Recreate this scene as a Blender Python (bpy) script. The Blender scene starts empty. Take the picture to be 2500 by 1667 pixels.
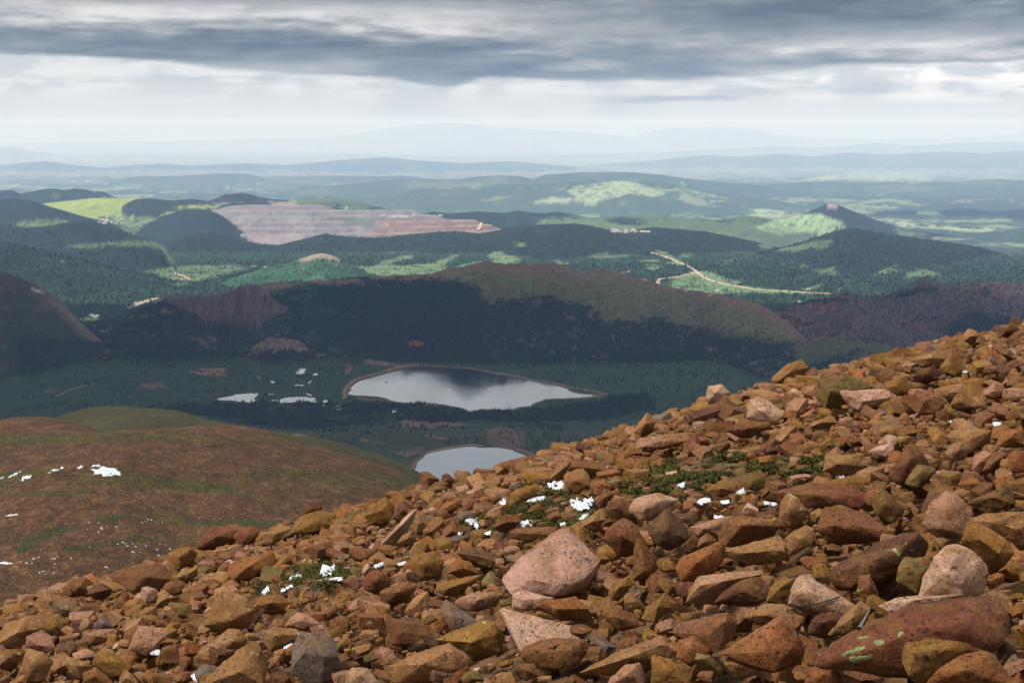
import bpy, bmesh, math, random, time
import numpy as np
from mathutils import Vector, Matrix, Quaternion, noise as mnoise

random.seed(7)
rng = np.random.default_rng(11)
T0 = time.time()
def tick(s): print('TICK %-12s %.1f' % (s, time.time() - T0))
SC = bpy.context.scene
COL = SC.collection

# ------------------------------------------------------------------ camera
FPX, CX, CY, YH = 3611.0, 1250.0, 833.5, 318.0      # focal length in photo pixels, centre, eye level row
PITCH = math.atan((CY - YH) / FPX)
cam_d = bpy.data.cameras.new('camera')
cam_d.sensor_width = 36.0
cam_d.lens = FPX / 2500.0 * 36.0
cam_d.clip_start, cam_d.clip_end = 0.1, 400000.0
cam = bpy.data.objects.new('camera', cam_d)
COL.objects.link(cam)
cam.location = (0, 0, 0)
cam.rotation_euler = (math.pi / 2 - PITCH, 0, 0)
SC.camera = cam
CT, ST = math.cos(PITCH), math.sin(PITCH)

def uw(px, py):
    """photo pixel -> ray (u, 1, w): sideways and upward run per metre forward"""
    xr = (np.asarray(px, float) - CX) / FPX
    yu = (CY - np.asarray(py, float)) / FPX
    dy = CT + yu * ST
    return xr / dy, (-ST + yu * CT) / dy

def pix(x, y, z):
    """world point -> photo pixel"""
    d = y * CT - z * ST
    return CX + FPX * x / d, CY - FPX * (y * ST + z * CT) / d

# ------------------------------------------------------------------ world, sun, exposure
SUN = Vector((-0.50, -0.34, 0.80)).normalized()
EXPOSURE = 1.72
SUN_STRENGTH = 1.5
SC.render.engine = 'CYCLES'
SC.view_settings.view_transform = 'Standard'
SC.view_settings.look = 'None'
SC.view_settings.gamma = 1.0
SC.view_settings.exposure = EXPOSURE
SC.view_settings.use_curve_mapping = False
cy = SC.cycles
cy.use_denoising = True
cy.max_bounces = 6
cy.diffuse_bounces = 3
cy.glossy_bounces = 3
cy.volume_bounces = 2
cy.transmission_bounces = 2
cy.sample_clamp_indirect = 6.0

class NT:
    """small helper for writing node maths"""
    def __init__(s, tree):
        s.t = tree; s.n = tree.nodes; s.l = tree.links
    def new(s, typ, **kw):
        nd = s.n.new(typ)
        for k, v in kw.items(): setattr(nd, k, v)
        return nd
    def put(s, sock, v):
        if isinstance(v, (int, float)): sock.default_value = v
        elif isinstance(v, (tuple, list)): sock.default_value = tuple(v) if len(sock.default_value) == len(v) else tuple(v) + (1.0,)
        else: s.l.new(v, sock)
    def m(s, op, a, b=0.0, c=0.0, clamp=False):
        nd = s.new('ShaderNodeMath', operation=op); nd.use_clamp = clamp
        s.put(nd.inputs[0], a); s.put(nd.inputs[1], b); s.put(nd.inputs[2], c)
        return nd.outputs[0]
    def add(s, a, b): return s.m('ADD', a, b)
    def mul(s, a, b): return s.m('MULTIPLY', a, b)
    def sstep(s, v, lo, hi, a=0.0, b=1.0):
        nd = s.new('ShaderNodeMapRange', interpolation_type='SMOOTHSTEP')
        s.put(nd.inputs[0], v)
        for i, q in enumerate((lo, hi, a, b)): s.put(nd.inputs[i + 1], q)
        return nd.outputs[0]
    def lin(s, v, lo, hi, a=0.0, b=1.0):
        nd = s.new('ShaderNodeMapRange'); s.put(nd.inputs[0], v)
        for i, q in enumerate((lo, hi, a, b)): s.put(nd.inputs[i + 1], q)
        return nd.outputs[0]
    def xyz(s, x, y, z=0.0):
        nd = s.new('ShaderNodeCombineXYZ')
        for i, q in enumerate((x, y, z)): s.put(nd.inputs[i], q)
        return nd.outputs[0]
    def sep(s, v):
        nd = s.new('ShaderNodeSeparateXYZ'); s.put(nd.inputs[0], v); return nd.outputs
    def noise(s, vec, scale, detail=4.0, rough=0.55, dist=0.0, out='Fac'):
        nd = s.new('ShaderNodeTexNoise'); s.put(nd.inputs['Vector'], vec)
        for k, q in (('Scale', scale), ('Detail', detail), ('Roughness', rough), ('Distortion', dist)): s.put(nd.inputs[k], q)
        return nd.outputs[out]
    def mix(s, f, a, b, mode='MIX'):
        nd = s.new('ShaderNodeMix', data_type='RGBA', blend_type=mode); nd.clamp_factor = True
        s.put(nd.inputs[0], f); s.put(nd.inputs[6], a); s.put(nd.inputs[7], b)
        return nd.outputs[2]
    def vmul(s, v, k):
        nd = s.new('ShaderNodeVectorMath', operation='MULTIPLY'); s.put(nd.inputs[0], v); s.put(nd.inputs[1], k); return nd.outputs[0]

def build_world():
    w = bpy.data.worlds.new('World'); SC.world = w; w.use_nodes = True
    T = NT(w.node_tree); T.n.clear()
    out = T.new('ShaderNodeOutputWorld'); bg = T.new('ShaderNodeBackground')
    T.l.new(bg.outputs[0], out.inputs[0])
    tc = T.new('ShaderNodeTexCoord'); X, Y, Z = T.sep(tc.outputs['Generated'])
    az = T.m('ARCTAN2', X, Y)                         # radians right of straight ahead
    el = T.m('ARCSINE', Z)
    # thin layers of stratocumulus seen edge-on: strongly stretched along the horizon
    wv = T.xyz(T.mul(az, 7.0), T.mul(el, 62.0), 0.3)
    wn = T.m('SUBTRACT', T.noise(wv, 1.0, 5.0, 0.58), 0.5)
    wn2 = T.m('SUBTRACT', T.noise(T.xyz(T.mul(az, 16.0), T.mul(el, 92.0), 5.1), 1.0, 6.0, 0.6), 0.5)
    wn3 = T.m('SUBTRACT', T.noise(T.xyz(T.mul(az, 46.0), T.mul(el, 190.0), 8.3), 1.0, 6.0, 0.62, 0.3), 0.5)
    elw = T.add(T.add(T.add(el, T.mul(wn, 0.015)), T.mul(wn2, 0.008)), T.mul(wn3, 0.0042))
    azw = T.add(az, T.mul(wn2, 0.12))
    def px_az(px): return math.atan(float(uw(px, 250)[0]))
    def py_el(py): return float(math.atan(uw(1250, py)[1]))
    # underside of the cloud deck: height of its lower edge along the horizon
    edge = [(-1500, 150), (-400, 140), (0, 142), (300, 152), (600, 172), (900, 192), (1000, 205), (1090, 222), (1190, 200), (1300, 203), (1450, 206), (1560, 200), (1720, 196),
            (1830, 186), (2000, 166), (2500, 158), (3200, 170), (4200, 150)]
    fc = T.new('ShaderNodeFloatCurve')
    cmap = fc.mapping; cur = cmap.curves[0]
    A0, A1 = -0.8, 0.8
    E0, E1 = 0.0, 0.12
    pts = [((px_az(p) - A0) / (A1 - A0), (py_el(q) - E0) / (E1 - E0)) for p, q in edge]
    while len(cur.points) < len(pts): cur.points.new(0.5, 0.5)
    for cp, q in zip(cur.points, pts): cp.location = q
    cmap.update()
    T.put(fc.inputs['Value'], T.lin(az, A0, A1))
    low = T.lin(fc.outputs[0], 0.0, 1.0, E0, E1)
    rel = T.m('SUBTRACT', elw, low)                    # height above the lower edge
    deck = T.sstep(rel, -0.0016, 0.0030)
    # light and dark bands inside the deck: (px, py, half width px, half height px, amount)
    blobs = [(650, 112, 900, 32, -0.60), (420, 42, 420, 26, 0.36), (250, -8, 600, 14, -0.32), (900, 45, 300, 30, 0.22),
             (1100, 78, 260, 22, 0.26), (1050, 180, 230, 22, -0.34), (1240, 150, 120, 34, -0.18), (1330, 105, 230, 22, 0.22),
             (2150, 30, 560, 44, -0.56), (1650, 90, 330, 26, 0.08), (2250, 108, 330, 16, 0.26), (2100, 152, 480, 14, -0.28),
             (1550, 182, 300, 16, -0.30), (1250, -5, 500, 24, -0.20), (50, 118, 130, 14, 0.22), (1820, 60, 200, 30, -0.12), (300, 140, 500, 10, -0.2)]
    t = 0.60
    for bx, by, hx, hy, amp in blobs:
        k = T.mul(T.m('SUBTRACT', azw, px_az(bx)), FPX / hx)
        j = T.mul(T.m('SUBTRACT', elw, py_el(by)), FPX / hy)
        g = T.m('EXPONENT', T.mul(T.add(T.mul(k, k), T.mul(j, j)), -0.9))
        t = T.add(t, T.mul(g, amp))
    # beyond the frame the same deck goes on overhead, seen in perspective
    pz = T.m('MAXIMUM', Z, 0.05)
    pv = T.xyz(T.m('DIVIDE', X, pz), T.m('DIVIDE', Y, pz), 1.7)
    over = T.noise(pv, 0.32, 5.0, 0.55)
    streak = T.add(T.add(T.mul(wn, 0.95), T.mul(wn2, 0.95)), T.mul(wn3, 0.50))
    hi = T.sstep(el, 0.085, 0.16)
    t_hi = T.lin(over, 0.3, 0.72, 0.0, 1.0)
    t = T.add(t, streak)
    t = T.m('MINIMUM', T.m('MAXIMUM', t, 0.0), 1.0)
    cr = T.new('ShaderNodeValToRGB'); T.put(cr.inputs[0], t)
    e = cr.color_ramp.elements
    e[0].position = 0.0; e[0].color = (0.102, 0.138, 0.168, 1)
    e[1].position = 1.0; e[1].color = (0.76, 0.76, 0.765, 1)
    q = e.new(0.35); q.color = (0.222, 0.260, 0.292, 1)
    q = e.new(0.65); q.color = (0.42, 0.432, 0.445, 1)
    # bright gap below the deck: high white cloud with soft cumulus on the right
    cn = T.noise(T.xyz(T.mul(az, 24.0), T.mul(el, 85.0), 9.0), 1.0, 7.0, 0.60, 0.4)
    cum = T.sstep(cn, 0.42, 0.60)
    right = T.sstep(azw, px_az(1750), px_az(2100))
    band = T.m('MULTIPLY', T.sstep(elw, 0.014, 0.028), 1.0)
    white = T.mix(T.mul(cum, T.add(0.45, T.mul(right, 0.5))), (0.60, 0.63, 0.665), (1.02, 1.02, 1.02))
    low_c = T.mix(T.sstep(el, -0.004, 0.016), (0.52, 0.48, 0.475), (0.69, 0.69, 0.70))
    gap = T.mix(band, low_c, white)
    # faint falling rain veils under the gap
    rv = T.noise(T.xyz(T.mul(az, 9.0), T.mul(el, 5.0), 2.2), 1.0, 3.0, 0.5)
    gap = T.mix(T.mul(T.sstep(rv, 0.48, 0.68), T.sstep(el, 0.035, 0.012)), gap, (0.55, 0.56, 0.58))
    for bx, by, hx, hy, amp in [(1640, 240, 190, 11, 0.85), (1060, 206, 60, 10, 0.5), (1960, 226, 300, 12, 0.30), (640, 190, 260, 7, 0.25), (2230, 215, 160, 16, 0.25)]:
        k = T.mul(T.m('SUBTRACT', azw, px_az(bx)), FPX / hx); j = T.mul(T.m('SUBTRACT', elw, py_el(by)), FPX / hy)
        g = T.m('EXPONENT', T.mul(T.add(T.mul(k, k), T.mul(j, j)), -1.0))
        gap = T.mix(T.mul(T.sstep(g, 0.25, 0.75), amp), gap, (0.36, 0.40, 0.44))
    col = T.mix(deck, gap, cr.outputs[0])
    col = T.mix(1.0, col, (0.320, 0.322, 0.327), 'MULTIPLY')
    col = T.mix(hi, col, T.mix(t_hi, (0.175, 0.195, 0.215), (0.385, 0.395, 0.405)))
    # clear air above the clouds where the deck is thin
    sky = T.new('ShaderNodeTexSky', sky_type='NISHITA'); sky.sun_disc = False
    sky.sun_elevation = math.asin(SUN.z); sky.sun_rotation = math.atan2(SUN.x, SUN.y); sky.altitude = 4200
    skyc = T.mix(1.0, sky.outputs[0], (0.07, 0.07, 0.07), 'MULTIPLY')
    thin = T.mul(T.sstep(over, 0.52, 0.70), hi)
    col = T.mix(T.mul(thin, 0.35), col, skyc)
    col = T.mix(T.sstep(el, -0.012, -0.05), col, (0.13, 0.135, 0.135))
    T.put(bg.inputs[0], col); bg.inputs[1].default_value = 1.0
build_world()

sun_d = bpy.data.lights.new('sun', 'SUN'); sun_d.energy = SUN_STRENGTH; sun_d.angle = math.radians(10); sun_d.color = (1.0, 0.965, 0.92)
sun = bpy.data.objects.new('sun', sun_d); COL.objects.link(sun)
sun.rotation_euler = SUN.to_track_quat('Z', 'Y').to_euler()
sun.location = (0, 0, 50)

# ------------------------------------------------------------------ helpers
def props(o, label=None, cat=None, group=None, kind=None):
    for k, v in (('label', label), ('category', cat), ('group', group), ('kind', kind)):
        if v: o[k] = v
    return o

def obj(name, me, mat=None, parent=None):
    o = bpy.data.objects.new(name, me); COL.objects.link(o)
    if mat and len(me.materials) == 0: me.materials.append(mat)
    if parent: o.parent = parent
    return o

def np_mesh(name, verts, faces, cols=None, smooth=True, attr='col'):
    """verts (n,3), faces (m,3) or (m,4) -> mesh"""
    me = bpy.data.meshes.new(name)
    v = np.asarray(verts, np.float32); f = np.asarray(faces, np.int32)
    k = f.shape[1]
    me.vertices.add(len(v)); me.vertices.foreach_set('co', v.ravel())
    me.loops.add(f.size); me.loops.foreach_set('vertex_index', f.ravel())
    me.polygons.add(len(f)); me.polygons.foreach_set('loop_start', np.arange(0, f.size, k, dtype=np.int32))
    try: me.polygons.foreach_set('loop_total', np.full(len(f), k, np.int32))
    except Exception: pass
    me.update(calc_edges=True)
    if smooth: me.polygons.foreach_set('use_smooth', np.ones(len(f), bool))
    else: me.polygons.foreach_set('use_smooth', np.zeros(len(f), bool))
    if cols is not None:
        c = np.ones((len(v), 4), np.float32); cc = np.asarray(cols, np.float32); c[:, :cc.shape[1]] = cc
        a = me.attributes.new(attr, 'FLOAT_COLOR', 'POINT'); a.data.foreach_set('color', c.ravel())
    return me

def _h(ix, iy, seed):
    n = (ix.astype(np.int64) * 374761393 + iy.astype(np.int64) * 668265263 + seed * 974711) & 0xFFFFFFFF
    n = ((n ^ (n >> 13)) * 1274126177) & 0xFFFFFFFF
    n = ((n ^ (n >> 16)) * 2246822519) & 0xFFFFFFFF
    return ((n ^ (n >> 15)) & 0xFFFF).astype(np.float64) * (2 * math.pi / 65536.0)

def noise2(x, y, seed=0):
    xi = np.floor(x); yi = np.floor(y); fx = x - xi; fy = y - yi
    ux = fx * fx * fx * (fx * (fx * 6 - 15) + 10); uy = fy * fy * fy * (fy * (fy * 6 - 15) + 10)
    def g(ax, ay, dx, dy):
        a = _h(ax, ay, seed); return np.cos(a) * dx + np.sin(a) * dy
    n00 = g(xi, yi, fx, fy); n10 = g(xi + 1, yi, fx - 1, fy); n01 = g(xi, yi + 1, fx, fy - 1); n11 = g(xi + 1, yi + 1, fx - 1, fy - 1)
    return (n00 * (1 - ux) + n10 * ux) * (1 - uy) + (n01 * (1 - ux) + n11 * ux) * uy

def fbm2(x, y, seed=0, octv=5, gain=0.5, ridged=False):
    s = np.zeros(np.broadcast(x, y).shape); a = 1.0; tot = 0
    for o in range(octv):
        n = noise2(x * 2.03 ** o + 17.3 * o, y * 2.03 ** o - 9.1 * o, seed + o) * 1.5
        if ridged: n = 1 - 2 * np.abs(n)
        s += a * n; tot += a; a *= gain
    return s / tot * 1.6

def inpoly(px, py, poly):
    """vectorised even-odd test"""
    px = np.asarray(px); py = np.asarray(py); r = np.zeros(px.shape, bool)
    n = len(poly)
    for i in range(n):
        x0, y0 = poly[i]; x1, y1 = poly[(i + 1) % n]
        if y0 == y1: continue
        c = (y0 > py) != (y1 > py)
        r ^= c & (px < (x1 - x0) * (py - y0) / (y1 - y0) + x0)
    return r

def sst(v, lo, hi):
    t = np.clip((v - lo) / (hi - lo), 0, 1); return t * t * (3 - 2 * t)

def zoomed(region, pts):
    ox, oy, s = {'A': (0, 1200, 2.8), 'B': (830, 1200, 2.8), 'C': (1660, 1200, 2.8), 'D': (1000, 1000, 3.36), 'E': (1500, 750, 2.352),
                 'F': (1600, 880, 4.238), '3': (0, 400, 2.8), '4': (830, 400, 2.8), '5': (1660, 400, 2.8), 'L': (840, 870, 3.564),
                 'P': (540, 800, 6.533), 'M': (500, 800, 2.352), 'T': (0, 800, 2.613)}[region]
    return [(ox + x / s, oy + y / s) for x, y in pts]

# ------------------------------------------------------------------ the scree slope under the camera
HC, YS = 4.0, 36.0
KQ = HC / YS ** 2
_u0, _w0 = uw(0, 1488); _u1, _w1 = uw(2500, 800)
SA = float((_w1 - _w0) / (_u1 - _u0))
SB = float(_w0 - SA * _u0) + 2 * math.sqrt(HC * KQ)

def swell(u): return 0.0060 * np.exp(-((u - 0.17) / 0.11) ** 2)

def S0(x, y): return -HC + SA * x + (SB + swell(x / np.maximum(y, 1.0))) * y - KQ * y * y

def S(x, y):
    x = np.asarray(x, float); y = np.asarray(y, float)
    return S0(x, y) + 0.06 * fbm2(x * 0.45, y * 0.45, 91, 3)

def slope_depth(px, py):
    u, w = uw(px, py); g = SA * u + SB + swell(u) - w
    d = g * g - 4 * KQ * HC
    return np.where(d > 0, (g - np.sqrt(np.maximum(d, 0))) / (2 * KQ), YS * 0.98)

# ------------------------------------------------------------------ the far country: crest lines traced, each at its own distance
# name, label, D (m), front slope, back slope, rounding (m), noise wavelength, noise share, points (photo px)
R = []
def ridge(name, label, D, sf, sb, rw, nl, na, pts, cover, end=0.55):
    p = np.array([(a[0], a[1]) for a in pts], float)
    Dk = np.array([a[2] if len(a) > 2 else D for a in pts], float)
    u, w = uw(p[:, 0], p[:, 1])
    R.append(dict(name=name, label=label, D=D, sf=sf, sb=sb, rw=rw, nl=nl, na=na, u=u, Dk=Dk, C=w * Dk, cover=cover, end=end))

ridge('tundra_slope', 'red and olive tundra hump with snow patches below the scree', 1000, 0.150, 0.42, 160, 90, 0.0,
      [(-900, 1100), (-300, 1078), (0, 1062), (100, 1050), (200, 1042), (300, 1045), (420, 1063), (560, 1080), (700, 1112), (850, 1145), (1000, 1192), (1100, 1235), (1300, 1330)], 'tundra', 0.3)
ridge('grassy_slope', 'olive green rounded hump beyond the red tundra', 1650, 0.10, 0.48, 160, 160, 0.0,
      [(-200, 1150), (60, 1080), (150, 1052), (220, 1030), (310, 1013), (430, 1003), (560, 1018), (700, 1050), (780, 1072), (850, 1098), (920, 1132), (1000, 1180), (1150, 1290)], 'grassy', 0.3)
ridge('mountain', 'near mountain flank with brown rock ridge at the left edge', 6000, 0.55, 0.5, 60, 420, 0.17,
      [(-500, 640), (-200, 650), (0, 672), (30, 678), (60, 690), (100, 708), (140, 732), (170, 762), (200, 795), (240, 828), (270, 858), (285, 890)], 'leftmtn', 0.6)
ridge('hill', 'dark wooded rocky knob left of the large reservoir', 6100, 0.5, 0.5, 40, 260, 0.13,
      [(270, 850), (290, 805), (320, 770), (360, 755), (400, 745), (430, 755), (480, 775), (520, 808), (560, 832), (600, 862)], 'knob', 0.7)
ridge('hill', 'small bare pinkish rock knob above the ponds', 5900, 0.5, 0.5, 30, 120, 0.13,
      [(580, 890), (620, 842), (660, 818), (690, 815), (720, 825), (760, 848), (810, 866), (880, 880)], 'smallknob', 0.7)
ridge('hill', 'ridge of jagged reddish cliffs left of the big dark hill', 6600, 1.05, 0.6, 25, 150, 0.15,
      [(360, 770), (385, 738), (400, 732), (425, 728), (450, 732), (480, 728), (520, 727), (560, 716), (585, 702), (605, 695), (625, 700), (650, 716)], 'cliff', 0.9)
ridge('hill', 'big dark forested hill rising behind the large reservoir', 7000, 0.24, 0.40, 120, 480, 0.21,
      [(560, 745), (600, 712, 7050), (620, 702, 7100), (650, 693, 7100), (690, 688, 7100), (720, 694, 7050), (760, 688), (800, 692), (850, 683), (940, 679), (1000, 676), (1060, 667), (1100, 655), (1150, 647),
       (1180, 645), (1230, 652), (1300, 653), (1350, 648), (1380, 655), (1420, 665), (1460, 660), (1520, 668), (1580, 688), (1650, 708, 6800), (1700, 714, 6650),
       (1760, 725, 6500), (1820, 736, 6350), (1870, 757, 6200), (1920, 790, 6000), (1960, 825, 5800), (1990, 855, 5600)], 'mainhill', 0.6)
ridge('hill', 'small grassy knoll between the dark hill and the scree', 5600, 0.35, 0.5, 60, 200, 0.08,
      [(1930, 865), (1975, 838), (2020, 823), (2060, 820), (2110, 828), (2160, 842), (2230, 870)], 'knoll', 0.6)
ridge('mountain', 'reddish craggy mountain at the right edge', 6300, 0.40, 0.5, 40, 380, 0.22,
      [(1690, 785), (1740, 752), (1800, 752), (1850, 760), (1900, 768), (1960, 749), (2010, 736), (2065, 717), (2100, 730), (2150, 724), (2200, 705),
       (2250, 689), (2290, 700), (2340, 698), (2380, 693), (2450, 697), (2500, 703), (2700, 700), (3000, 730)], 'redmtn', 0.6)
ridge('hill', 'broad wooded slope behind the left mountain', 8700, 0.20, 0.4, 120, 600, 0.05,
      [(-600, 560), (-200, 575), (0, 592), (50, 602), (100, 611), (170, 626), (250, 650), (330, 668), (400, 683), (450, 695)], 'forestgreen', 0.2)
ridge('hill', 'green conical hill with bare rocky top in the centre left', 8500, 0.30, 0.4, 60, 420, 0.07,
      [(470, 725), (500, 710), (560, 682), (640, 656), (700, 641), (740, 630), (765, 622), (785, 618), (810, 623), (850, 641), (900, 667), (940, 683), (1000, 700)], 'conehill', 0.3)
ridge('hill', 'dark rounded wooded knob beside the left meadow', 10000, 0.30, 0.4, 100, 500, 0.06,
      [(150, 640), (190, 612), (250, 600), (300, 592), (350, 596), (395, 612), (415, 640)], 'forest', 0.5)
ridge('hill', 'long dark wooded hill at the far left', 11500, 0.25, 0.35, 130, 700, 0.06,
      [(-600, 520), (-200, 545), (0, 552), (60, 547), (120, 540), (170, 538), (230, 545), (280, 557), (330, 577), (380, 600), (420, 625)], 'forest', 0.3)
ridge('hill', 'wooded ridge running below the mine', 11900, 0.11, 0.35, 110, 700, 0.075,
      [(340, 640), (380, 612), (420, 590), (450, 577), (490, 570), (540, 576), (600, 590), (640, 597), (680, 599), (740, 584), (790, 571), (830, 576), (900, 581), (950, 578), (1000, 572), (1060, 567), (1110, 565),
       (1170, 570), (1230, 560), (1300, 550), (1400, 547), (1440, 552), (1480, 561), (1530, 571), (1560, 560), (1600, 556), (1660, 560), (1720, 566), (1790, 578), (1880, 600)], 'forest', 0.25)
ridge('hill', 'long dark wooded hill below the cone at the right', 10900, 0.088, 0.35, 80, 700, 0.05,
      [(1820, 625), (1860, 617), (1900, 608), (1960, 590), (2020, 571), (2050, 562), (2075, 558), (2110, 563), (2200, 578), (2300, 590), (2400, 606), (2500, 635), (2700, 670), (3000, 700)], 'forest', 0.2)
ridge('hill', 'dark wooded hill left of the mine', 15200, 0.28, 0.4, 120, 700, 0.06,
      [(280, 565), (330, 545), (400, 526), (440, 515), (470, 510), (510, 512), (540, 525), (570, 548)], 'forest', 0.3)
ridge('hill', 'dark smooth wooded hill at the left edge below the sunlit meadow', 14500, 0.22, 0.35, 150, 800, 0.05,
      [(-600, 470), (-200, 480), (0, 487), (40, 486), (80, 491), (120, 505), (160, 516), (200, 528), (260, 541), (320, 556), (380, 580)], 'forest', 0.2)
ridge('quarry', 'pale terraced open pit mine cut into the far hills', 15600, 0.42, 0.4, 60, 500, 0.006,
      [(430, 580), (470, 548), (500, 528), (520, 512), (560, 503), (600, 497), (650, 495), (700, 499), (740, 498), (790, 500), (830, 507), (870, 514), (890, 509), (930, 508), (1000, 512),
       (1040, 519), (1080, 528), (1150, 536), (1195, 546), (1230, 556), (1270, 575)], 'mine', 0.5)
ridge('hill', 'dark wooded dome left behind the mine', 17000, 0.25, 0.4, 80, 500, 0.05,
      [(500, 520), (540, 503), (565, 495), (580, 493), (600, 496), (625, 505)], 'forest', 0.4)
ridge('hill', 'dark wooded crest peeking over the mine', 15900, 0.3, 0.4, 50, 300, 0.02,
      [(640, 512), (670, 502), (720, 499), (760, 499), (800, 505), (850, 520)], 'forest', 0.4)
ridge('hill', 'pale domed hill standing behind the mine', 18500, 0.22, 0.35, 110, 700, 0.06,
      [(430, 510), (500, 493), (525, 483), (550, 473), (585, 468), (620, 475), (660, 485), (700, 489), (760, 491), (820, 500)], 'domehill', 0.3)
ridge('hill', 'low green and wooded hill right behind the mine', 18500, 0.20, 0.35, 110, 700, 0.05,
      [(680, 500), (720, 490), (760, 484), (800, 483), (840, 487), (880, 493), (930, 506), (970, 520)], 'greenhill', 0.3)
ridge('hill', 'wooded knoll amid the bright lime meadow', 17200, 0.22, 0.35, 100, 600, 0.05,
      [(270, 520), (300, 500), (330, 487), (355, 484), (385, 486), (420, 490), (470, 487), (500, 490), (540, 505)], 'limeknoll', 0.3)
ridge('hill', 'plateau of sunlit lime meadow at the left', 18500, 0.13, 0.35, 120, 700, 0.03,
      [(-100, 520), (80, 500), (150, 492), (230, 484), (330, 484), (420, 486), (500, 496), (560, 510)], 'lime', 0.2)
ridge('hill', 'low hill chain above the lime meadow at the left', 20500, 0.22, 0.35, 120, 700, 0.05,
      [(-500, 455), (-200, 462), (0, 464), (25, 463), (50, 472), (80, 467), (105, 461), (135, 460), (155, 464), (180, 460), (205, 462), (225, 468), (250, 468), (280, 481), (320, 495)], 'halfforest', 0.3)
ridge('hill', 'wooded low hills right of the mine', 17000, 0.20, 0.35, 110, 700, 0.07,
      [(1000, 535), (1055, 515), (1090, 519), (1130, 517), (1165, 515), (1200, 517), (1235, 520), (1260, 513), (1290, 518), (1330, 520), (1365, 517), (1400, 524), (1440, 532), (1500, 545)], 'halfforest', 0.3)
ridge('hill', 'meadow topped hills in the centre right', 16500, 0.13, 0.35, 110, 700, 0.06,
      [(1350, 545), (1440, 532), (1520, 526), (1570, 524), (1620, 528), (1660, 534), (1700, 531), (1750, 536), (1800, 528), (1830, 527), (1860, 530), (1890, 540), (1930, 560)], 'parkland', 0.3)
ridge('hill', 'isolated cone hill with green flank and pointed dark top', 18000, 0.26, 0.35, 45, 700, 0.03,
      [(1780, 570), (1840, 550), (1900, 535), (1960, 522), (1995, 508), (2015, 499), (2030, 497), (2045, 500), (2100, 522), (2150, 541), (2190, 555), (2240, 562), (2330, 575), (2450, 590), (2600, 610)], 'greencone', 0.3)
ridge('hill', 'rolling far hills with bright meadow in the centre', 27500, 0.16, 0.3, 200, 1500, 0.08,
      [(880, 492), (930, 476), (1000, 462), (1080, 459), (1140, 457), (1200, 455), (1260, 450), (1330, 447), (1400, 443), (1460, 440), (1540, 441), (1600, 446), (1660, 452), (1760, 470), (1900, 490)], 'farbright', 0.2)
ridge('hill', 'long blue wooded far ridge in the centre', 33500, 0.16, 0.3, 250, 1600, 0.07,
      [(700, 468), (740, 456), (830, 452), (900, 445), (970, 438), (1060, 437), (1120, 438), (1170, 431), (1220, 428), (1270, 431), (1300, 438), (1330, 426), (1400, 421), (1470, 419), (1560, 421), (1620, 427), (1680, 436), (1760, 445), (1850, 452)], 'farforest', 0.2)
ridge('mountain', 'pale blue mesa ridge far away at the left', 44000, 0.16, 0.3, 300, 2000, 0.06,
      [(150, 460), (240, 441), (300, 431), (360, 428), (420, 430), (520, 424), (600, 423), (625, 428), (645, 432), (700, 429), (800, 428), (900, 428), (980, 426), (1060, 436), (1150, 445)], 'farforest', 0.2)
ridge('mountain', 'faint long ridge in the haze at the left', 62000, 0.12, 0.3, 300, 3000, 0.05,
      [(-800, 415), (-300, 400), (0, 404), (60, 398), (110, 394), (180, 403), (250, 410), (330, 403), (400, 400), (470, 405), (600, 399), (700, 404), (800, 394), (870, 387), (940, 385), (1020, 392), (1130, 399), (1240, 394), (1330, 402), (1450, 412)], 'farforest', 0.15)
ridge('mountain', 'soft blue hills low in the haze at the right', 70000, 0.12, 0.3, 300, 3000, 0.06,
      [(1380, 405), (1500, 396), (1580, 392), (1650, 384), (1720, 378), (1800, 382), (1900, 374), (1980, 379), (2080, 370), (2180, 376), (2300, 369), (2400, 374), (2500, 366), (2800, 372), (3400, 380)], 'farforest', 0.15)
ridge('hill', 'low wooded rise on the hazy plain at the right', 36000, 0.10, 0.3, 250, 1800, 0.07,
      [(1850, 452), (1950, 443), (2050, 440), (2130, 446), (2220, 438), (2330, 444), (2420, 436), (2560, 440), (2800, 450)], 'farforest', 0.15)
ridge('hill', 'small wooded hills on the plain right of the cone hill', 24500, 0.12, 0.3, 150, 1200, 0.08,
      [(2080, 530), (2150, 520), (2210, 512), (2270, 518), (2340, 508), (2420, 516), (2500, 510), (2600, 520)], 'halfforest', 0.15)
ridge('mountain', 'pale blue range across the horizon', 88000, 0.12, 0.3, 300, 3500, 0.06,
      [(-1200, 352), (-600, 366), (-200, 360), (0, 357), (30, 356), (80, 367), (200, 380), (400, 377), (500, 381), (700, 384), (850, 372), (1000, 378), (1240, 386), (1400, 375), (1600, 370), (1720, 364), (1800, 360),
       (1890, 352), (1950, 357), (2030, 358), (2100, 350), (2150, 347), (2250, 353), (2320, 346), (2400, 345), (2460, 342), (2500, 346), (3000, 360), (3600, 350)], 'farforest', 0.15)
ridge('mountain', 'faintest jagged mountain range on the skyline', 122000, 0.14, 0.3, 300, 4000, 0.07,
      [(-1200, 350), (-300, 344), (0, 350), (300, 345), (600, 341), (800, 338), (880, 325), (950, 312), (1000, 306), (1090, 300), (1150, 304), (1250, 313), (1330, 318), (1400, 322), (1500, 330), (1545, 333), (1590, 321), (1640, 313),
       (1700, 314), (1740, 310), (1800, 313), (1850, 318), (1900, 331), (2000, 338), (2200, 340), (2420, 335), (2500, 325), (2900, 320), (3500, 340)], 'farforest', 0.15)

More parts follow.
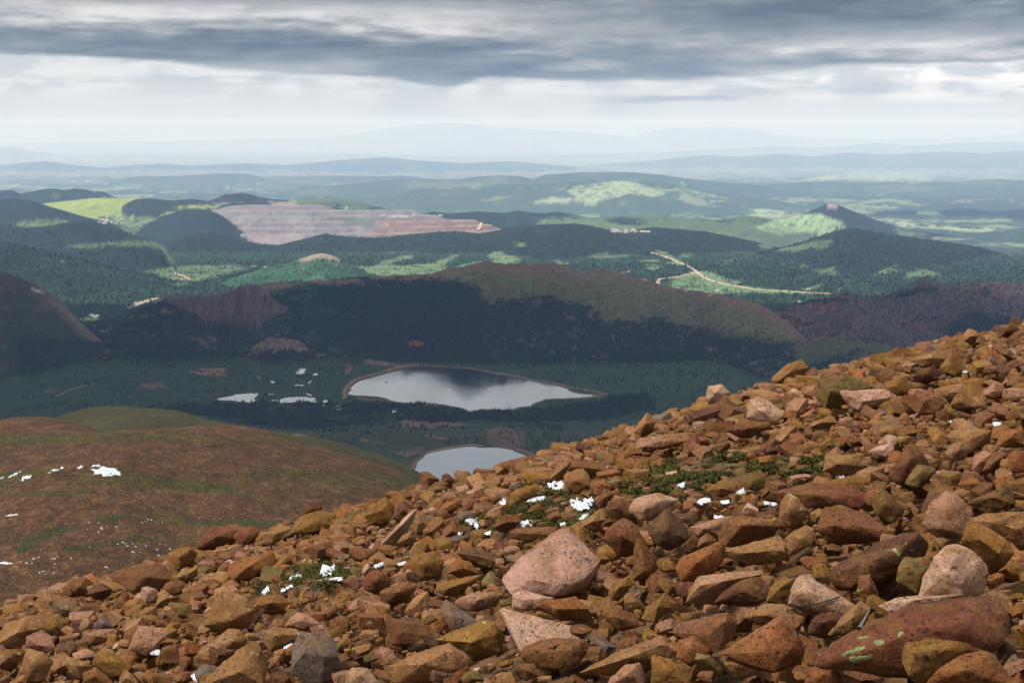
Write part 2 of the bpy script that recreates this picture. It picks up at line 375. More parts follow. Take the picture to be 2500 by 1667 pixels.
BASE_Y = np.array([0, 100, 200, 600, 1500, 3300, 3850, 4500, 6200, 9000, 11000, 13000, 16000, 20000, 26000, 40000, 60000, 90000, 140000], float)
BASE_Z = np.array([-100, -130, -170, -270, -430, -800, -802, -897, -897, -880, -905, -1080, -1230, -1330, -1440, -1520, -1680, -1720, -1720], float)
N_R = len(R)

# lakes and ponds: level sheets of water
LAKE1_Z, LAKE2_Z = -899.0, -800.0
LAKE1_PX = zoomed('L', [(600, 88), (640, 83), (720, 86), (800, 92), (960, 98), (1110, 110), (1240, 135), (1350, 160), (1480, 180), (1600, 210), (1740, 232), (1880, 262), (1940, 280), (1960, 305), (2040, 325), (2180, 335),
    (2160, 352), (2000, 362), (1760, 370), (1720, 385), (1650, 405), (1610, 435), (1560, 440), (1500, 440), (1480, 462), (1380, 465), (1300, 452), (1260, 462), (1210, 455), (1130, 470), (1105, 485), (1040, 450), (980, 440), (920, 430),
    (840, 415), (770, 405), (680, 402), (600, 408), (500, 400), (420, 388), (380, 370), (340, 355), (250, 345), (130, 340), (40, 335), (35, 315), (65, 295), (55, 270), (90, 250), (110, 220), (150, 205), (250, 175), (400, 135), (500, 108)])
LAKE2_PX = zoomed('M', [(1190, 835), (1215, 800), (1220, 770), (1250, 750), (1262, 740), (1270, 722), (1380, 700), (1530, 678), (1560, 686), (1600, 690), (1680, 685), (1800, 708), (1850, 725), (1900, 755), (1930, 800), (1700, 850), (1400, 900), (1240, 890)])
POND_PX = [
    ('long pale pond left of the pond cluster', zoomed('P', [(0, 1115), (60, 1105), (180, 1085), (240, 1060), (400, 1045), (520, 1042), (670, 1050), (600, 1085), (520, 1115), (560, 1145), (530, 1180), (430, 1190), (330, 1180), (150, 1155), (0, 1158), (-60, 1150), (-50, 1120)])),
    ('pale irregular pond highest in the pond cluster', zoomed('P', [(1115, 690), (1150, 650), (1190, 645), (1215, 620), (1250, 625), (1270, 645), (1340, 650), (1375, 660), (1320, 685), (1345, 712), (1310, 725), (1275, 745), (1200, 735), (1150, 710)])),
    ('small leaf-shaped pond between two clumps of trees', zoomed('P', [(1160, 915), (1220, 900), (1280, 885), (1310, 872), (1350, 895), (1378, 915), (1330, 928), (1200, 925)])),
    ('wide pale pond left of the dam track', zoomed('P', [(895, 1210), (935, 1180), (930, 1140), (1050, 1110), (1150, 1105), (1280, 1100), (1370, 1095), (1400, 1115), (1510, 1115), (1490, 1150), (1540, 1165), (1470, 1210), (1440, 1180), (1380, 1160), (1340, 1172), (1180, 1190), (1030, 1192), (960, 1195)])),
    ('tiny triangular pond right of the highest pond', zoomed('P', [(1445, 755), (1460, 740), (1490, 735), (1510, 715), (1545, 740), (1545, 758), (1490, 760)])),
    ('small pond behind the pinkish rock knob', zoomed('P', [(345, 225), (380, 195), (480, 190), (560, 210), (600, 235), (560, 255), (510, 275), (420, 265), (350, 245)])),
    ('tiny pond farthest up the wooded hollow', zoomed('P', [(215, 120), (250, 108), (325, 120), (300, 130), (230, 132)])),
    ('short narrow pond lowest in the cluster', zoomed('P', [(1705, 1378), (1730, 1362), (1800, 1358), (1790, 1375), (1730, 1390)])),
    ('long thread-like pond beside the tree belt', zoomed('P', [(1395, 1332), (1450, 1322), (1590, 1335), (1700, 1322), (1790, 1310), (1780, 1328), (1660, 1340), (1570, 1350), (1440, 1345)])),
    ('pale sliver pond nearest the reservoir bank', zoomed('P', [(1785, 1305), (1850, 1275), (1940, 1272), (1985, 1282), (1900, 1310), (1800, 1325)])),
    ('narrow pond just above the sliver pond', zoomed('P', [(1715, 1280), (1790, 1245), (1890, 1235), (1895, 1250), (1800, 1270), (1730, 1285)])),
    ('small square pond right of the wide pond', zoomed('P', [(1605, 1195), (1620, 1155), (1690, 1150), (1710, 1175), (1650, 1195)])),
    ('little pond under the square pond', zoomed('P', [(1550, 1262), (1600, 1240), (1665, 1232), (1640, 1255), (1580, 1265)])),
    ('two-lobed puddle above the wide pond', zoomed('P', [(740, 1062), (780, 1050), (840, 1045), (835, 1062), (770, 1068)])),
    ('short pond just left of the wide pond', zoomed('P', [(785, 1160), (830, 1148), (915, 1148), (920, 1165), (850, 1168)])),
    ('slanting pond at upper right of the wide pond', zoomed('P', [(1338, 1045), (1365, 1043), (1455, 1072), (1440, 1088), (1400, 1080)])),
    ('broken puddle strip among trees', zoomed('P', [(782, 850), (810, 845), (855, 860), (852, 882), (800, 880)])),
    ('small slanting pond right of the leaf-shaped pond', zoomed('P', [(1370, 885), (1420, 850), (1460, 825), (1450, 850), (1415, 892)])),
    ('white stretch of stream below the rock knob', zoomed('P', [(590, 795), (585, 745), (600, 730), (603, 780), (628, 800), (615, 818)])),
    ('lone pale pool near the near tree belt', zoomed('L', [(415, 485), (430, 470), (455, 466), (450, 490), (430, 495)])),
    ('pale pool by the green in the left gap', zoomed('3', [(590, 1030), (640, 1020), (650, 1045), (690, 1030), (660, 1055), (640, 1050)])),
    ('pale pool beside tan clearing in the left valley', zoomed('3', [(895, 980), (930, 965), (970, 955), (960, 968), (920, 985)])),
]
WATER = []      # (plan polygon, level, bbox) filled below; carved out of the ground

def plane_pts(poly, z):
    u, w = uw([p[0] for p in poly], [p[1] for p in poly])
    t = z / w
    return np.stack([u * t, t], 1)

def H(x, y, want_id=False):
    x = np.asarray(x, float); y = np.asarray(y, float)
    yy = np.maximum(y, 1.0); u = x / yy
    base = np.interp(yy, BASE_Y, BASE_Z)
    bn = fbm2(x / 900.0, y / 900.0, 3, 5)
    far = sst(yy, 9000, 30000)
    base = base + bn * (6 + 70 * far) * sst(yy, 900, 3500) + far * 60 * fbm2(x / 4200.0, y / 4200.0, 8, 4)
    z = base.copy(); ident = np.full(z.shape, -1, np.int32)
    zn = fbm2(x / 420.0, y / 420.0, 21, 6, 0.52); zr = fbm2(x / 300.0, y / 420.0, 33, 6, 0.55, True)
    znf = fbm2(x / 1800.0, y / 1800.0, 41, 6, 0.55)
    nearn = fbm2(x / 38.0, y / 38.0, 55, 4)
    shp = z.shape
    X_, Y_, U_, Z_, I_ = x.ravel(), yy.ravel(), u.ravel(), z.ravel(), ident.ravel()
    N_ = [a.ravel() for a in (zn, zr, znf, nearn)]
    for i, r in enumerate(R):
        bD = np.interp(r['Dk'], BASE_Y, BASE_Z); hm = max(60.0, float((r['C'] - bD).max())) + 60.0
        sel = np.where((Y_ > r['Dk'].min() - hm / r['sf'] - 2 * r['rw']) & (Y_ < r['Dk'].max() + hm / r['sb'] + 2 * r['rw']) & (U_ > r['u'][0] - hm / (r['D'] * r['end'])) & (U_ < r['u'][-1] + hm / (r['D'] * r['end'])))[0]
        if len(sel) == 0: continue
        x, yy, u, z = X_[sel], Y_[sel], U_[sel], Z_[sel]
        y = yy
        zn, zr, znf, nearn = [a[sel] for a in N_]
        ue = r['u']; C = np.interp(u, ue, r['C']); D = np.interp(u, ue, r['Dk'])
        out = np.maximum(ue[0] - u, 0) + np.maximum(u - ue[-1], 0)
        C = C - out * r['D'] * r['end']
        d = D - yy
        D2 = d + r['rw'] * 0.8 * (noise2(x / (r['nl'] * 1.3), np.full_like(x, i * 3.3), 70 + i))
        s = np.where(D2 > 0, r['sf'], r['sb']) * (np.sqrt(D2 * D2 + r['rw'] ** 2) - r['rw'])
        zi = C - s
        hgt = np.clip(C - np.interp(D, BASE_Y, BASE_Z), 20, 900)
        fade = 0.22 + 0.78 * (1 - np.exp(-(d / (2.2 * r['rw'] + 60)) ** 2))
        if r['D'] < 2000:
            zi = zi + nearn * 2.2 * fade + zn * 3.0 * fade
        elif r['D'] > 14000:
            zi = zi + r['na'] * hgt * fade * (znf * 1.3 + 0.5 * zn)
        else:
            zi = zi + r['na'] * hgt * fade * (zn * 1.0 + 0.8 * zr)
        if r['cover'] == 'cliff': zi = zi + 34 * np.abs(noise2(x / 30.0, y / 190.0, 77)) + 16 * noise2(x / 17.0, y / 60.0, 78) 
        if r['cover'] == 'mainhill': zi = zi + 9.0 * np.maximum(0, fbm2(x / 30.0, y / 30.0, 79, 3)) * np.exp(-(d / 120.0) ** 2)
        if r['cover'] in ('redmtn', 'leftmtn', 'knob'): zi = zi + 10.0 * np.maximum(0, fbm2(x / 34.0, y / 34.0, 83, 3)) * np.exp(-(d / 150.0) ** 2)
        if r['cover'] == 'mine':
            st = 52.0; q = (zi + 16 * zn) / st; fl = np.floor(q); fr = q - fl
            zi = np.where(d > -80, (fl + sst(fr, 0.40, 1.0)) * st, zi)
        k = np.minimum(12 + 0.0015 * yy, 0.30 * hgt) if r['D'] >= 2000 else 8.0
        hh = np.clip(0.5 + 0.5 * (zi - z) / k, 0, 1)
        I_[sel] = np.where(zi > z, i, I_[sel])
        Z_[sel] = z * (1 - hh) + zi * hh + k * hh * (1 - hh)
    x, y, yy, z, ident = X_.reshape(shp), Y_.reshape(shp), Y_.reshape(shp), Z_.reshape(shp), I_.reshape(shp)
    near = yy < 500
    if near.any():
        sl = np.where(near, S0(x, yy), -1e9)
        ident = np.where(sl > z, -2, ident); z = np.maximum(z, sl)
    for poly, lev, bb in WATER:
        m = (x > bb[0]) & (x < bb[1]) & (y > bb[2]) & (y < bb[3])
        if m.any():
            xs, ys = x[m], y[m]
            dd = poly_dist(xs, ys, poly)
            ins = inpoly(xs, ys, poly)
            sd = np.where(ins, -dd, dd)
            zz = z[m]
            tgt = lev + np.clip(sd * 0.12, -3.0, 40)
            wgt = 1 - sst(sd, 6, 60)
            z[m] = zz * (1 - wgt) + np.where(sd < 4, np.minimum(tgt, lev - 0.8 + np.maximum(sd, 0) * 0.45), np.minimum(np.maximum(zz, lev + 0.6), lev + 0.5 + sd * 0.25)) * wgt
    if want_id: return z, ident
    return z

def poly_dist(x, y, poly):
    d = np.full(np.shape(x), 1e18)
    n = len(poly)
    for i in range(n):
        ax, ay = poly[i]; bx, by = poly[(i + 1) % n]
        vx, vy = bx - ax, by - ay; L = vx * vx + vy * vy + 1e-9
        t = np.clip(((x - ax) * vx + (y - ay) * vy) / L, 0, 1)
        d = np.minimum(d, (x - ax - t * vx) ** 2 + (y - ay - t * vy) ** 2)
    return np.sqrt(d)

def hit(px, py, y0=250.0, y1=135000.0, n=900):
    """where the photo's rays first meet the ground"""
    u, w = uw(px, py); u = np.atleast_1d(u); w = np.atleast_1d(w)
    ts = np.geomspace(y0, y1, n)
    X = u[:, None] * ts[None]; Y = np.broadcast_to(ts, X.shape)
    Z = H(X, Y); below = (w[:, None] * ts[None]) < Z
    k = np.where(below.any(1), below.argmax(1), n - 1); k = np.maximum(k, 1)
    lo = ts[k - 1]; hi = ts[k]
    for _ in range(9):
        mid = 0.5 * (lo + hi); b = (w * mid) < H(u * mid, mid)
        hi = np.where(b, mid, hi); lo = np.where(b, lo, mid)
    return np.stack([u * hi, hi, H(u * hi, hi)], 1)

def smooth_poly(poly, rnd=0.0, it=1, seed=1):
    """round an outline and give it a natural ragged edge"""
    p = np.asarray(poly, float)
    for _ in range(it):
        q = np.roll(p, -1, 0); p = np.stack([p * 0.72 + q * 0.28, p * 0.28 + q * 0.72], 1).reshape(-1, 2)
    if rnd:
        g = np.random.default_rng(seed); c = p.mean(0); s = np.abs(p - c).max()
        p = p + g.normal(0, rnd * s, p.shape)
    return p

for k, (lab, pp) in enumerate([('', LAKE1_PX), ('', LAKE2_PX)]):
    lev = (LAKE1_Z, LAKE2_Z)[k]
    pl = plane_pts(pp, lev)
    WATER.append((pl, lev, (pl[:, 0].min() - 90, pl[:, 0].max() + 90, pl[:, 1].min() - 90, pl[:, 1].max() + 90)))
PONDS = []
for k, (lab, pp) in enumerate(POND_PX):
    c = np.mean(np.array(pp), 0); hp = hit([c[0]], [c[1]])[0]
    lev = hp[2] + 0.5
    pl = plane_pts(pp, lev)
    if np.ptp(pl[:, 1]) > 900: continue
    PONDS.append((lab, pl, lev))
for lab, pl, lev in PONDS:
    WATER.append((pl, lev, (pl[:, 0].min() - 70, pl[:, 0].max() + 70, pl[:, 1].min() - 70, pl[:, 1].max() + 70)))

# ------------------------------------------------------------------ land cover (colour of the ground, some distant haze and sunlight painted in)
FOREST = np.array((0.011, 0.019, 0.017)); FORESTG = np.array((0.020, 0.046, 0.026)); MEADOW = np.array((0.095, 0.140, 0.070)); LIME = np.array((0.20, 0.245, 0.065))
BROWN = np.array((0.085, 0.058, 0.040)); PINKROCK = np.array((0.25, 0.165, 0.14)); TUNRED = np.array((0.060, 0.030, 0.013)); TUNGRN = np.array((0.038, 0.038, 0.007))
VALLEY = np.array((0.019, 0.044, 0.013)); HILLTOP = np.array((0.092, 0.090, 0.034)); REDROCK = np.array((0.175, 0.064, 0.060)); PALE = np.array((0.35, 0.27, 0.22))
OLIVE = np.array((0.065, 0.072, 0.022)); MINEG = np.array((0.165, 0.150, 0.160)); MINER = np.array((0.21, 0.138, 0.118)); FARGREEN = np.array((0.165, 0.20, 0.115)); DIRT = np.array((0.165, 0.092, 0.062))

def mixc(c, d, f): return c * (1 - f[..., None]) + d * f[..., None]

MEADOWS = [(zoomed('3', p), c, a, b) for p, c, a, b in [
    ([(32 * 2.8, 410), (200, 388), (490, 384), (440, 405), (250, 430), (120, 428)], MEADOW, 10000, 16000),
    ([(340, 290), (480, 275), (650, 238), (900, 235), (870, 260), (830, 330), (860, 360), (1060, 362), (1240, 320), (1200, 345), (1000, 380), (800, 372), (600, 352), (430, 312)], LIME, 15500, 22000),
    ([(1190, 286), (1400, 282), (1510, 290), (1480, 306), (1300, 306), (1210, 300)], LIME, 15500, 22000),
    ([(440, 560), (560, 545), (700, 545), (860, 528), (1000, 524), (1110, 555), (1150, 610), (1200, 690), (1150, 690), (1120, 600), (1000, 565), (760, 562), (560, 588)], MEADOW * 0.75, 9000, 16000),
    ([(700, 380), (900, 370), (1100, 380), (1000, 420), (900, 490), (960, 490), (850, 470), (800, 420)], MEADOW * 0.9, 13000, 20000),
    ([(940, 740), (1160, 705), (1300, 695), (1650, 700), (1700, 715), (1600, 735), (1400, 800), (1250, 806), (1170, 790), (1050, 750)], MEADOW, 7500, 12500),
    ([(1140, 825), (1240, 815), (1320, 825), (1230, 835)], MEADOW * 0.7, 7500, 12500),
    ([(540, 1065), (600, 1050), (680, 1045), (700, 1060), (640, 1085), (560, 1080)], LIME * 0.5, 5000, 12000),
    ([(680, 1140), (760, 1120), (780, 1150), (720, 1170)], MEADOW * 0.6, 5000, 12000)]]
MEADOWS += [(zoomed('4', p), c, a, b) for p, c, a, b in [
    ([(50, 685), (120, 700), (200, 700), (280, 690), (290, 665), (390, 640), (505, 625), (470, 650), (380, 670), (345, 690), (380, 700), (560, 688), (640, 680), (680, 655), (750, 635), (835, 610), (800, 632), (740, 662), (720, 690), (750, 712), (700, 745), (500, 790), (320, 790), (200, 750)], MEADOW * 1.15, 7500, 12500),
    ([(1015, 625), (1100, 600), (1135, 625), (1235, 640), (1220, 680), (1300, 690), (1500, 668), (1560, 690), (1420, 705), (1250, 715), (1100, 715), (1045, 680)], MEADOW * 1.2, 7500, 12500),
    ([(830, 690), (900, 670), (980, 665), (960, 690), (880, 720), (800, 720)], MEADOW * 1.1, 7500, 12500),
    ([(1180, 533), (1255, 540), (1255, 565), (1190, 570)], MEADOW * 1.1, 8000, 14000),
    ([(1685, 640), (1740, 615), (1830, 610), (1830, 630), (2040, 618), (1930, 640), (1760, 650)], MEADOW, 7500, 14000),
    ([(2050, 665), (2160, 655), (2200, 670), (2100, 675)], MEADOW, 7500, 14000), ([(2075, 700), (2120, 685), (2230, 705), (2130, 730), (2080, 715)], MEADOW, 7500, 14000),
    ([(2150, 600), (2200, 598), (2352, 670), (2352, 700), (2300, 690), (2230, 680), (2290, 660)], MEADOW * 1.3, 7500, 14000),
    ([(1360, 385), (1500, 370), (1600, 372), (1750, 392), (1850, 405), (2000, 430), (2200, 440), (2352, 400), (2352, 450), (2150, 450), (1950, 455), (1850, 445), (1700, 415), (1500, 425), (1330, 430)], MEADOW * 0.9, 13500, 19000),
    ([(1330, 265), (1420, 225), (1600, 235), (1570, 190), (1640, 140), (1760, 113), (1850, 125), (1980, 120), (2080, 150), (2250, 200), (2150, 230), (2000, 205), (1850, 235), (1700, 285), (1600, 250), (1480, 280)], FARGREEN * 1.35, 22000, 40000),  # sunlight on the far dome is put into this meadow colour
    ([(900, 160), (970, 155), (960, 172), (910, 172)], FARGREEN * 1.1, 22000, 40000), ([(2150, 150), (2352, 130), (2352, 190), (2200, 180)], FARGREEN * 1.2, 22000, 50000)]]
MEADOWS += [(zoomed('5', p), c, a, b) for p, c, a, b in [
    ([(-60, 775), (0, 770), (110, 742), (160, 738), (230, 745), (290, 770), (330, 790), (410, 800), (400, 830), (560, 852), (700, 862), (850, 880), (1040, 882), (900, 892), (700, 885), (520, 885), (360, 892), (240, 890), (100, 885), (-60, 888)], MEADOW * 1.2, 7000, 12500),
    ([(0, 620), (60, 612), (100, 630), (40, 642), (0, 640)], MEADOW, 7000, 14000), ([(270, 690), (330, 655), (385, 645), (330, 680), (290, 695)], MEADOW * 0.9, 7000, 14000),
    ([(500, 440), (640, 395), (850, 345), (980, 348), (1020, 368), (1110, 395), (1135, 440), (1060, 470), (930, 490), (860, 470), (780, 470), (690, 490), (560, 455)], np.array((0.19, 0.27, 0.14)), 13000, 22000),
    ([(0, 440), (60, 420), (200, 402), (350, 415), (500, 445), (380, 447), (200, 437), (170, 480), (80, 455)], MEADOW * 0.8, 13500, 20000),
    ([(665, 595), (720, 575), (800, 562), (870, 540), (950, 520), (1060, 525), (1010, 550), (1020, 570), (940, 592), (900, 570), (830, 590), (780, 602)], MEADOW * 0.85, 10000, 14000),
    ([(880, 725), (980, 722), (1060, 695), (1040, 725), (1075, 745), (1060, 765), (960, 750)], MEADOW * 0.9, 7000, 14000),
    ([(1550, 740), (1650, 718), (1760, 748), (1785, 775), (1700, 768), (1600, 775), (1570, 800), (1560, 770)], MEADOW, 7000, 14000),
    ([(1335, 768), (1380, 735), (1430, 700), (1500, 680), (1440, 710), (1500, 732), (1400, 750)], MEADOW * 1.1, 7000, 14000),
    ([(525, 555), (580, 545), (650, 555), (620, 578), (545, 578)], MEADOW, 9000, 15000), ([(470, 495), (500, 490), (550, 515), (510, 522)], MEADOW, 9000, 17000),
    ([(820, 690), (855, 685), (860, 705), (835, 710)], MEADOW, 7000, 14000), ([(1050, 862), (1130, 832), (1100, 860), (1070, 868)], MEADOW, 7000, 14000), ([(840, 862), (900, 850), (960, 815), (970, 830), (900, 868)], MEADOW, 7000, 14000),
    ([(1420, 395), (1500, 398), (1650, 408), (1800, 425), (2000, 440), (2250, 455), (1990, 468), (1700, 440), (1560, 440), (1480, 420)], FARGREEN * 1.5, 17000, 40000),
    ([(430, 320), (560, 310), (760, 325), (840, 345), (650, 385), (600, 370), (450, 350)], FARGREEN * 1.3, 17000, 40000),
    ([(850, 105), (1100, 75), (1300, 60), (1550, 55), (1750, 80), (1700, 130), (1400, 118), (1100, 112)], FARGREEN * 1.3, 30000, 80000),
    ([(0, 170), (200, 190), (330, 240), (340, 300), (150, 300), (0, 250)], FARGREEN, 20000, 60000), ([(1480, 440), (1690, 478), (1600, 500), (1500, 480)], MEADOW * 0.9, 13000, 30000)]]
MEADOWS += [(p, c, a, b) for p, c, a, b in [
    (zoomed('P', [(1940, 620), (2040, 570), (2060, 620), (2080, 720), (2020, 745), (1960, 680)]), DIRT, 4300, 6500),
    (zoomed('L', [(155, 25), (260, 35), (370, 50), (480, 75), (420, 95), (330, 75), (230, 70)]), DIRT * 1.2, 4300, 6500),
    (zoomed('4', [(415, 1225), (490, 1205), (585, 1225), (560, 1250), (470, 1245)]), DIRT, 4300, 6500),
    (zoomed('3', [(1290, 1425), (1400, 1395), (1540, 1395), (1560, 1450), (1400, 1448)]), DIRT * 1.3, 4300, 6500),
    (zoomed('3', [(950, 1500), (1080, 1485), (1160, 1530), (1060, 1545), (980, 1530)]), DIRT * 0.9, 3900, 6500),
    (zoomed('3', [(275, 1550), (350, 1540), (420, 1556), (330, 1566)]), DIRT, 3900, 6500),
    (zoomed('M', [(1605, 660), (1620, 590), (1680, 572), (1780, 580), (1840, 610), (1850, 650), (1790, 690), (1700, 690)]), DIRT * 0.85, 3500, 5000),
    (zoomed('M', [(1040, 560), (1150, 535), (1400, 545), (1540, 555), (1300, 575)]), DIRT, 3500, 5000),
    (zoomed('M', [(1230, 615), (1290, 610), (1440, 640), (1340, 640)]), DIRT, 3500, 5000), (zoomed('M', [(1100, 715), (1240, 670), (1240, 710), (1150, 745)]), DIRT, 3400, 5000),
    (zoomed('M', [(900, 182), (960, 190), (1115, 215), (1000, 220), (930, 205)]), DIRT, 4300, 6500),
    (zoomed('M', [(830, 475), (900, 460), (990, 470), (900, 490)]), DIRT, 3900, 6000),
    (zoomed('M', [(800, 395), (920, 395), (1090, 420), (1090, 440), (960, 435), (830, 410)]), DIRT * 1.1, 3900, 6000),
    (zoomed('M', [(1240, 440), (1310, 430), (1390, 455), (1330, 480), (1260, 470)]), DIRT, 3900, 6000),
    (zoomed('M', [(890, 640), (1040, 650), (1020, 665), (920, 655)]), DIRT, 2400, 5000),
    (zoomed('M', [(500, 600), (620, 598), (600, 620), (510, 620)]), DIRT * 0.9, 1300, 4000), (zoomed('M', [(350, 665), (520, 655), (560, 680), (430, 695)]), DIRT * 0.9, 1300, 4000),
    (zoomed('3', [(930, 940), (1000, 928), (1085, 915), (1080, 922), (1000, 945), (960, 960), (900, 978), (850, 985), (900, 965)]), PALE * 1.1, 5500, 12000),
    (zoomed('3', [(195, 845), (250, 855), (320, 895), (250, 880)]), PALE, 5500, 12000)]]
BELT = [(240, 1012), (330, 1000), (420, 985), (560, 988), (700, 983), (860, 985), (1000, 985), (1100, 1000), (1250, 1008), (1400, 990), (1500, 970), (1580, 960), (1600, 1000), (1480, 1022), (1300, 1030), (1150, 1030), (1000, 1024), (880, 1034), (760, 1050), (650, 1040), (520, 1015), (380, 1010)]
MINE_R = [(830, 600), (905, 570), (935, 540), (990, 536), (1230, 530), (1260, 600)]

def cover(x, y, z, idn, slope=None):
    """ground colour (n,3), chance of trees (n)"""
    px, py = pix(x, y, z)
    yq = y + 2.2 * z
    n1 = fbm2(x / 160.0, yq / 160.0, 101, 5); n2 = fbm2(x / 45.0, yq / 45.0, 102, 4); n3 = fbm2(x / 800.0, yq / 800.0, 103, 5); n4 = fbm2(x / 14.0, yq / 14.0, 104, 3)
    n5 = fbm2(x / 2600.0, y / 2600.0, 105, 5)
    shp = x.shape
    col = np.zeros(shp + (3,)); tree = np.zeros(shp)
    # valley floor
    vf = (idn == -1)
    near = y < 8000
    c = np.broadcast_to(VALLEY, shp + (3,)) * (1 + 0.35 * n1 + 0.25 * n2)[..., None]
    c = mixc(c, np.broadcast_to(OLIVE * 0.7, c.shape), sst(n1 + 0.6 * n2, 0.35, 0.9) * 0.6)
    knollz = sst(py, 1035, 1060)
    c = mixc(c, OLIVE * 0.62 * (1 + 0.35 * n2)[..., None], knollz * 0.8)
    col = np.where((vf & near)[..., None], c, col)
    tree = np.where(vf & near, 0.10 * sst(n1 + 0.5 * n3, -0.1, 0.5), tree)
    hollow = sst(py, 905, 850)          # wooded hollow beyond the ponds
    tree = np.where(vf & near & (y > 4700), np.maximum(tree, 0.5 * hollow * sst(n1, -0.3, 0.3)), tree)
    wood = vf & near & (y > 5000) & (y < 7600)
    wk = wood * np.maximum(sst(py + 7 * n1, 892, 876) * sst(px, 860, 960), hollow * 0.75 * sst(n1 + 0.4 * n2, -0.4, 0.2))
    tree = np.maximum(tree, 0.92 * wk); col = mixc(col, np.broadcast_to(FOREST, col.shape), wk)
    # middle distance forest with parks
    f = np.broadcast_to(FORESTG, shp + (3,)) * (0.95 + 0.35 * n1 + 0.25 * n2)[..., None]
    f = mixc(f, np.broadcast_to(MEADOW * 0.55, f.shape), sst(n3 + 0.35 * n1, 0.62, 0.95) * 0.7)
    tree = np.where(vf & (y >= 6500), 0.5 * (1 - sst(y, 8500, 11800)), tree)
    # far plain: dark woods and pale grass in drifts
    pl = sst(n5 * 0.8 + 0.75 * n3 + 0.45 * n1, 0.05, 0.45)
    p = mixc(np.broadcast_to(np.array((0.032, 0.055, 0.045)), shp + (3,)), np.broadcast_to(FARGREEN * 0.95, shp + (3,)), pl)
    p = mixc(p, np.broadcast_to(np.array((0.22, 0.235, 0.225)), p.shape), sst(y, 28000, 75000) * 0.75)  # haze painted in: the plain's colour pales with distance
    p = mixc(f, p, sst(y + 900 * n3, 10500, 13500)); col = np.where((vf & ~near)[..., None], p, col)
    for i, r in enumerate(R):
        m = idn == i
        if not m.any(): continue
        cv = r['cover']; X, Y, Z, PX, PY = x[m], y[m], z[m], px[m], py[m]
        a1, a2, a3, a4 = n1[m], n2[m], n3[m], n4[m]
        C = np.interp(X / Y, r['u'], r['C']); D = np.interp(X / Y, r['u'], r['Dk']); dn = (C - Z)
        one = np.ones(X.shape + (3,)); t = np.zeros(X.shape)
        fo = FOREST * one * (1 + 0.3 * a1 + 0.35 * a2)[..., None]
        fg = FORESTG * one * (0.9 + 0.35 * a1 + 0.4 * a2)[..., None]
        if cv == 'tundra':
            s2 = fbm2(X / 120.0, Y / 16.0, 111, 5); s3 = fbm2(X / 5.0, Y / 5.0, 112, 3)
            band = (sst(PY, 1050, 1062) * sst(PY, 1095, 1078) * 1.0 + sst(PY, 1128, 1160) * sst(PY, 1222, 1195) * 0.9)
            g = sst(s2 * 0.8 + band * 0.85 + 0.45 * a2 + 0.3 * a1, 0.35, 1.10)
            k = TUNRED * one * (0.95 + 0.30 * s3 + 0.25 * a4)[..., None]
            k = mixc(k, np.array((0.105, 0.052, 0.025)) * one, sst(s3 + a4, 0.2, 0.9) * 0.5)
            k = mixc(k, TUNGRN * one * (0.9 + 0.4 * s3)[..., None], g * 0.85)
            dk = inpoly(PX + 8 * s3, PY + 5 * a2, zoomed('T', [(60, 1400), (200, 1310), (340, 1265), (500, 1255), (480, 1290), (330, 1320), (200, 1400), (120, 1440)])) | \
                 inpoly(PX + 8 * s3, PY + 5 * a2, zoomed('T', [(340, 1425), (520, 1375), (700, 1345), (900, 1330), (1040, 1345), (950, 1370), (700, 1385), (560, 1410)])) | \
                 inpoly(PX + 8 * s3, PY + 5 * a2, zoomed('T', [(610, 1215), (740, 1200), (800, 1215), (740, 1245), (640, 1250)])) | \
                 inpoly(PX + 8 * s3, PY + 5 * a2, zoomed('T', [(1230, 1250), (1340, 1225), (1600, 1225), (1800, 1240), (1700, 1275), (1400, 1262)]))
            k = mixc(k, np.array((0.024, 0.028, 0.007)) * one, dk * 0.85)
        elif cv == 'grassy':
            k = np.array((0.036, 0.037, 0.010)) * one * (1 + 0.25 * a1 + 0.25 * a2 + 0.2 * a4)[..., None]
            k = mixc(k, DIRT * 0.4 * one, sst(a1 + 0.6 * a2, 0.6, 1.1) * 0.5)
            k = mixc(k, DIRT * 0.3 * one, sst(dn, 5, 0) * 0.3)
        elif cv == 'leftmtn':
            k = mixc(np.array((0.026, 0.032, 0.014)) * one, BROWN * 0.8 * one, sst(a1 * 0.8 + a2 * 0.6 + 0.5 * sst(dn, 50, 5), 0.1, 0.6))
            rim = sst(dn, 55, 10) * sst(PX, 60, 140)
            k = mixc(k, np.array((0.14, 0.088, 0.068)) * one * (1 + 0.3 * a2)[..., None], rim * 0.8)
            fm = sst(PY + 14 * a1, 822, 842) * sst(PX + 25 * a1, 275, 225) * sst(PX + 25 * a1, 25, 60)
            k = mixc(k, fo, fm); t = np.where(fm > 0.4, 0.95, 0.03 * sst(PY, 760, 830))
        elif cv == 'knob':
            rk = sst(a1 + 0.7 * a2 + 0.55 * sst(PX, 430, 520) * sst(PY, 850, 790), 0.35, 0.8)
            k = mixc(fo, np.array((0.105, 0.070, 0.056)) * one * (1 + 0.4 * a2)[..., None], rk); t = np.where(rk > 0.5, 0.12, 0.85)
        elif cv == 'smallknob':
            rk = sst(a1 + 0.6 * a2 + 1.1 * sst(PY, 862, 835) + 0.3 * sst(PX, 760, 680), 0.5, 0.95)
            k = mixc(fo, np.array((0.17, 0.105, 0.085)) * one * (1 + 0.45 * a2)[..., None], rk); t = np.where(rk > 0.5, 0.12, 0.8)
        elif cv == 'cliff':
            k = np.array((0.100, 0.060, 0.054)) * one * (1 + 0.35 * a2 + 0.35 * a4 + 0.55 * noise2(X / 16.0, Z / 90.0, 141))[..., None]
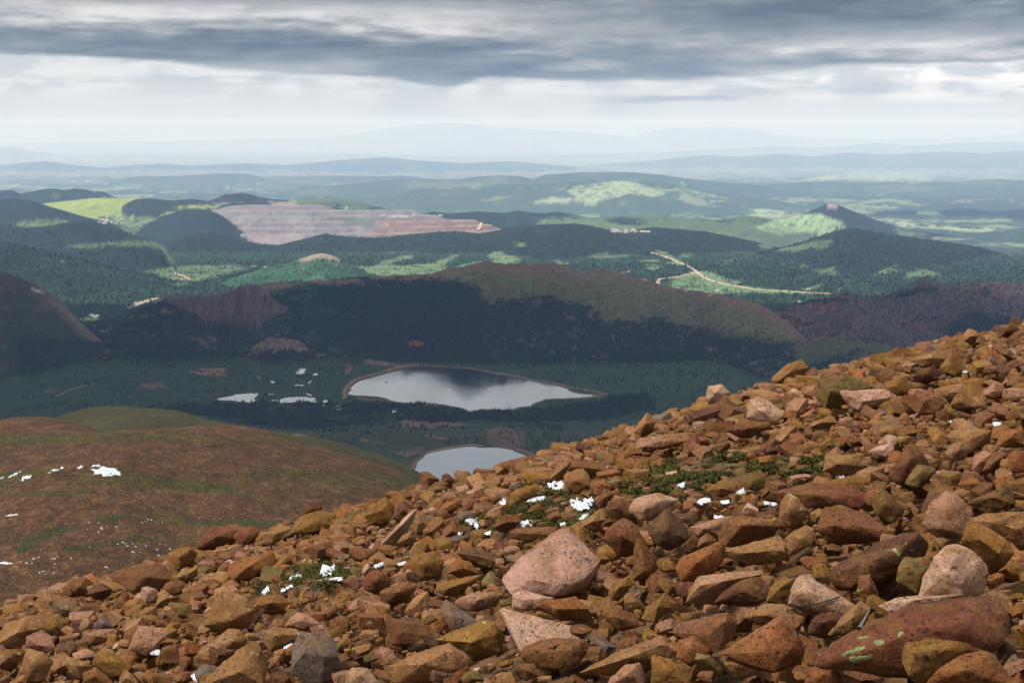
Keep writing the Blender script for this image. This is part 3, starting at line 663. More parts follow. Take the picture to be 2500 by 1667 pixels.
            gt = sst(a1 + a2 + sst(PY, 770, 800), 0.5, 1.1); k = mixc(k, fo, gt); t = np.where(gt > 0.6, 0.5, 0.03)
        elif cv == 'mainhill':
            fb = np.interp(PX, [560, 600, 640, 700, 760, 830, 1000, 1100, 1160, 1200, 1260, 1340, 1440, 1480, 1540, 1620, 1700, 1800, 1900, 1990],
                           [735, 735, 725, 700, 694, 690, 686, 688, 700, 738, 735, 722, 742, 792, 785, 778, 808, 816, 835, 860])
            fm = sst(PY + 22 * a1 + 8 * a2, fb - 7, fb + 9)
            top = HILLTOP * one * (1 + 0.3 * a1 + 0.3 * a2)[..., None]
            top = mixc(top, np.array((0.115, 0.068, 0.046)) * one * (1 + 0.5 * a4)[..., None], np.maximum(sst(dn, 18, 4), sst(a1 + a2, 0.2, 0.7) * 0.8))
            lf = sst(PX, 900, 700)
            k = mixc(top, fo, fm); k = mixc(k, fg * 1.5, lf * sst(a1 + a2, -0.2, 0.4) * 0.9)
            rocky = sst(a2 + 0.6 * a1 + 0.3 * a4, 0.28, 0.70) * sst(PX, 1100, 1400)
            k = mixc(k, np.array((0.150, 0.108, 0.092)) * one, fm * rocky * 0.8)
            t = fm * (0.95 - 0.70 * rocky) * (1 - 0.75 * lf * sst(a1, -0.2, 0.2)); t = np.maximum(t, 0.04 * sst(dn, 10, 40))
            shore = sst(PY, 872, 892) * sst(PX, 1000, 1150) * sst(a3 + 0.4 * a1, 0.1, -0.2); t = t * (1 - 0.8 * shore)
        elif cv == 'knoll':
            k = np.array((0.052, 0.056, 0.022)) * one * (1 + 0.3 * a1 + 0.3 * a2)[..., None]
            fm = sst(a1 + 0.5 * a2 + 0.5 * sst(dn, 15, 60), 0.3, 0.6); k = mixc(k, fo, fm); t = 0.7 * fm
        elif cv == 'redmtn':
            k = np.array((0.062, 0.045, 0.046)) * one * (1 + 0.4 * a2 + 0.3 * a4)[..., None]
            rd = sst(a1 * 0.9 + 0.5 * a3 + 0.3 * a2 + 0.35 * sst(PY, 770, 830) * sst(PX, 2200, 2000), 0.05, 0.6)
            k = mixc(k, REDROCK * one * (1 + 0.35 * a4)[..., None], rd * 0.85)
            k = mixc(k, PINKROCK * 0.75 * one, sst(a4 + a2, 0.75, 1.2) * 0.8)
            fm = sst(a1 + 0.5 * a2 + 0.8 * sst(PX, 2200, 2420) * sst(PY, 735, 790), 0.35, 0.8)
            k = mixc(k, fo, fm); t = 0.85 * fm + 0.12
        elif cv == 'forestgreen':
            k = mixc(fg, fo, sst(a1 + a3, 0.6, -0.3) * 0.6)
            k = mixc(k, PINKROCK * one, sst(a2 + a1, 1.15, 1.4)); t = np.full(X.shape, 0.5)
        elif cv == 'conehill':
            k = fg * 1.9; rk = np.maximum(sst(dn + 12 * a2, 26, 8) * sst(np.abs(PX - 780), 60, 35), sst(a2 + a1, 0.75, 1.1) * sst(dn, 120, 40))
            k = mixc(k, np.array((0.24, 0.19, 0.16)) * one, rk); t = np.where(rk > 0.4, 0.03, 0.22)
        elif cv == 'mine':
            lay = noise2(Z / 9.0, X / 900.0, 131); st = fbm2(X / 70.0, Z / 60.0, 132, 4)
            k = MINEG * one * (1 + 0.16 * lay + 0.18 * st)[..., None]
            k = mixc(k, MINER * one * (0.9 + 0.3 * lay + 0.25 * st)[..., None], inpoly(PX + 20 * a1, PY + 6 * a2, MINE_R) * 0.9)
            k = mixc(k, np.array((0.31, 0.215, 0.165)) * one, sst(lay + 0.5 * st, 0.35, 0.7) * 0.4)
            fr = (Z + 16 * 0) / 52.0 - np.floor(Z / 52.0)
            k = mixc(k, np.array((0.31, 0.235, 0.195)) * one, np.maximum(sst(fr, 0.06, 0.02), sst(fr, 0.95, 0.99)) * 0.5 * sst(fbm2(X / 220.0, Z / 40.0, 133, 3), -0.5, 0.2))
            k = mixc(k, np.array((0.185, 0.19, 0.195)) * one, inpoly(PX, PY, [(560, 538), (575, 526), (760, 526), (760, 540)]) * 0.85)
            k = mixc(k, np.array((0.10, 0.125, 0.095)) * one, inpoly(PX, PY, [(820, 530), (925, 534), (905, 560), (850, 548)]) * 0.85)
            out = (Y > D + 60); k = mixc(k, fo, out * 1.0)
        elif cv in ('forest', 'halfforest', 'parkland', 'limeknoll', 'lime', 'domehill', 'greenhill', 'greencone'):
            amt = {'forest': 1.0, 'halfforest': 0.75, 'parkland': 0.30, 'limeknoll': 0.8, 'lime': 0.1, 'domehill': 0.55, 'greenhill': 0.45, 'greencone': 0.9}[cv]
            gr = {'lime': LIME, 'limeknoll': LIME * 0.8, 'domehill': np.array((0.19, 0.16, 0.13)), 'greenhill': MEADOW * 0.8}.get(cv, MEADOW * 0.75)
            fm = sst(a3 * 0.9 + 0.4 * a1 + 0.2 * a2 + (amt - 0.5) * 2.4, -0.12, 0.12)
            k = mixc(gr * one * (1 + 0.2 * a1)[..., None], fo * 1.0 + fg * 0.10, fm); t = fm * 0.4 * (Y < 13500)
            if cv == 'greencone': k = mixc(k, np.array((0.22, 0.17, 0.16)) * one, sst(dn, 60, 30) * sst(np.abs(PX - 2032), 16, 8))
        elif cv == 'farbright':
            k = mixc(np.array((0.05, 0.08, 0.06)) * one, FARGREEN * one, sst(a3 + 0.5 * a1, 0.3, 0.8) * 0.7)
        else:
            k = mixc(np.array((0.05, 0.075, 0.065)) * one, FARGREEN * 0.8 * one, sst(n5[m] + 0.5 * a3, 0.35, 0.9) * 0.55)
            k = mixc(k, np.array((0.24, 0.245, 0.25)) * one * (1 + 0.2 * a3)[..., None], sst(Y, 50000, 95000) * 0.85)  # farthest ranges coloured paler, to fade as haze would make them
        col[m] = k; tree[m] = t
    fr_ = sst(y, 9000, 6000); ragx = (6 * n2 + 6 * n1) * fr_ + 9 * n3 + 4 * n1; ragy = (2.2 * n2 + 2.0 * n1) * fr_ + 1.6 * n3
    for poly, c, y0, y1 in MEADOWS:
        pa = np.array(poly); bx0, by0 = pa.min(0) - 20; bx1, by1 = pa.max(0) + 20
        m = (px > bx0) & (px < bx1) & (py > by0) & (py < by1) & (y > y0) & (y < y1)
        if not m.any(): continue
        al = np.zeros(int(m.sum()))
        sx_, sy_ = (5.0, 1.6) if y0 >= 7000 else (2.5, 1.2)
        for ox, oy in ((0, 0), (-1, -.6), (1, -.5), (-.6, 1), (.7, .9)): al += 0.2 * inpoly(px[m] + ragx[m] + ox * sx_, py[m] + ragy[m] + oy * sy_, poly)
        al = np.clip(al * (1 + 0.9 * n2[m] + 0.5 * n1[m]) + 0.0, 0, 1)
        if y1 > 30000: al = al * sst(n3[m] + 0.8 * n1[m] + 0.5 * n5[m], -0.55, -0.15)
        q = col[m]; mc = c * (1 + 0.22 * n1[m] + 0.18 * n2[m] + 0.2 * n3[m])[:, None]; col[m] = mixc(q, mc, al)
        tt = tree[m]; tree[m] = tt * (1 - al) + 0.025 * al
    bm_ = inpoly(px + 14 * n1, py + 9 * n2, BELT) & (n1 + 0.7 * n2 > -0.35) & (y > 3300) & (y < 5200) & (idn == -1)
    tree = np.where(bm_, 0.9, tree); col = np.where(bm_[..., None], FOREST * 0.9, col)
    for poly, lev, bb in WATER[:2]:
        m = (x > bb[0]) & (x < bb[1]) & (y > bb[2]) & (y < bb[3])
        if m.any():
            dd = poly_dist(x[m], y[m], poly); w_ = sst(dd, 16, 7)
            col[m] = mixc(col[m], np.broadcast_to(DIRT * 0.9, col[m].shape), w_); tt = tree[m]; tt[(dd < 25) | inpoly(x[m], y[m], poly)] = 0; tree[m] = tt
    for poly, lev, bb in WATER[2:]:
        m = (x > bb[0]) & (x < bb[1]) & (y > bb[2]) & (y < bb[3])
        if m.any():
            dd = poly_dist(x[m], y[m], poly); tt = tree[m]; tt[(dd < 6) | inpoly(x[m], y[m], poly)] = 0; tree[m] = tt
    return np.clip(col, 0.002, 0.8), np.clip(tree, 0, 1)

# ------------------------------------------------------------------ materials of the land
def mat_new(name):
    m = bpy.data.materials.new(name); m.use_nodes = True
    T = NT(m.node_tree); b = T.n['Principled BSDF']
    return m, T, b

def land_material(speckle=False):
    m, T, b = mat_new('stony_land' if speckle else 'land')
    at = T.new('ShaderNodeAttribute', attribute_name='col'); geo = T.new('ShaderNodeNewGeometry')
    pos = geo.outputs['Position']
    a = T.noise(pos, 0.055, 5, 0.65); c = T.noise(pos, 0.006, 5, 0.6); d = T.noise(pos, 0.35, 4, 0.65)
    v = T.mul(T.lin(a, 0.3, 0.7, 0.72, 1.28), T.lin(c, 0.3, 0.7, 0.85, 1.15))
    v = T.mul(v, T.lin(d, 0.3, 0.7, 0.72, 1.28))
    col = T.mix(1.0, at.outputs['Color'], T.xyz(v, v, v), 'MULTIPLY')
    if speckle:
        s1 = T.noise(pos, 1.1, 3, 0.75); s2 = T.noise(pos, 0.9, 2, 0.7, 0.5)
        k = T.lin(s1, 0.38, 0.62, 0.30, 1.8); col = T.mix(1.0, col, T.xyz(k, k, k), 'MULTIPLY')
        col = T.mix(T.mul(T.sstep(s2, 0.60, 0.66), 0.5), col, (0.20, 0.115, 0.065, 1))
    T.put(b.inputs['Base Color'], col); b.inputs['Roughness'].default_value = 0.95; b.inputs['Specular IOR Level'].default_value = 0.1
    bp = T.new('ShaderNodeBump'); bp.inputs['Strength'].default_value = 0.7; bp.inputs['Distance'].default_value = 9.0
    T.put(bp.inputs['Height'], T.add(a, T.mul(d, 0.12))); T.l.new(bp.outputs[0], b.inputs['Normal'])
    return m
LAND = land_material(); LAND_NEAR = land_material(True)

# ------------------------------------------------------------------ the ground sheet, split where one hill gives way to the next
def rows():
    ys = [66.0]
    while ys[-1] < 136000:
        y = ys[-1]; h = min(max(60.0, 0.2 * y), 900.0) if y < 9000 else np.interp(y, [9000, 15000, 40000, 90000], [900, 1150, 1500, 1700])
        c = 0.8
        if y < 270: c = 8.0
        elif 1080 < y < 1350: c = 2.5
        elif 1800 < y < 3200: c = 8.0
        elif 14850 < y < 15700: c = 0.14
        elif 25500 < y < 29000: c = 0.25
        elif 17000 < y < 19000: c = 0.5
        d = c * y * y / (1487 * h)
        ys.append(y + float(np.clip(d, 1.1, 1400)))
    return np.array(ys)
YROW = rows()
uc = np.linspace(-0.375, 0.375, 860)
side = np.array([0.385, 0.40, 0.42, 0.45, 0.49, 0.54, 0.60, 0.70, 0.85, 1.1])
UCOL = np.concatenate([-side[::-1], uc, side])
UU, YY = np.meshgrid(UCOL, YROW)
XX = UU * YY
tick('start'); ZZ, ID = H(XX, YY, True); tick('H')
colr, treep = cover(XX, YY, ZZ, ID); tick('cover')
nr, nc = XX.shape
V = np.stack([XX, YY, ZZ], -1).reshape(-1, 3)
CC = colr.reshape(-1, 3)
idx = np.arange(nr * nc).reshape(nr, nc)
Q = np.stack([idx[:-1, :-1], idx[:-1, 1:], idx[1:, 1:], idx[1:, :-1]], -1).reshape(-1, 4)
FI = ID[:-1, :-1].copy(); FY = YY[:-1, :-1].copy()
# ground well below the line of sight is kept, but in coarser pieces
W_ = ZZ / YY; hidv = W_ < np.maximum.accumulate(W_, 0) - 0.0035
hf = hidv[:-1, :-1] & hidv[1:, :-1] & hidv[:-1, 1:] & hidv[1:, 1:]
K = 4; br, bc = (nr - 1) // K, (nc - 1) // K
hb = hf[:br * K, :bc * K].reshape(br, K, bc, K).all((1, 3))
fine = np.ones((nr - 1, nc - 1), bool); fine[:br * K, :bc * K] = ~np.repeat(np.repeat(hb, K, 0), K, 1)
bi_, bj_ = np.where(hb); bi_ = bi_ * K; bj_ = bj_ * K
QC = np.stack([idx[bi_, bj_], idx[bi_, bj_ + K], idx[bi_ + K, bj_ + K], idx[bi_ + K, bj_]], -1)
Q = np.concatenate([Q[fine.reshape(-1)], QC]); FI = np.concatenate([FI[fine], FI[bi_, bj_]]); FY = np.concatenate([FY[fine], FY[bi_, bj_]])
FI[(FI == -1) & (FY > 10500)] = -3
LOWEST = float(ZZ.min())
def land_piece(code, name, label):
    q = Q[FI == code]
    if len(q) == 0: return
    un, inv = np.unique(q, return_inverse=True)
    me = np_mesh(name, V[un], inv.reshape(-1, 4), CC[un])
    props(obj(name, me, LAND_NEAR if name == 'tundra_slope' else LAND), label, kind='structure')
land_piece(-1, 'valley_floor', 'dark green valley floor with ponds and reservoirs')
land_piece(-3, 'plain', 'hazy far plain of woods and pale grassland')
land_piece(-2, 'slope', 'lower scree slope falling away beyond the brow')
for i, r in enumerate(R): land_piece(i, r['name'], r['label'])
tick('terrain %d %d' % (nr, nc))

# ------------------------------------------------------------------ water
def water_material():
    m, T, b = mat_new('lake_water')
    geo = T.new('ShaderNodeNewGeometry')
    b.inputs['Base Color'].default_value = (0.012, 0.018, 0.022, 1); b.inputs['Roughness'].default_value = 0.08; b.inputs['IOR'].default_value = 1.333
    b.inputs['Specular IOR Level'].default_value = 0.9
    ws = T.noise(T.vmul(geo.outputs['Position'], (1.0, 0.25, 1.0)), 0.008, 4, 0.6)
    T.put(b.inputs['Roughness'], T.lin(ws, 0.35, 0.65, 0.05, 0.15))
    n = T.noise(T.vmul(geo.outputs['Position'], (1.0, 0.35, 1.0)), 0.045, 4, 0.6)
    bp = T.new('ShaderNodeBump'); bp.inputs['Strength'].default_value = 0.25; bp.inputs['Distance'].default_value = 0.5
    T.put(bp.inputs['Height'], n); T.l.new(bp.outputs[0], b.inputs['Normal'])
    return m
WATERM = water_material()

def ngon_mesh(name, pts2, z, rag=0.0, seed=1):
    p = smooth_poly(pts2, rag, 2, seed)
    bm = bmesh.new(); vs = [bm.verts.new((float(a), float(b_), float(z))) for a, b_ in p]
    f = bm.faces.new(vs); bmesh.ops.triangulate(bm, faces=[f]); bmesh.ops.recalc_face_normals(bm, faces=bm.faces)
    if bm.faces and sum(f.normal.z for f in bm.faces) < 0: bmesh.ops.reverse_faces(bm, faces=bm.faces)
    me = bpy.data.meshes.new(name); bm.to_mesh(me); bm.free(); return me

props(obj('lake', ngon_mesh('lake', WATER[0][0], LAKE1_Z, 0.004, 4), WATERM), 'large pale reservoir with straight dam bank in the dark valley', kind='structure')
props(obj('lake', ngon_mesh('lake', WATER[1][0], LAKE2_Z, 0.004, 5), WATERM), 'smaller lake partly hidden behind the scree edge', kind='structure')
for k, (lab, pl, lev) in enumerate(PONDS):
    props(obj('pond', ngon_mesh('pond', pl, lev, 0.03, 20 + k), WATERM), lab, kind='structure')

isl = bpy.data.meshes.new('islet'); _p = plane_pts(zoomed('L', [(368, 224)]), LAKE1_Z)[0]
_a = np.arange(12) * math.pi / 6; _r = np.array([9, 7, 8, 10, 9, 6, 8, 9, 7, 8, 10, 8.0])
isl = np_mesh('islet', np.vstack([np.column_stack([np.cos(_a) * _r * 1.1, np.sin(_a) * _r, np.full(12, -1.0)]), np.column_stack([np.cos(_a) * _r * .6, np.sin(_a) * _r * .55, 1.2 + 0.5 * np.sin(_a * 3)]), [[0, 0, 2.2]]]),
    np.array([(i, (i + 1) % 12, 12 + (i + 1) % 12) for i in range(12)] + [(i, 12 + (i + 1) % 12, 12 + i) for i in range(12)] + [(12 + i, 12 + (i + 1) % 12, 24) for i in range(12)]))
ISL = obj('islet', isl); ISL.location = (_p[0], _p[1], LAKE1_Z); props(ISL, 'tiny brown rock islet alone in the left part of the large reservoir', 'islet')
# banks and dirt roads: ribbons with a crown, laid on the ground
def flat_mat(name, c, rough=0.9, var=0.25, scale=0.2):
    m, T, b = mat_new(name); geo = T.new('ShaderNodeNewGeometry')
    v = T.lin(T.noise(geo.outputs['Position'], scale, 5, 0.65), 0.3, 0.7, 1 - var, 1 + var)
    T.put(b.inputs['Base Color'], T.mix(1.0, tuple(c) + (1.0,), T.xyz(v, v, v), 'MULTIPLY')); b.inputs['Roughness'].default_value = rough
    b.inputs['Specular IOR Level'].default_value = 0.15
    return m
BANKM = flat_mat('stony_bank', (0.17, 0.105, 0.070), scale=0.12, var=0.5)
isl.materials.append(BANKM)
ROADM = flat_mat('dirt_road', (0.42, 0.30, 0.21), scale=0.05)
TRACKM = flat_mat('earth_track', (0.24, 0.155, 0.085), scale=0.1)

def dens(p, step):
    out = [p[0]]
    for a, b_ in zip(p[:-1], p[1:]):
        n = max(1, int(np.linalg.norm(b_ - a) / step))
        for k in range(1, n + 1): out.append(a + (b_ - a) * k / n)
    return np.array(out)

def ribbon(name, pts2, zfun, width, height, mat, jitter=0.0, seed=0):
    p = dens(np.asarray(pts2, float), max(6.0, width * 0.8)); g = np.random.default_rng(seed)
    t = np.gradient(p, axis=0); t /= np.linalg.norm(t, axis=1)[:, None] + 1e-9; nrm = np.stack([-t[:, 1], t[:, 0]], 1)
    prof = [(-0.75, -2.5), (-0.45, height * 0.9), (0.0, height), (0.45, height * 0.9), (0.75, -2.5)]
    vs = []
    for s, h in prof:
        wv = width * s * (1 + g.normal(0, jitter, len(p)))
        q = p + nrm * wv[:, None]; z = zfun(p[:, 0], p[:, 1]) + h + g.normal(0, jitter * height * 0.6, len(p))
        vs.append(np.column_stack([q, z]))
    v = np.stack(vs, 1); n = len(p); ix = np.arange(n * 5).reshape(n, 5)
    f = np.stack([ix[:-1, :-1], ix[:-1, 1:], ix[1:, 1:], ix[1:, :-1]], -1).reshape(-1, 4)
    return obj(name, np_mesh(name, v.reshape(-1, 3), f), mat)

flatz = lambda lev: (lambda x, y: np.full(np.shape(x), lev))
dam_px = zoomed('L', [(650, 62), (560, 78), (400, 118), (250, 158), (130, 190), (70, 225), (25, 268), (2, 310), (8, 350), (-10, 372)])
props(ribbon('dam', plane_pts(dam_px, LAKE1_Z), flatz(LAKE1_Z), 17, 5.5, BANKM, 0.06, 1), 'curving brown earth dam along the far left side of the large reservoir', 'dam')
props(ribbon('track', plane_pts([(a, b_ - 0.8) for a, b_ in dam_px], LAKE1_Z + 6), flatz(LAKE1_Z + 5.6), 4.5, 0.4, TRACKM, 0.03, 3), 'pale track running along the top of the dam', kind='structure')
bank_px = zoomed('L', [(640, 77), (720, 80), (800, 86), (960, 92), (1110, 103), (1240, 127), (1350, 151), (1480, 171), (1600, 198), (1740, 220), (1880, 248), (1960, 270), (2080, 288), (2190, 308), (2290, 335), (2200, 352), (2050, 367), (1900, 372)])
props(ribbon('bank', plane_pts(bank_px, LAKE1_Z), flatz(LAKE1_Z), 17, 2.6, BANKM, 0.22, 2), 'stony shore bank curving along the right side of the large reservoir', kind='structure')
bank2_px = zoomed('M', [(1270, 716), (1380, 694), (1530, 671), (1600, 680)])
props(ribbon('bank', plane_pts(bank2_px, LAKE2_Z), flatz(LAKE2_Z), 10, 2.2, TRACKM, 0.1, 6), 'low earth bank at the far side of the smaller lake', kind='structure')
props(ribbon('dam', plane_pts(zoomed('M', [(1790, 700), (1850, 720), (1905, 748), (1960, 790)]), LAKE2_Z), flatz(LAKE2_Z), 16, 4, BANKM, 0.08, 7), 'short brown dam at the right end of the smaller lake', 'dam')

def road(label, px_pts, width, mat, name='road', h=1.2):
    q = hit([p[0] for p in px_pts], [p[1] for p in px_pts])
    keep = [0] + [i for i in range(1, len(q)) if abs(q[i, 1] - q[i - 1, 1]) < 2500]
    if len(keep) < 2: return
    q = q[keep]
    props(ribbon(name, q[:, :2], lambda x, y: H(x, y), width, h, mat, 0.0, 5), label, kind='structure')
road('tan road descending to the junction by the green field', [(1590, 616), (1640, 632), (1672, 646), (1690, 656), (1702, 664)], 26, ROADM)
road('tan road sweeping right along the lower edge of the green field', [(1702, 664), (1715, 676), (1735, 684), (1775, 695), (1840, 706), (1900, 710), (1960, 713), (2030, 717)], 26, ROADM)
road('tan road running left from the junction', [(1702, 664), (1690, 667), (1660, 675), (1610, 681), (1570, 685)], 20, ROADM)
road('tan zigzag mine road at the right end of the quarry', [(1190, 548), (1168, 556), (1164, 561), (1188, 574)], 40, ROADM, h=3)
road('winding dirt road through the left far meadow', [(425, 665), (450, 675), (470, 686)], 16, ROADM)
road('thin tan path climbing the dark valley floor at the left', [(140, 966), (165, 955), (190, 945), (215, 940), (232, 936)], 7, TRACKM, 'path', 0.9)

tick('roads')
# ------------------------------------------------------------------ conifers
def tree_positions(n, y0, y1, umax, seed):
    g = np.random.default_rng(seed)
    y = np.sqrt(g.uniform(y0 * y0, y1 * y1, n)); u = g.uniform(-umax, umax, n); x = u * y
    z, idn = H(x, y, True); _, t = cover(x, y, z, idn)
    if y1 > 9000: t = t * (1 - sst(y, 9500, 12800))
    m = g.uniform(0, 1, n) < t
    return x[m], y[m], z[m], g

def cones(x, y, z, h, w, sides, g):
    """many small spires in one mesh: a skirt and a top cone each"""
    n = len(x); a0 = g.uniform(0, 6.28, n)
    ang = a0[:, None] + np.arange(sides)[None] * (2 * math.pi / sides)
    rad = w[:, None] * g.uniform(0.75, 1.2, (n, sides))
    lx = g.normal(0, 0.03, n) * h; ly = g.normal(0, 0.03, n) * h
    base = np.stack([x[:, None] + np.cos(ang) * rad, y[:, None] + np.sin(ang) * rad, (z + 0.06 * h)[:, None] + g.uniform(-0.05, 0.05, (n, sides)) * h[:, None]], -1)
    mid = np.stack([x[:, None] + np.cos(ang + 0.5) * rad * 0.55, y[:, None] + np.sin(ang + 0.5) * rad * 0.55, (z + 0.45 * h)[:, None] + 0 * ang], -1)
    tip = np.stack([x + lx, y + ly, z + h], -1)[:, None]
    tip0 = np.stack([x, y, z + 0.72 * h], -1)[:, None]
    v = np.concatenate([base, mid, tip0, tip], 1)
    k = 2 * sides + 2; o = (np.arange(n) * k)[:, None, None]
    s = np.arange(sides); s1 = (s + 1) % sides
    f = np.concatenate([np.stack([s, s1, np.full(sides, 2 * sides)], 1), np.stack([sides + s, sides + s1, np.full(sides, 2 * sides + 1)], 1)])[None] + o
    return v.reshape(-1, 3), f.reshape(-1, 3), k

def needle_mat():
    m, T, b = mat_new('conifer_needles')
    at = T.new('ShaderNodeAttribute', attribute_name='col'); geo = T.new('ShaderNodeNewGeometry')
    v = T.lin(T.noise(geo.outputs['Position'], 0.9, 3, 0.6), 0.3, 0.7, 0.65, 1.35)
    T.put(b.inputs['Base Color'], T.mix(1.0, at.outputs['Color'], T.xyz(v, v, v), 'MULTIPLY')); b.inputs['Roughness'].default_value = 0.9; b.inputs['Specular IOR Level'].default_value = 0.1
    return m
NEEDLE = needle_mat()
BARK = flat_mat('bark', (0.09, 0.06, 0.045), scale=3.0)

def forest(label, x, y, z, g, hs, ws, c0, c1, sides=4):
    h = g.uniform(hs[0], hs[1], len(x)) * (0.85 + 0.3 * g.random(len(x))); w = h * g.uniform(ws[0], ws[1], len(x))
    v, f, k = cones(x, y, z - 0.3, h, w, sides, g)
    mixv = g.uniform(0, 1, len(x)) ** 1.5
    c = np.array(c0)[None] * (1 - mixv[:, None]) + np.array(c1)[None] * mixv[:, None]
    me = np_mesh('forest', v, f, np.repeat(c, k, 0), smooth=False)
    props(obj('forest', me, NEEDLE), label, kind='stuff')

bx, by, bz, g = tree_positions(360000, 3300, 7600, 0.38, 201)
pxs, pys = pix(bx, by, bz)
# the belt in front of the reservoir shows the largest trees: each of the 300 nearest is an object of its own
inb = inpoly(pxs, pys, BELT) & (by < 5200)
bi = np.where(inb)[0]; bi = bi[np.argsort(by[bi])]
PICK = bi[:300]
rest = np.ones(len(bx), bool); rest[PICK] = False
extra = np.where(inb & rest)[0]
forest('dark conifer forest over the valley and the big hill', bx[rest], by[rest], bz[rest], g, (9, 15), (0.17, 0.26), (0.008, 0.014, 0.013), (0.025, 0.045, 0.026), 3)
tick('forest1')
tx, ty, tz, g2 = tree_positions(150000, 7200, 13500, 0.38, 202)
forest('hazy blue-green forest on the far hills', tx, ty, tz, g2, (10, 17), (0.25, 0.38), (0.008, 0.016, 0.017), (0.018, 0.036, 0.025), 3)

def make_tree_meshes(seed):
    g = np.random.default_rng(seed); vs, fs, cs = [], [], []
    n0 = 0
    for k in range(6):                       # whorls of drooping boughs
        zb = 0.10 + 0.14 * k; r = 0.21 * (1 - k / 6.6); sd = 9
        a = g.uniform(0, 6.28) + np.arange(sd) * 2 * math.pi / sd
        rr = r * g.uniform(0.55, 1.25, sd)
        ring = np.stack([np.cos(a) * rr, np.sin(a) * rr, zb + g.uniform(-0.03, 0.03, sd)], 1)
        tip = np.array([[0, 0, zb + 0.26]])
        vs.append(np.concatenate([ring, tip])); s = np.arange(sd)
        fs.append(np.stack([s, (s + 1) % sd, np.full(sd, sd)], 1) + n0); n0 += sd + 1
    v = np.concatenate(vs); c = np.array((0.020, 0.032, 0.028)) * g.uniform(0.7, 1.4, (len(v), 1))
    crown = np_mesh('crown', v, np.concatenate(fs), c, smooth=False)
    a = np.arange(6) * math.pi / 3
    tv = np.concatenate([np.stack([np.cos(a) * 0.016, np.sin(a) * 0.016, 0 * a - 0.05], 1), np.stack([np.cos(a) * 0.010, np.sin(a) * 0.010, 0 * a + 0.55], 1)])
    tf = np.stack([np.arange(6), (np.arange(6) + 1) % 6, (np.arange(6) + 1) % 6 + 6, np.arange(6) + 6], 1)
    trunk = np_mesh('trunk', tv, tf)
    crown.materials.append(NEEDLE); trunk.materials.append(BARK)
    return crown, trunk
TREE_M = [make_tree_meshes(300 + k) for k in range(4)]
protos = []
for n, k in enumerate(PICK):
    h = random.uniform(11, 17)
    j = n % 4
    if n < 4:
        root = bpy.data.objects.new('conifer', None); COL.objects.link(root)
        props(root, 'dark spire-shaped conifer in the tree belt in front of the reservoir', 'tree', 'conifers in the belt before the reservoir')
        cr = obj('crown', TREE_M[j][0], None, root); tr = obj('trunk', TREE_M[j][1], None, root); protos.append((root, cr, tr))
    else:
        p0, c0_, t0_ = protos[j]
        root = p0.copy(); COL.objects.link(root)
        for q in (c0_, t0_):
            d = q.copy(); COL.objects.link(d); d.parent = root
    root.location = (bx[k], by[k], bz[k]); root.scale = (h, h, h); root.rotation_euler = (0, 0, random.uniform(0, 6.28))
tick('trees %d %d' % (len(bx), len(tx)))

# ------------------------------------------------------------------ snow
def snow_mat():
    m, T, b = mat_new('old_snow'); geo = T.new('ShaderNodeNewGeometry')
    v = T.lin(T.noise(geo.outputs['Position'], 2.6, 5, 0.65), 0.32, 0.62, 0.62, 1.04)
    T.put(b.inputs['Base Color'], T.mix(1.0, (0.53, 0.54, 0.55, 1.0), T.xyz(v, v, v), 'MULTIPLY')); b.inputs['Roughness'].default_value = 0.7
    bp = T.new('ShaderNodeBump'); bp.inputs['Strength'].default_value = 0.3; bp.inputs['Distance'].default_value = 0.05
    T.put(bp.inputs['Height'], T.noise(geo.outputs['Position'], 6.0, 4, 0.6)); T.l.new(bp.outputs[0], b.inputs['Normal'])
    return m
SNOW = snow_mat()

def snow_sheet(px_poly, depth, zfun, thick, seed, lo=-0.22, n=46):
    """an irregular sheet of old snow: ragged rim, holes where it has melted through; laid out in plan"""
    A = np.array(px_poly, float); a0 = A.min(0); a1 = A.max(0); s = a1 - a0
    nx, ny = n, max(10, int(n * min(1.0, 1.6 * s[1] / s[0])))
    gx, gy = np.meshgrid(np.linspace(a0[0] - 0.08 * s[0], a1[0] + 0.08 * s[0], nx), np.linspace(a0[1] - 0.08 * s[1], a1[1] + 0.08 * s[1], ny))
    fx = noise2(gx / s[0] * 6.0, gy / s[1] * 6.0, seed); fy = noise2(gx / s[0] * 6.0 + 31, gy / s[1] * 4.0, seed + 1)
    ins = inpoly(gx + fx * 0.16 * s[0], gy + fy * 0.24 * s[1], px_poly)
    hol = fbm2(gx / s[0] * 3.5, gy / s[1] * 3.8, seed + 2, 3)
    ins &= hol > lo
    X, Y = depth(gx, gy); Z = zfun(X, Y)
    ix = np.arange(nx * ny).reshape(ny, nx)
    cell = ins[:-1, :-1] & ins[:-1, 1:] & ins[1:, 1:] & ins[1:, :-1]
    if not cell.any(): cell[ny // 2 - 1:ny // 2 + 1, nx // 2 - 3:nx // 2 + 3] = True
    full = np.zeros((ny, nx), int)
    for a in (0, 1):
        for b_ in (0, 1): full[a:ny - 1 + a, b_:nx - 1 + b_] += cell
    Z = Z + np.where(full == 4, thick * (0.75 + 0.25 * hol), -0.7 * thick)
    q = np.stack([ix[1:, :-1], ix[1:, 1:], ix[:-1, 1:], ix[:-1, :-1]], -1)[cell]
    un, inv = np.unique(q, return_inverse=True)
    return np_mesh('snow_patch', np.stack([X, Y, Z], -1).reshape(-1, 3)[un], inv.reshape(-1, 4))

def hit_grid(gx, gy):
    q = hit(gx.ravel(), gy.ravel(), 260.0, 1500.0, 260)
    return q[:, 0].reshape(gx.shape), q[:, 1].reshape(gx.shape)

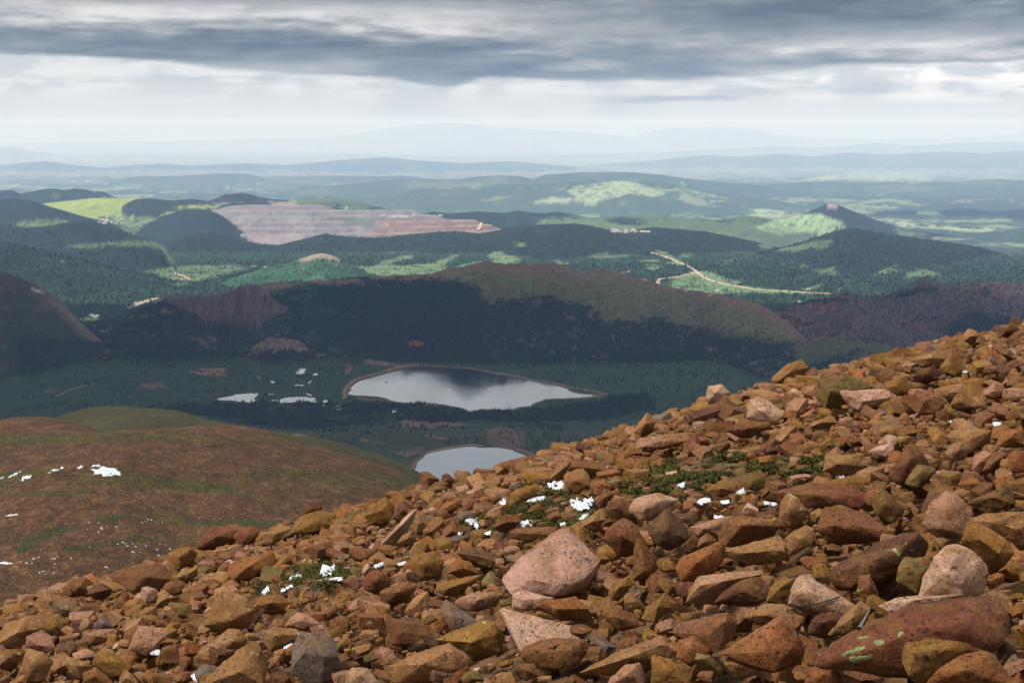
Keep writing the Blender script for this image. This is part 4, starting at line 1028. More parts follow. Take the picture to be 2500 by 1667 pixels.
TSNOW = [('largest white snow patch on the red tundra hump', [(550, 905), (590, 890), (610, 865), (635, 870), (645, 888), (700, 888), (740, 905), (765, 915), (790, 935), (740, 945), (690, 950), (640, 935), (590, 940), (600, 915)]),
         ('long streak of snow left of the largest tundra patch', [(300, 925), (340, 900), (410, 888), (400, 902), (350, 915), (310, 930)]),
         ('thin snow streak above the lowest left streak on the tundra', [(48, 955), (70, 935), (140, 915), (120, 930), (90, 945), (60, 958)]),
         ('slanting snow streak nearest the left edge on the tundra hump', [(120, 980), (145, 950), (205, 940), (190, 960), (150, 975)]),
         ('tiny snow dash between streak and largest tundra patch', [(488, 900), (505, 885), (535, 878), (525, 890), (500, 903)]),
         ('snow sliver cut by the left edge of the tundra', [(-40, 965), (0, 955), (30, 948), (20, 958), (-20, 972)]),
         ('narrow snow line lower on the tundra at the left', [(20, 1205), (60, 1192), (130, 1185), (110, 1195), (50, 1203)]),
         ('lowest snow line on the tundra at the left edge', [(-60, 1500), (0, 1494), (120, 1500), (60, 1508), (-40, 1510)])]
for k, (lab, pp) in enumerate(TSNOW):
    props(obj('snow_patch', snow_sheet(zoomed('T', pp), hit_grid, H, 0.5, 60 + k, -0.45, 64), SNOW), lab, 'snow patch')
# flecks of snow strewn on the tundra
def flecks():
    g = np.random.default_rng(77); vs, fs = [], []; n0 = 0
    src = [((640, 1270), 200, 30, 26), ((850, 1380), 260, 22, 30), ((350, 1470), 160, 10, 18), ((1100, 1420), 200, 40, 14), ((300, 1560), 120, 14, 14), ((160, 1500), 60, 6, 10), ((950, 1225), 80, 12, 14), ((560, 1500), 180, 40, 12)]
    P = []
    for (cx_, cy_), sx, sy, n in src:
        P += [(cx_ + g.normal(0, sx * 0.5), cy_ + g.normal(0, sy * 0.6)) for _ in range(n)]
    P = zoomed('T', P); P = [p for k, p in enumerate(P) if p[1] > 1100 and k % 5 < 2]
    q = hit(*zip(*P))
    for x, y, z in q:
        if y > 1100: continue
        r = g.uniform(0.08, 0.34) * y / 450.0; m = 7; a = np.arange(m) * 6.283 / m
        rr = r * g.uniform(0.4, 1.3, m); X = x + np.cos(a) * rr * 2.2; Y = y + np.sin(a) * rr * 1.2
        Zr = H(X, Y) - 0.1
        vs.append(np.vstack([np.column_stack([X, Y, Zr]), [[x, y, H(np.array([x]), np.array([y]))[0] + 0.3]]]))
        fs += [(n0 + i, n0 + (i + 1) % m, n0 + m) for i in range(m)]; n0 += m + 1
    props(obj('snow', np_mesh('snow', np.vstack(vs), np.array(fs)), SNOW), 'scattered snow flecks on the lower tundra', kind='stuff')
flecks()

# stones strewn over the tundra, too many and too small to count
def tundra_stones():
    g = np.random.default_rng(505); n = 9000
    y = np.sqrt(g.uniform(300 ** 2, 1050 ** 2, n)); x = g.uniform(-0.40, 0.12, n) * y
    k = fbm2(x / 60.0, y / 40.0, 506, 3) > -0.15; x, y = x[k], y[k]; z, idn = H(x, y, True); k = idn == 0; x, y, z = x[k], y[k], z[k]
    m = len(x); r = g.uniform(0.2, 0.55, m) * (1 + (g.random(m) > 0.93) * 1.2)
    base = np.array([(1, 0, -.3), (0.1, 1, -.3), (-1, .1, -.3), (0, -1, -.3), (.25, .2, .75), (-.35, -.25, .6)])
    v = base[None] * g.uniform(0.6, 1.25, (m, 6, 3)) * r[:, None, None] + np.stack([x, y, z], 1)[:, None]
    f = np.array([(0, 1, 4), (1, 2, 4), (2, 5, 4), (2, 3, 5), (3, 0, 5), (0, 4, 5)])[None] + (np.arange(m) * 6)[:, None, None]
    c = np.array((0.13, 0.066, 0.036))[None] * g.uniform(0.45, 1.5, (m, 1))
    props(obj('rubble', np_mesh('rubble', v.reshape(-1, 3), f.reshape(-1, 3), np.repeat(c, 6, 0), smooth=False), LAND), 'loose reddish stones all over the tundra hump', kind='stuff')
tundra_stones()

# ------------------------------------------------------------------ buildings far away
WALLM = flat_mat('pale_wall', (0.52, 0.47, 0.42), scale=0.3, var=0.1); ROOFM = flat_mat('metal_roof', (0.33, 0.31, 0.31), scale=0.3, var=0.15); ROOFR = flat_mat('rust_roof', (0.26, 0.12, 0.08), scale=0.3, var=0.15)
def house(px, py, L, Wd, h, ang, label, cat, group, roofm):
    q = hit([px], [py], 3000.0)[0]
    root = bpy.data.objects.new('house' if cat == 'house' else 'mine_building', None); COL.objects.link(root)
    root.location = q; root.rotation_euler = (0, 0, ang); props(root, label, cat, group)
    a, b_ = L / 2, Wd / 2
    v = [(-a, -b_, -3), (a, -b_, -3), (a, b_, -3), (-a, b_, -3), (-a, -b_, h), (a, -b_, h), (a, b_, h), (-a, b_, h), (-a, 0, h + Wd * .32), (a, 0, h + Wd * .32)]
    f = [(0, 1, 5, 4), (1, 2, 6, 5), (2, 3, 7, 6), (3, 0, 4, 7), (4, 8, 7), (5, 6, 9)]
    me = bpy.data.meshes.new('wall'); me.from_pydata(v, [], f); me.update(); obj('wall', me, WALLM, root)
    e = 0.6; r = h + Wd * .32 + .35
    v = [(-a - e, -b_ - e, h - .2), (a + e, -b_ - e, h - .2), (a + e, 0, r), (-a - e, 0, r), (-a - e, b_ + e, h - .2), (a + e, b_ + e, h - .2)]
    me = bpy.data.meshes.new('roof'); me.from_pydata(v, [], [(0, 1, 2, 3), (3, 2, 5, 4)]); me.update(); obj('roof', me, roofm, root)
gh = random.Random(5)
MB = [(962, 533, 60, 28, 16, 0.1, 'long white shed on the rim of the quarry'), (985, 532, 90, 24, 14, 0.0, 'longest pale mill building on the quarry rim'), (935, 531, 40, 26, 20, 0.4, 'tall pale plant block left on the quarry rim'),
      (1010, 527, 40, 24, 12, 0.2, 'small shed right of the mill on the quarry rim'), (1075, 528, 46, 24, 12, 0.3, 'lone pale shed farther right along the quarry rim'), (846, 511, 34, 30, 26, 0.2, 'white headframe building above the middle of the quarry')]
for a in MB: house(*a, 'building', 'mine buildings on the quarry rim', ROOFM)
HS = [(1535, 664, 'pale house in the woods left of the green field', 22), (1520, 668, 'second pale house left of the green field', 18), (1384, 645, 'tiny cabin beside the meadow behind the dark hill', 16), (1975, 707, 'white building beside the tan road at the right', 24), (1958, 707, 'smaller building left of the white roadside building', 16),
      (1735, 722, 'lone house in the woods just above the red ridge', 18), (1950, 738, 'house in the trees above the right red mountain', 18), (1752, 711, 'ranch house at the lower edge of the green field', 20), (1675, 711, 'barn at the left bottom of the green field', 22), (620, 652, 'long pale lodge at the edge of the left meadow', 36),
      (648, 653, 'small lodge right of the long pale lodge', 20), (445, 683, 'white long roof in the middle of the left meadow', 40), (238, 772, 'white house beside the pool in the left gap', 16), (90, 712, 'pale building low on the wooded slope by the left mountain', 24)]
for px, py, lab, L in HS: house(px, py, L, L * .5, 5, gh.uniform(-.5, .5), lab, 'house', 'houses scattered over the wooded valleys', gh.choice([ROOFM, ROOFR]))
TOWN = [(268 + gh.uniform(-26, 30), 541 + gh.uniform(-5, 6)) for _ in range(16)] + [(1540 + gh.uniform(-45, 50), 564 + gh.uniform(-5, 4)) for _ in range(16)]
for k, (px, py) in enumerate(TOWN):
    house(px, py, gh.uniform(22, 40), gh.uniform(14, 20), 8, gh.uniform(-.6, .6), 'tiny pale house in the far town below the lime meadow' if k < 16 else 'tiny pale house in the far town in the centre right', 'house', 'houses of the left far town' if k < 16 else 'houses of the right far town', ROOFM)
tick('buildings')

# ------------------------------------------------------------------ the scree: ground sheet, traced boulders, strewn rocks
def rock_material(name, source):
    m, T, b = mat_new(name); geo = T.new('ShaderNodeNewGeometry'); pos = geo.outputs['Position']
    if source == 'object':
        oi = T.new('ShaderNodeObjectInfo'); tint = oi.outputs['Color']
    else:
        at = T.new('ShaderNodeAttribute', attribute_name='col'); tint = at.outputs['Color']
    big = T.noise(pos, 2.1, 4, 0.6, 0.4); mid = T.noise(pos, 9.0, 5, 0.65); fine = T.noise(pos, 70.0, 4, 0.7)
    v = T.mul(T.lin(mid, 0.3, 0.7, 0.78, 1.22), T.lin(fine, 0.3, 0.7, 0.74, 1.26))
    c = T.mix(1.0, tint, T.xyz(v, v, v), 'MULTIPLY')
    # each fracture face has weathered in its own way
    tn = geo.outputs['True Normal']
    fv = T.new('ShaderNodeVectorMath', operation='MULTIPLY_ADD'); T.put(fv.inputs[0], tn); fv.inputs[1].default_value = (1.6, 1.6, 1.6); T.put(fv.inputs[2], T.vmul(pos, (0.9, 0.9, 0.9)))
    fn = T.noise(fv.outputs[0], 1.0, 2, 0.5)
    c = T.mix(T.mul(T.sstep(fn, 0.50, 0.62), 0.55), c, T.mix(1.0, c, (0.66, 0.55, 0.36, 1), 'MULTIPLY'))
    c = T.mix(T.mul(T.sstep(fn, 0.46, 0.36), 0.35), c, T.mix(0.45, c, (0.25, 0.140, 0.088, 1)))
    # rusty and ochre staining in drifts
    st = T.sstep(T.add(big, T.mul(mid, 0.35)), 0.62, 0.80)
    c = T.mix(T.mul(st, 0.60), c, (0.150, 0.070, 0.014, 1))
    rust = T.sstep(T.noise(pos, 3.3, 3, 0.6), 0.56, 0.70)
    c = T.mix(T.mul(rust, 0.45), c, (0.105, 0.036, 0.015, 1))
    # black pits and crustose lichen specks, gathered in patches
    sp = T.sstep(T.noise(pos, 30.0, 3, 0.75, 0.6), 0.575, 0.64); pm = T.sstep(T.noise(pos, 2.7, 3, 0.6), 0.45, 0.58)
    c = T.mix(T.mul(T.mul(sp, pm), 0.88), c, (0.018, 0.013, 0.010, 1))
    sp2 = T.sstep(T.noise(pos, 95.0, 2, 0.6), 0.66, 0.71)
    c = T.mix(T.mul(sp2, 0.6), c, (0.03, 0.02, 0.014, 1))
    # a few pale green lichen blotches, only here and there
    li = T.mul(T.sstep(T.noise(pos, 11.0, 4, 0.62, 0.5), 0.635, 0.66), T.sstep(T.noise(pos, 0.8, 2, 0.5), 0.57, 0.63))
    c = T.mix(T.mul(li, 0.85), c, (0.30, 0.31, 0.12, 1))
    yl = T.mul(T.sstep(T.noise(pos, 22.0, 3, 0.65, 0.4), 0.655, 0.69), T.sstep(T.noise(pos, 1.3, 2, 0.5), 0.53, 0.60))
    c = T.mix(T.mul(yl, 0.8), c, (0.33, 0.25, 0.02, 1))
    T.put(b.inputs['Base Color'], c); b.inputs['Roughness'].default_value = 0.88; b.inputs['Specular IOR Level'].default_value = 0.22
    bp = T.new('ShaderNodeBump'); bp.inputs['Strength'].default_value = 1.0; bp.inputs['Distance'].default_value = 0.04
    h = T.add(T.add(T.mul(mid, 1.0), T.mul(fine, 0.28)), T.mul(sp, -0.25))
    T.put(bp.inputs['Height'], h); T.l.new(bp.outputs[0], b.inputs['Normal'])
    return m
ROCK_O = rock_material('boulder', 'object'); ROCK_S = rock_material('scree_stone', 'attribute')

TINT = {'pink': (0.265, 0.128, 0.074), 'pale pink': (0.390, 0.226, 0.152), 'tan': (0.230, 0.110, 0.045), 'ochre': (0.182, 0.085, 0.018), 'brown': (0.135, 0.053, 0.019), 'orange': (0.205, 0.072, 0.021),
        'red': (0.130, 0.041, 0.018), 'dark red': (0.078, 0.026, 0.014), 'grey': (0.118, 0.086, 0.068), 'olive': (0.124, 0.082, 0.025), 'purple grey': (0.112, 0.076, 0.071), 'dark brown': (0.068, 0.031, 0.014)}

def rock_from_points(pts, name, cell, rounded, seed, rough=1.0, size=None):
    """convex block through the points, edges worn, faces roughened"""
    bm = bmesh.new()
    for p in pts: bm.verts.new(p)
    r = bmesh.ops.convex_hull(bm, input=bm.verts)
    bmesh.ops.delete(bm, geom=[v for v in bm.verts if not v.link_faces], context='VERTS')
    for _ in range(6):
        ed = [e for e in bm.edges if e.calc_length() > cell]
        if not ed or len(bm.verts) > 2600: break
        bmesh.ops.subdivide_edges(bm, edges=ed, cuts=1); bmesh.ops.triangulate(bm, faces=bm.faces)
    for _ in range(rounded): bmesh.ops.smooth_vert(bm, verts=bm.verts, factor=0.5, use_axis_x=True, use_axis_y=True, use_axis_z=True)
    bmesh.ops.smooth_vert(bm, verts=bm.verts, factor=0.28, use_axis_x=True, use_axis_y=True, use_axis_z=True)
    bm.normal_update()
    off = Vector((seed * 3.17 % 50, seed * 1.73 % 50, seed * 0.91 % 50)); size = size or max(cell * 8, 1e-3); out = []
    for v in bm.verts:
        q = v.co / size
        n = mnoise.fractal(q * 2.2 + off, 0.9, 2.1, 4) * 0.055 + abs(mnoise.noise(q * 4.5 + off)) * -0.035
        # broken steps: planes flaking off along one direction
        s = q.dot(Vector((0.3, 0.2, 0.93))) * 5.0; fr = s - math.floor(s)
        n += (0.018 if fr > 0.5 else 0.0) * (1 if mnoise.noise(q * 1.3 - off) > 0.05 else 0)
        out.append(v.co + v.normal * n * size * rough)
    for v, c in zip(bm.verts, out): v.co = c
    bmesh.ops.recalc_face_normals(bm, faces=bm.faces)
    me = bpy.data.meshes.new(name); bm.to_mesh(me); bm.free()
    for p in me.polygons: p.use_smooth = True
    try: me.set_sharp_from_angle(angle=math.radians(34))
    except Exception: pass
    return me

# region, outline, colour, rounding passes, inner ridge points, nick (used by the labels of its neighbours), label
HERO = [
 ('B', [(1100, 600), (1180, 500), (1260, 430), (1380, 350), (1500, 245), (1560, 250), (1640, 340), (1790, 470), (1760, 580), (1700, 670), (1480, 715), (1170, 700)], 'pale pink', 1, [(1620, 400, .10), (1660, 600, .22), (1300, 600, .26), (1500, 640, .30)], 'the great pyramid boulder', 'huge pale pink pyramid-shaped boulder, largest in the middle of the scree'),
 ('C', [(880, 1190), (1000, 1060), (1150, 960), (1300, 880), (1600, 770), (1800, 725), (1950, 708), (2090, 703), (2180, 745), (2250, 820), (2285, 950), (2250, 1060), (2150, 1120), (1800, 1240), (1500, 1260), (1200, 1230)], 'red', 4, [(1500, 1000, .25), (1900, 900, .3), (1200, 1130, .2)], 'the huge lichen-blotched boulder', 'huge rounded red-brown boulder with green lichen blotches at lower right'),
 ('C', [(1890, 345), (2000, 390), (2090, 470), (2120, 560), (2080, 700), (1900, 745), (1615, 740), (1650, 600), (1740, 440), (1800, 370)], 'pale pink', 2, [(1800, 560, .3), (1950, 600, .3), (1880, 430, .15)], 'the pale dome boulder', 'large pale pink domed boulder standing above the lichen-blotched one'),
 ('C', [(1010, 570), (1030, 520), (1200, 420), (1400, 330), (1560, 265), (1650, 265), (1715, 350), (1690, 440), (1500, 570), (1150, 665), (1060, 670)], 'dark red', 4, [(1300, 480, .3), (1500, 400, .3)], 'the log-shaped boulder', 'long smooth dark red log-shaped boulder lying aslant'),
 ('C', [(920, 260), (980, 100), (1100, 85), (1300, 150), (1450, 270), (1420, 340), (1000, 350)], 'red', 2, [(1050, 230, .3), (1250, 240, .3)], 'the red wedge boulder', 'big red-brown wedge boulder behind the log-shaped boulder'),
 ('C', [(1820, -15), (1880, 10), (1960, 80), (2020, 160), (1950, 305), (1750, 310), (1645, 225), (1700, 80)], 'pink', 2, [(1830, 120, .25), (1780, 250, .3)], 'the peaked pink boulder', 'peaked pinkish boulder with black specks on its lower face, above the pale dome'),
 ('C', [(260, 290), (290, 210), (350, 165), (500, 170), (700, 185), (725, 235), (560, 285), (300, 380)], 'brown', 2, [(420, 230, .3)], 'the lichen-spotted brown boulder', 'long brown boulder with yellow-green lichen spots left of the red wedge'),
 ('C', [(295, 400), (420, 370), (560, 330), (680, 300), (720, 340), (740, 430), (720, 480), (430, 495), (310, 440)], 'tan', 1, [(440, 420, .3), (690, 400, .15)], 'the notched block', 'notched tan block with a dark shadow beneath, below the lichen-spotted boulder'),
 ('C', [(715, 310), (790, 260), (860, 225), (920, 250), (945, 340), (850, 390), (740, 430)], 'tan', 1, [(830, 320, .3)], None, 'smooth tan wedge leaning against the notched block'),
 ('C', [(-40, 520), (0, 450), (150, 390), (270, 335), (300, 370), (315, 440), (240, 560), (0, 615)], 'orange', 2, [(120, 480, .3)], None, 'orange-brown sloping boulder left of the notched block'),
 ('C', [(30, 760), (70, 670), (120, 575), (300, 550), (560, 532), (580, 560), (400, 620), (200, 740)], 'pink', 1, [(130, 640, .2), (300, 610, .25)], 'the long pink slab', 'long pinkish slab with a flat speckled face, below the notched block'),
 ('C', [(220, 760), (300, 670), (430, 590), (560, 570), (610, 670), (590, 755), (400, 780)], 'dark red', 3, [(430, 680, .3)], None, 'rounded dark red boulder tucked under the long pink slab'),
 ('C', [(735, 770), (760, 660), (790, 590), (820, 558), (880, 570), (960, 640), (1060, 720), (1220, 790), (1150, 860), (1000, 830)], 'pale pink', 2, [(800, 700, .3), (900, 680, .3), (1050, 790, .25)], 'the pale beaked rock', 'pale-topped pointed rock beneath the log-shaped boulder'),
 ('C', [(1465, 610), (1490, 500), (1530, 430), (1640, 450), (1720, 440), (1725, 520), (1690, 620), (1620, 700)], 'olive', 2, [(1560, 520, .3), (1640, 560, .3)], None, 'ochre-green rounded rock wedged left of the pale dome'),
 ('C', [(1205, 690), (1225, 570), (1300, 558), (1340, 640), (1370, 730), (1300, 750)], 'brown', 1, [(1300, 640, .3)], None, 'small upright reddish stone left of the pale dome'),
 ('C', [(270, 1110), (350, 1050), (500, 960), (620, 890), (700, 838), (765, 900), (820, 1000), (862, 1090), (835, 1190), (640, 1225), (500, 1185)], 'orange', 1, [(640, 900, .05), (690, 880, .12), (560, 1100, .3), (760, 1060, .2)], 'the orange wedge boulder', 'large orange-brown wedge boulder with a sharp ridge, left of the huge lichen-blotched one'),
 ('C', [(-60, 960), (-20, 895), (150, 858), (330, 818), (398, 900), (370, 1000), (250, 1100), (100, 1040)], 'brown', 1, [(310, 880, .15), (200, 980, .3)], None, 'brown block with a pale pink top left of the orange wedge'),
 ('C', [(-30, 1140), (-20, 1010), (100, 978), (215, 1080), (160, 1170), (60, 1180)], 'orange', 2, [(80, 1070, .3)], None, 'smooth orange stone below the brown block near the orange wedge'),
 ('C', [(1500, 1130), (1500, 1050), (1530, 1005), (1700, 985), (1900, 1000), (2050, 1030), (2095, 1085), (1950, 1170), (1750, 1330), (1620, 1330), (1560, 1260)], 'ochre', 2, [(1600, 1100, .3), (1800, 1080, .25)], 'the streaked ochre boulder', 'large streaky ochre boulder in front of the huge lichen-blotched one'),
 ('C', [(1660, 1330), (1750, 1220), (1850, 1150), (1960, 1100), (2060, 1075), (2150, 1100), (2220, 1200), (2300, 1330)], 'orange', 2, [(1950, 1220, .3), (2080, 1120, .15)], 'the corner boulder', 'orange boulder with a leafy lichen spot at the bottom right corner'),
 ('C', [(1920, 340), (1970, 178), (2040, 200), (2130, 260), (2230, 320), (2290, 420), (2210, 520), (2060, 440)], 'ochre', 1, [(2040, 320, .25), (2180, 420, .3)], None, 'ochre-brown block leaning behind the pale dome'),
 ('C', [(2215, 230), (2300, 190), (2420, 180), (2420, 400), (2260, 345)], 'brown', 1, [(2320, 260, .3)], None, 'brown angular block cut by the right picture edge above the pale dome'),
 ('C', [(300, 1180), (305, 1130), (370, 1118), (460, 1170), (565, 1230), (480, 1270), (380, 1260)], 'tan', 1, [(400, 1180, .3)], None, 'tan-ochre split stone just below the orange wedge'),
 ('C', [(840, 1330), (860, 1240), (920, 1190), (1010, 1172), (1100, 1235), (1125, 1330)], 'orange', 2, [(980, 1250, .3)], None, 'round orange-red stone at the bottom edge below the lichen blotches'),
 ('C', [(1350, 780), (1480, 720), (1700, 705), (1950, 698), (1800, 760), (1600, 800), (1450, 830)], 'pale pink', 1, [(1600, 740, .2)], None, 'pale flat slab edge showing behind the huge lichen-blotched boulder'),
 ('C', [(1010, 980), (1080, 880), (1170, 800), (1240, 735), (1315, 790), (1270, 900), (1180, 950)], 'tan', 1, [(1180, 860, .3)], None, 'tan slab holding a weathered grey stick, beside the huge lichen-blotched boulder'),
 ('C', [(870, 970), (890, 870), (960, 820), (1080, 815), (1140, 860), (1080, 970), (960, 1000)], 'dark red', 2, [(980, 890, .3)], None, 'dark red rounded stone right of the orange wedge'),
 ('C', [(430, 860), (450, 800), (600, 758), (740, 768), (865, 860), (800, 940), (600, 920)], 'tan', 2, [(600, 840, .3)], None, 'tan-ochre stone behind the ridge of the orange wedge'),
 ('C', [(670, 200), (680, 60), (740, -5), (800, 25), (890, 130), (860, 210), (760, 250)], 'tan', 2, [(750, 120, .3)], None, 'tall tan-brown stone behind the lichen-spotted boulder'),
 ('C', [(1295, 60), (1330, 0), (1390, -30), (1450, 15), (1545, 130), (1450, 225), (1340, 160)], 'dark brown', 2, [(1400, 90, .3)], None, 'dark brown hunched boulder above the right end of the red wedge'),
 ('C', [(540, 60), (620, 0), (800, -45), (1000, -70), (1200, -50), (1310, 30), (1240, 110), (900, 110)], 'red', 2, [(900, 20, .25)], 'the broad red slab', 'broad low red-brown slab behind the red wedge boulder'),
 ('C', [(60, 240), (130, 215), (355, 160), (330, 210), (250, 290), (120, 300)], 'pink', 1, [(170, 250, .3)], None, 'pale pinkish slab left of the lichen-spotted boulder'),
 ('C', [(110, 380), (140, 310), (190, 278), (255, 330), (230, 385), (160, 400)], 'pink', 1, [(170, 340, .3)], None, 'small pinkish speckled stone above the orange-brown sloping boulder'),
 ('C', [(735, 490), (760, 440), (890, 368), (920, 400), (860, 450), (790, 500)], 'dark brown', 1, [(830, 430, .25)], None, 'thin dark pitted slab right of the notched block'),
 ('C', [(590, 750), (620, 640), (700, 580), (780, 590), (760, 680), (700, 770)], 'ochre', 1, [(680, 660, .3)], None, 'speckled ochre stone between the long pink slab and the beaked rock'),
 ('C', [(1960, 190), (2100, 145), (2360, 130), (2360, 250), (2230, 300), (2100, 270)], 'tan', 1, [(2150, 210, .3)], None, 'flat tan speckled boulder right of the peaked pink boulder'),
 # ---- middle of the picture
 ('B', [(1800, 340), (1805, 270), (1860, 210), (1940, 170), (2010, 200), (2060, 280), (2130, 410), (1900, 435)], 'red', 3, [(1920, 300, .3)], 'the red boulder', 'rounded brick-red boulder up and right of the great pyramid boulder'),
 ('B', [(2090, 270), (2150, 170), (2230, 108), (2310, 150), (2370, 240), (2390, 330), (2290, 395), (2160, 380)], 'dark brown', 3, [(2230, 260, .3)], 'the black-specked boulder', 'dark brown black-specked round boulder right of the brick-red one'),
 ('B', [(1810, 130), (1830, 70), (1880, 40), (1930, 32), (1975, 90), (2015, 225), (1880, 235)], 'brown', 1, [(1890, 110, .3), (1990, 150, .15)], None, 'brown blocky boulder directly behind the brick-red boulder'),
 ('B', [(1970, 130), (2000, 50), (2090, 20), (2180, 3), (2325, 50), (2240, 115), (2060, 195)], 'pale pink', 2, [(2080, 120, .25), (2180, 60, .1)], 'the pale flat boulder', 'broad pale flat-topped boulder on the edge of the mossy patch'),
 ('B', [(2000, 600), (2010, 400), (2020, 308), (2065, 315), (2110, 400), (2165, 490), (2125, 570), (2090, 610)], 'brown', 1, [(2070, 400, .2), (2080, 540, .3)], 'the standing stone', 'upright narrow brown stone right of the great pyramid boulder'),
 ('B', [(1085, 800), (1110, 788), (1230, 825), (1460, 880), (1680, 940), (1720, 995), (1500, 1040), (1235, 1090), (1150, 940)], 'pale pink', 1, [(1300, 930, .12), (1500, 980, .15), (1140, 880, .1)], 'the triangular slab', 'pale pink triangular slab tilted up below the great pyramid boulder'),
 ('B', [(1230, 1130), (1250, 1050), (1380, 1000), (1550, 992), (1680, 1005), (1730, 1060), (1640, 1180), (1480, 1210), (1300, 1200)], 'brown', 3, [(1400, 1090, .3), (1580, 1080, .3)], 'the pebble-topped boulder', 'rounded brown boulder with small stones on top, in front of the triangular slab'),
 ('B', [(640, 1010), (800, 935), (1000, 862), (1060, 890), (1130, 990), (1105, 1100), (920, 1150), (800, 1070)], 'ochre', 1, [(900, 1030, .3), (1080, 960, .12)], 'the leaning ochre slab', 'large ochre-brown slab leaning left of the triangular slab'),
 ('B', [(290, 1270), (310, 1190), (450, 1130), (560, 1080), (750, 1028), (850, 1095), (905, 1165), (800, 1220), (400, 1310)], 'tan', 1, [(560, 1180, .3), (760, 1080, .15)], None, 'long tan-pink slab lying below the leaning ochre slab'),
 ('B', [(680, 825), (700, 770), (720, 722), (790, 800), (955, 885), (900, 940), (760, 945)], 'grey', 1, [(770, 850, .3)], None, 'grey pyramid-shaped stone up left of the triangular slab'),
 ('B', [(305, 875), (340, 860), (420, 872), (625, 912), (605, 985), (500, 1040), (350, 1050)], 'brown', 1, [(430, 960, .3), (430, 890, .1)], None, 'brown block with a pink flat top left of the leaning ochre slab'),
 ('B', [(265, 690), (300, 660), (480, 608), (535, 640), (490, 710), (330, 780), (280, 765)], 'brown', 1, [(390, 690, .3)], None, 'brown tilted slab left of the ochre brick'),
 ('B', [(645, 680), (680, 612), (820, 590), (985, 562), (940, 600), (870, 650), (810, 720), (700, 710)], 'ochre', 1, [(740, 660, .3), (840, 610, .1)], 'the ochre brick', 'clean-cut ochre brick-shaped block left of the great pyramid boulder'),
 ('B', [(1135, 320), (1160, 280), (1200, 248), (1350, 238), (1490, 238), (1450, 295), (1300, 330)], 'brown', 1, [(1280, 285, .25)], None, 'long brown slab right behind the tip of the great pyramid boulder'),
 ('B', [(140, 610), (180, 560), (220, 528), (290, 540), (375, 612), (260, 690), (160, 670)], 'red', 2, [(240, 610, .3)], None, 'reddish speckled boulder left of the brown tilted slab'),
 ('B', [(735, 560), (760, 480), (820, 452), (900, 480), (950, 560), (860, 590)], 'orange', 2, [(830, 520, .3)], None, 'orange rounded stone behind the ochre brick'),
 ('B', [(470, 520), (480, 440), (560, 412), (640, 408), (720, 470), (690, 575), (560, 600)], 'ochre', 2, [(590, 490, .3)], None, 'dark ochre black-specked boulder up left of the ochre brick'),
 ('B', [(275, 368), (340, 290), (440, 165), (530, 112), (505, 190), (400, 305)], 'pale pink', 1, [(420, 230, .2)], 'the pale blade', 'narrow pale blade-like slab leaning on the upper left scree'),
 ('B', [(470, 190), (490, 150), (540, 140), (580, 210), (605, 285), (520, 290)], 'tan', 1, [(540, 210, .25)], None, 'tan slab leaning behind the pale blade'),
 ('B', [(160, 170), (230, 80), (310, 26), (375, 90), (365, 200), (220, 225)], 'ochre', 1, [(280, 130, .3), (330, 80, .1)], None, 'ochre lichen-covered block on the skyline left of the pale blade'),
 ('B', [(345, 190), (390, 90), (430, 60), (500, 90), (525, 140), (440, 210)], 'dark red', 2, [(430, 130, .3)], None, 'dark red rounded stone just behind the pale blade'),
 ('B', [(385, 350), (420, 300), (500, 255), (520, 310), (480, 365), (420, 375)], 'tan', 1, [(460, 320, .3)], None, 'small tan stone just below right of the pale blade'),
 ('B', [(1655, 240), (1670, 200), (1740, 140), (1805, 98), (1820, 190), (1740, 270)], 'tan', 1, [(1730, 200, .25)], None, 'thin tan slab tilted against the brown blocky boulder'),
 ('B', [(1630, 1240), (1760, 1165), (1900, 1090), (2060, 1025), (2200, 978), (2250, 1050), (2285, 1150), (2130, 1170), (1900, 1260)], 'tan', 1, [(1980, 1130, .28), (2190, 1050, .12)], 'the long tan ridge', 'long tan ridge-shaped slab at the bottom, right of the pebble-topped boulder'),
 ('B', [(1335, 780), (1400, 740), (1620, 713), (1705, 800), (1640, 870), (1500, 880)], 'orange', 2, [(1500, 800, .3)], None, 'smooth orange stone between the pyramid boulder and triangular slab'),
 ('B', [(1170, 790), (1180, 690), (1250, 672), (1470, 720), (1400, 780), (1260, 810)], 'pale pink', 1, [(1260, 740, .25)], None, 'pale stone peeping from under the great pyramid boulder'),
 ('B', [(2050, 870), (2100, 780), (2230, 685), (2275, 790), (2150, 890)], 'ochre', 1, [(2170, 790, .3)], None, 'pointed dark ochre stone below the standing stone'),
 ('B', [(1825, 1330), (1840, 1270), (1960, 1168), (2055, 1160), (2095, 1240), (2085, 1330)], 'pink', 2, [(1960, 1250, .3)], None, 'pink pointed stone at the bottom edge under the long tan ridge'),
 ('B', [(2120, 1330), (2140, 1220), (2130, 1110), (2250, 1130), (2380, 1200), (2380, 1330)], 'ochre', 1, [(2250, 1220, .3)], None, 'dark ochre block at the bottom edge right of the pink pointed stone'),
 ('B', [(520, 1190), (535, 1152), (740, 1168), (775, 1255), (640, 1300), (560, 1250)], 'pink', 1, [(640, 1220, .3)], None, 'pinkish brown stone at the bottom below the long tan-pink slab'),
 ('B', [(1185, 1210), (1200, 1175), (1330, 1165), (1365, 1260), (1280, 1290)], 'brown', 1, [(1280, 1220, .3)], None, 'small brown cube below left of the pebble-topped boulder'),
 ('B', [(30, 1330), (40, 1240), (80, 1190), (190, 1200), (265, 1290), (240, 1330)], 'pale pink', 2, [(140, 1250, .3)], None, 'pale pink rounded stone at the bottom edge left of centre'),
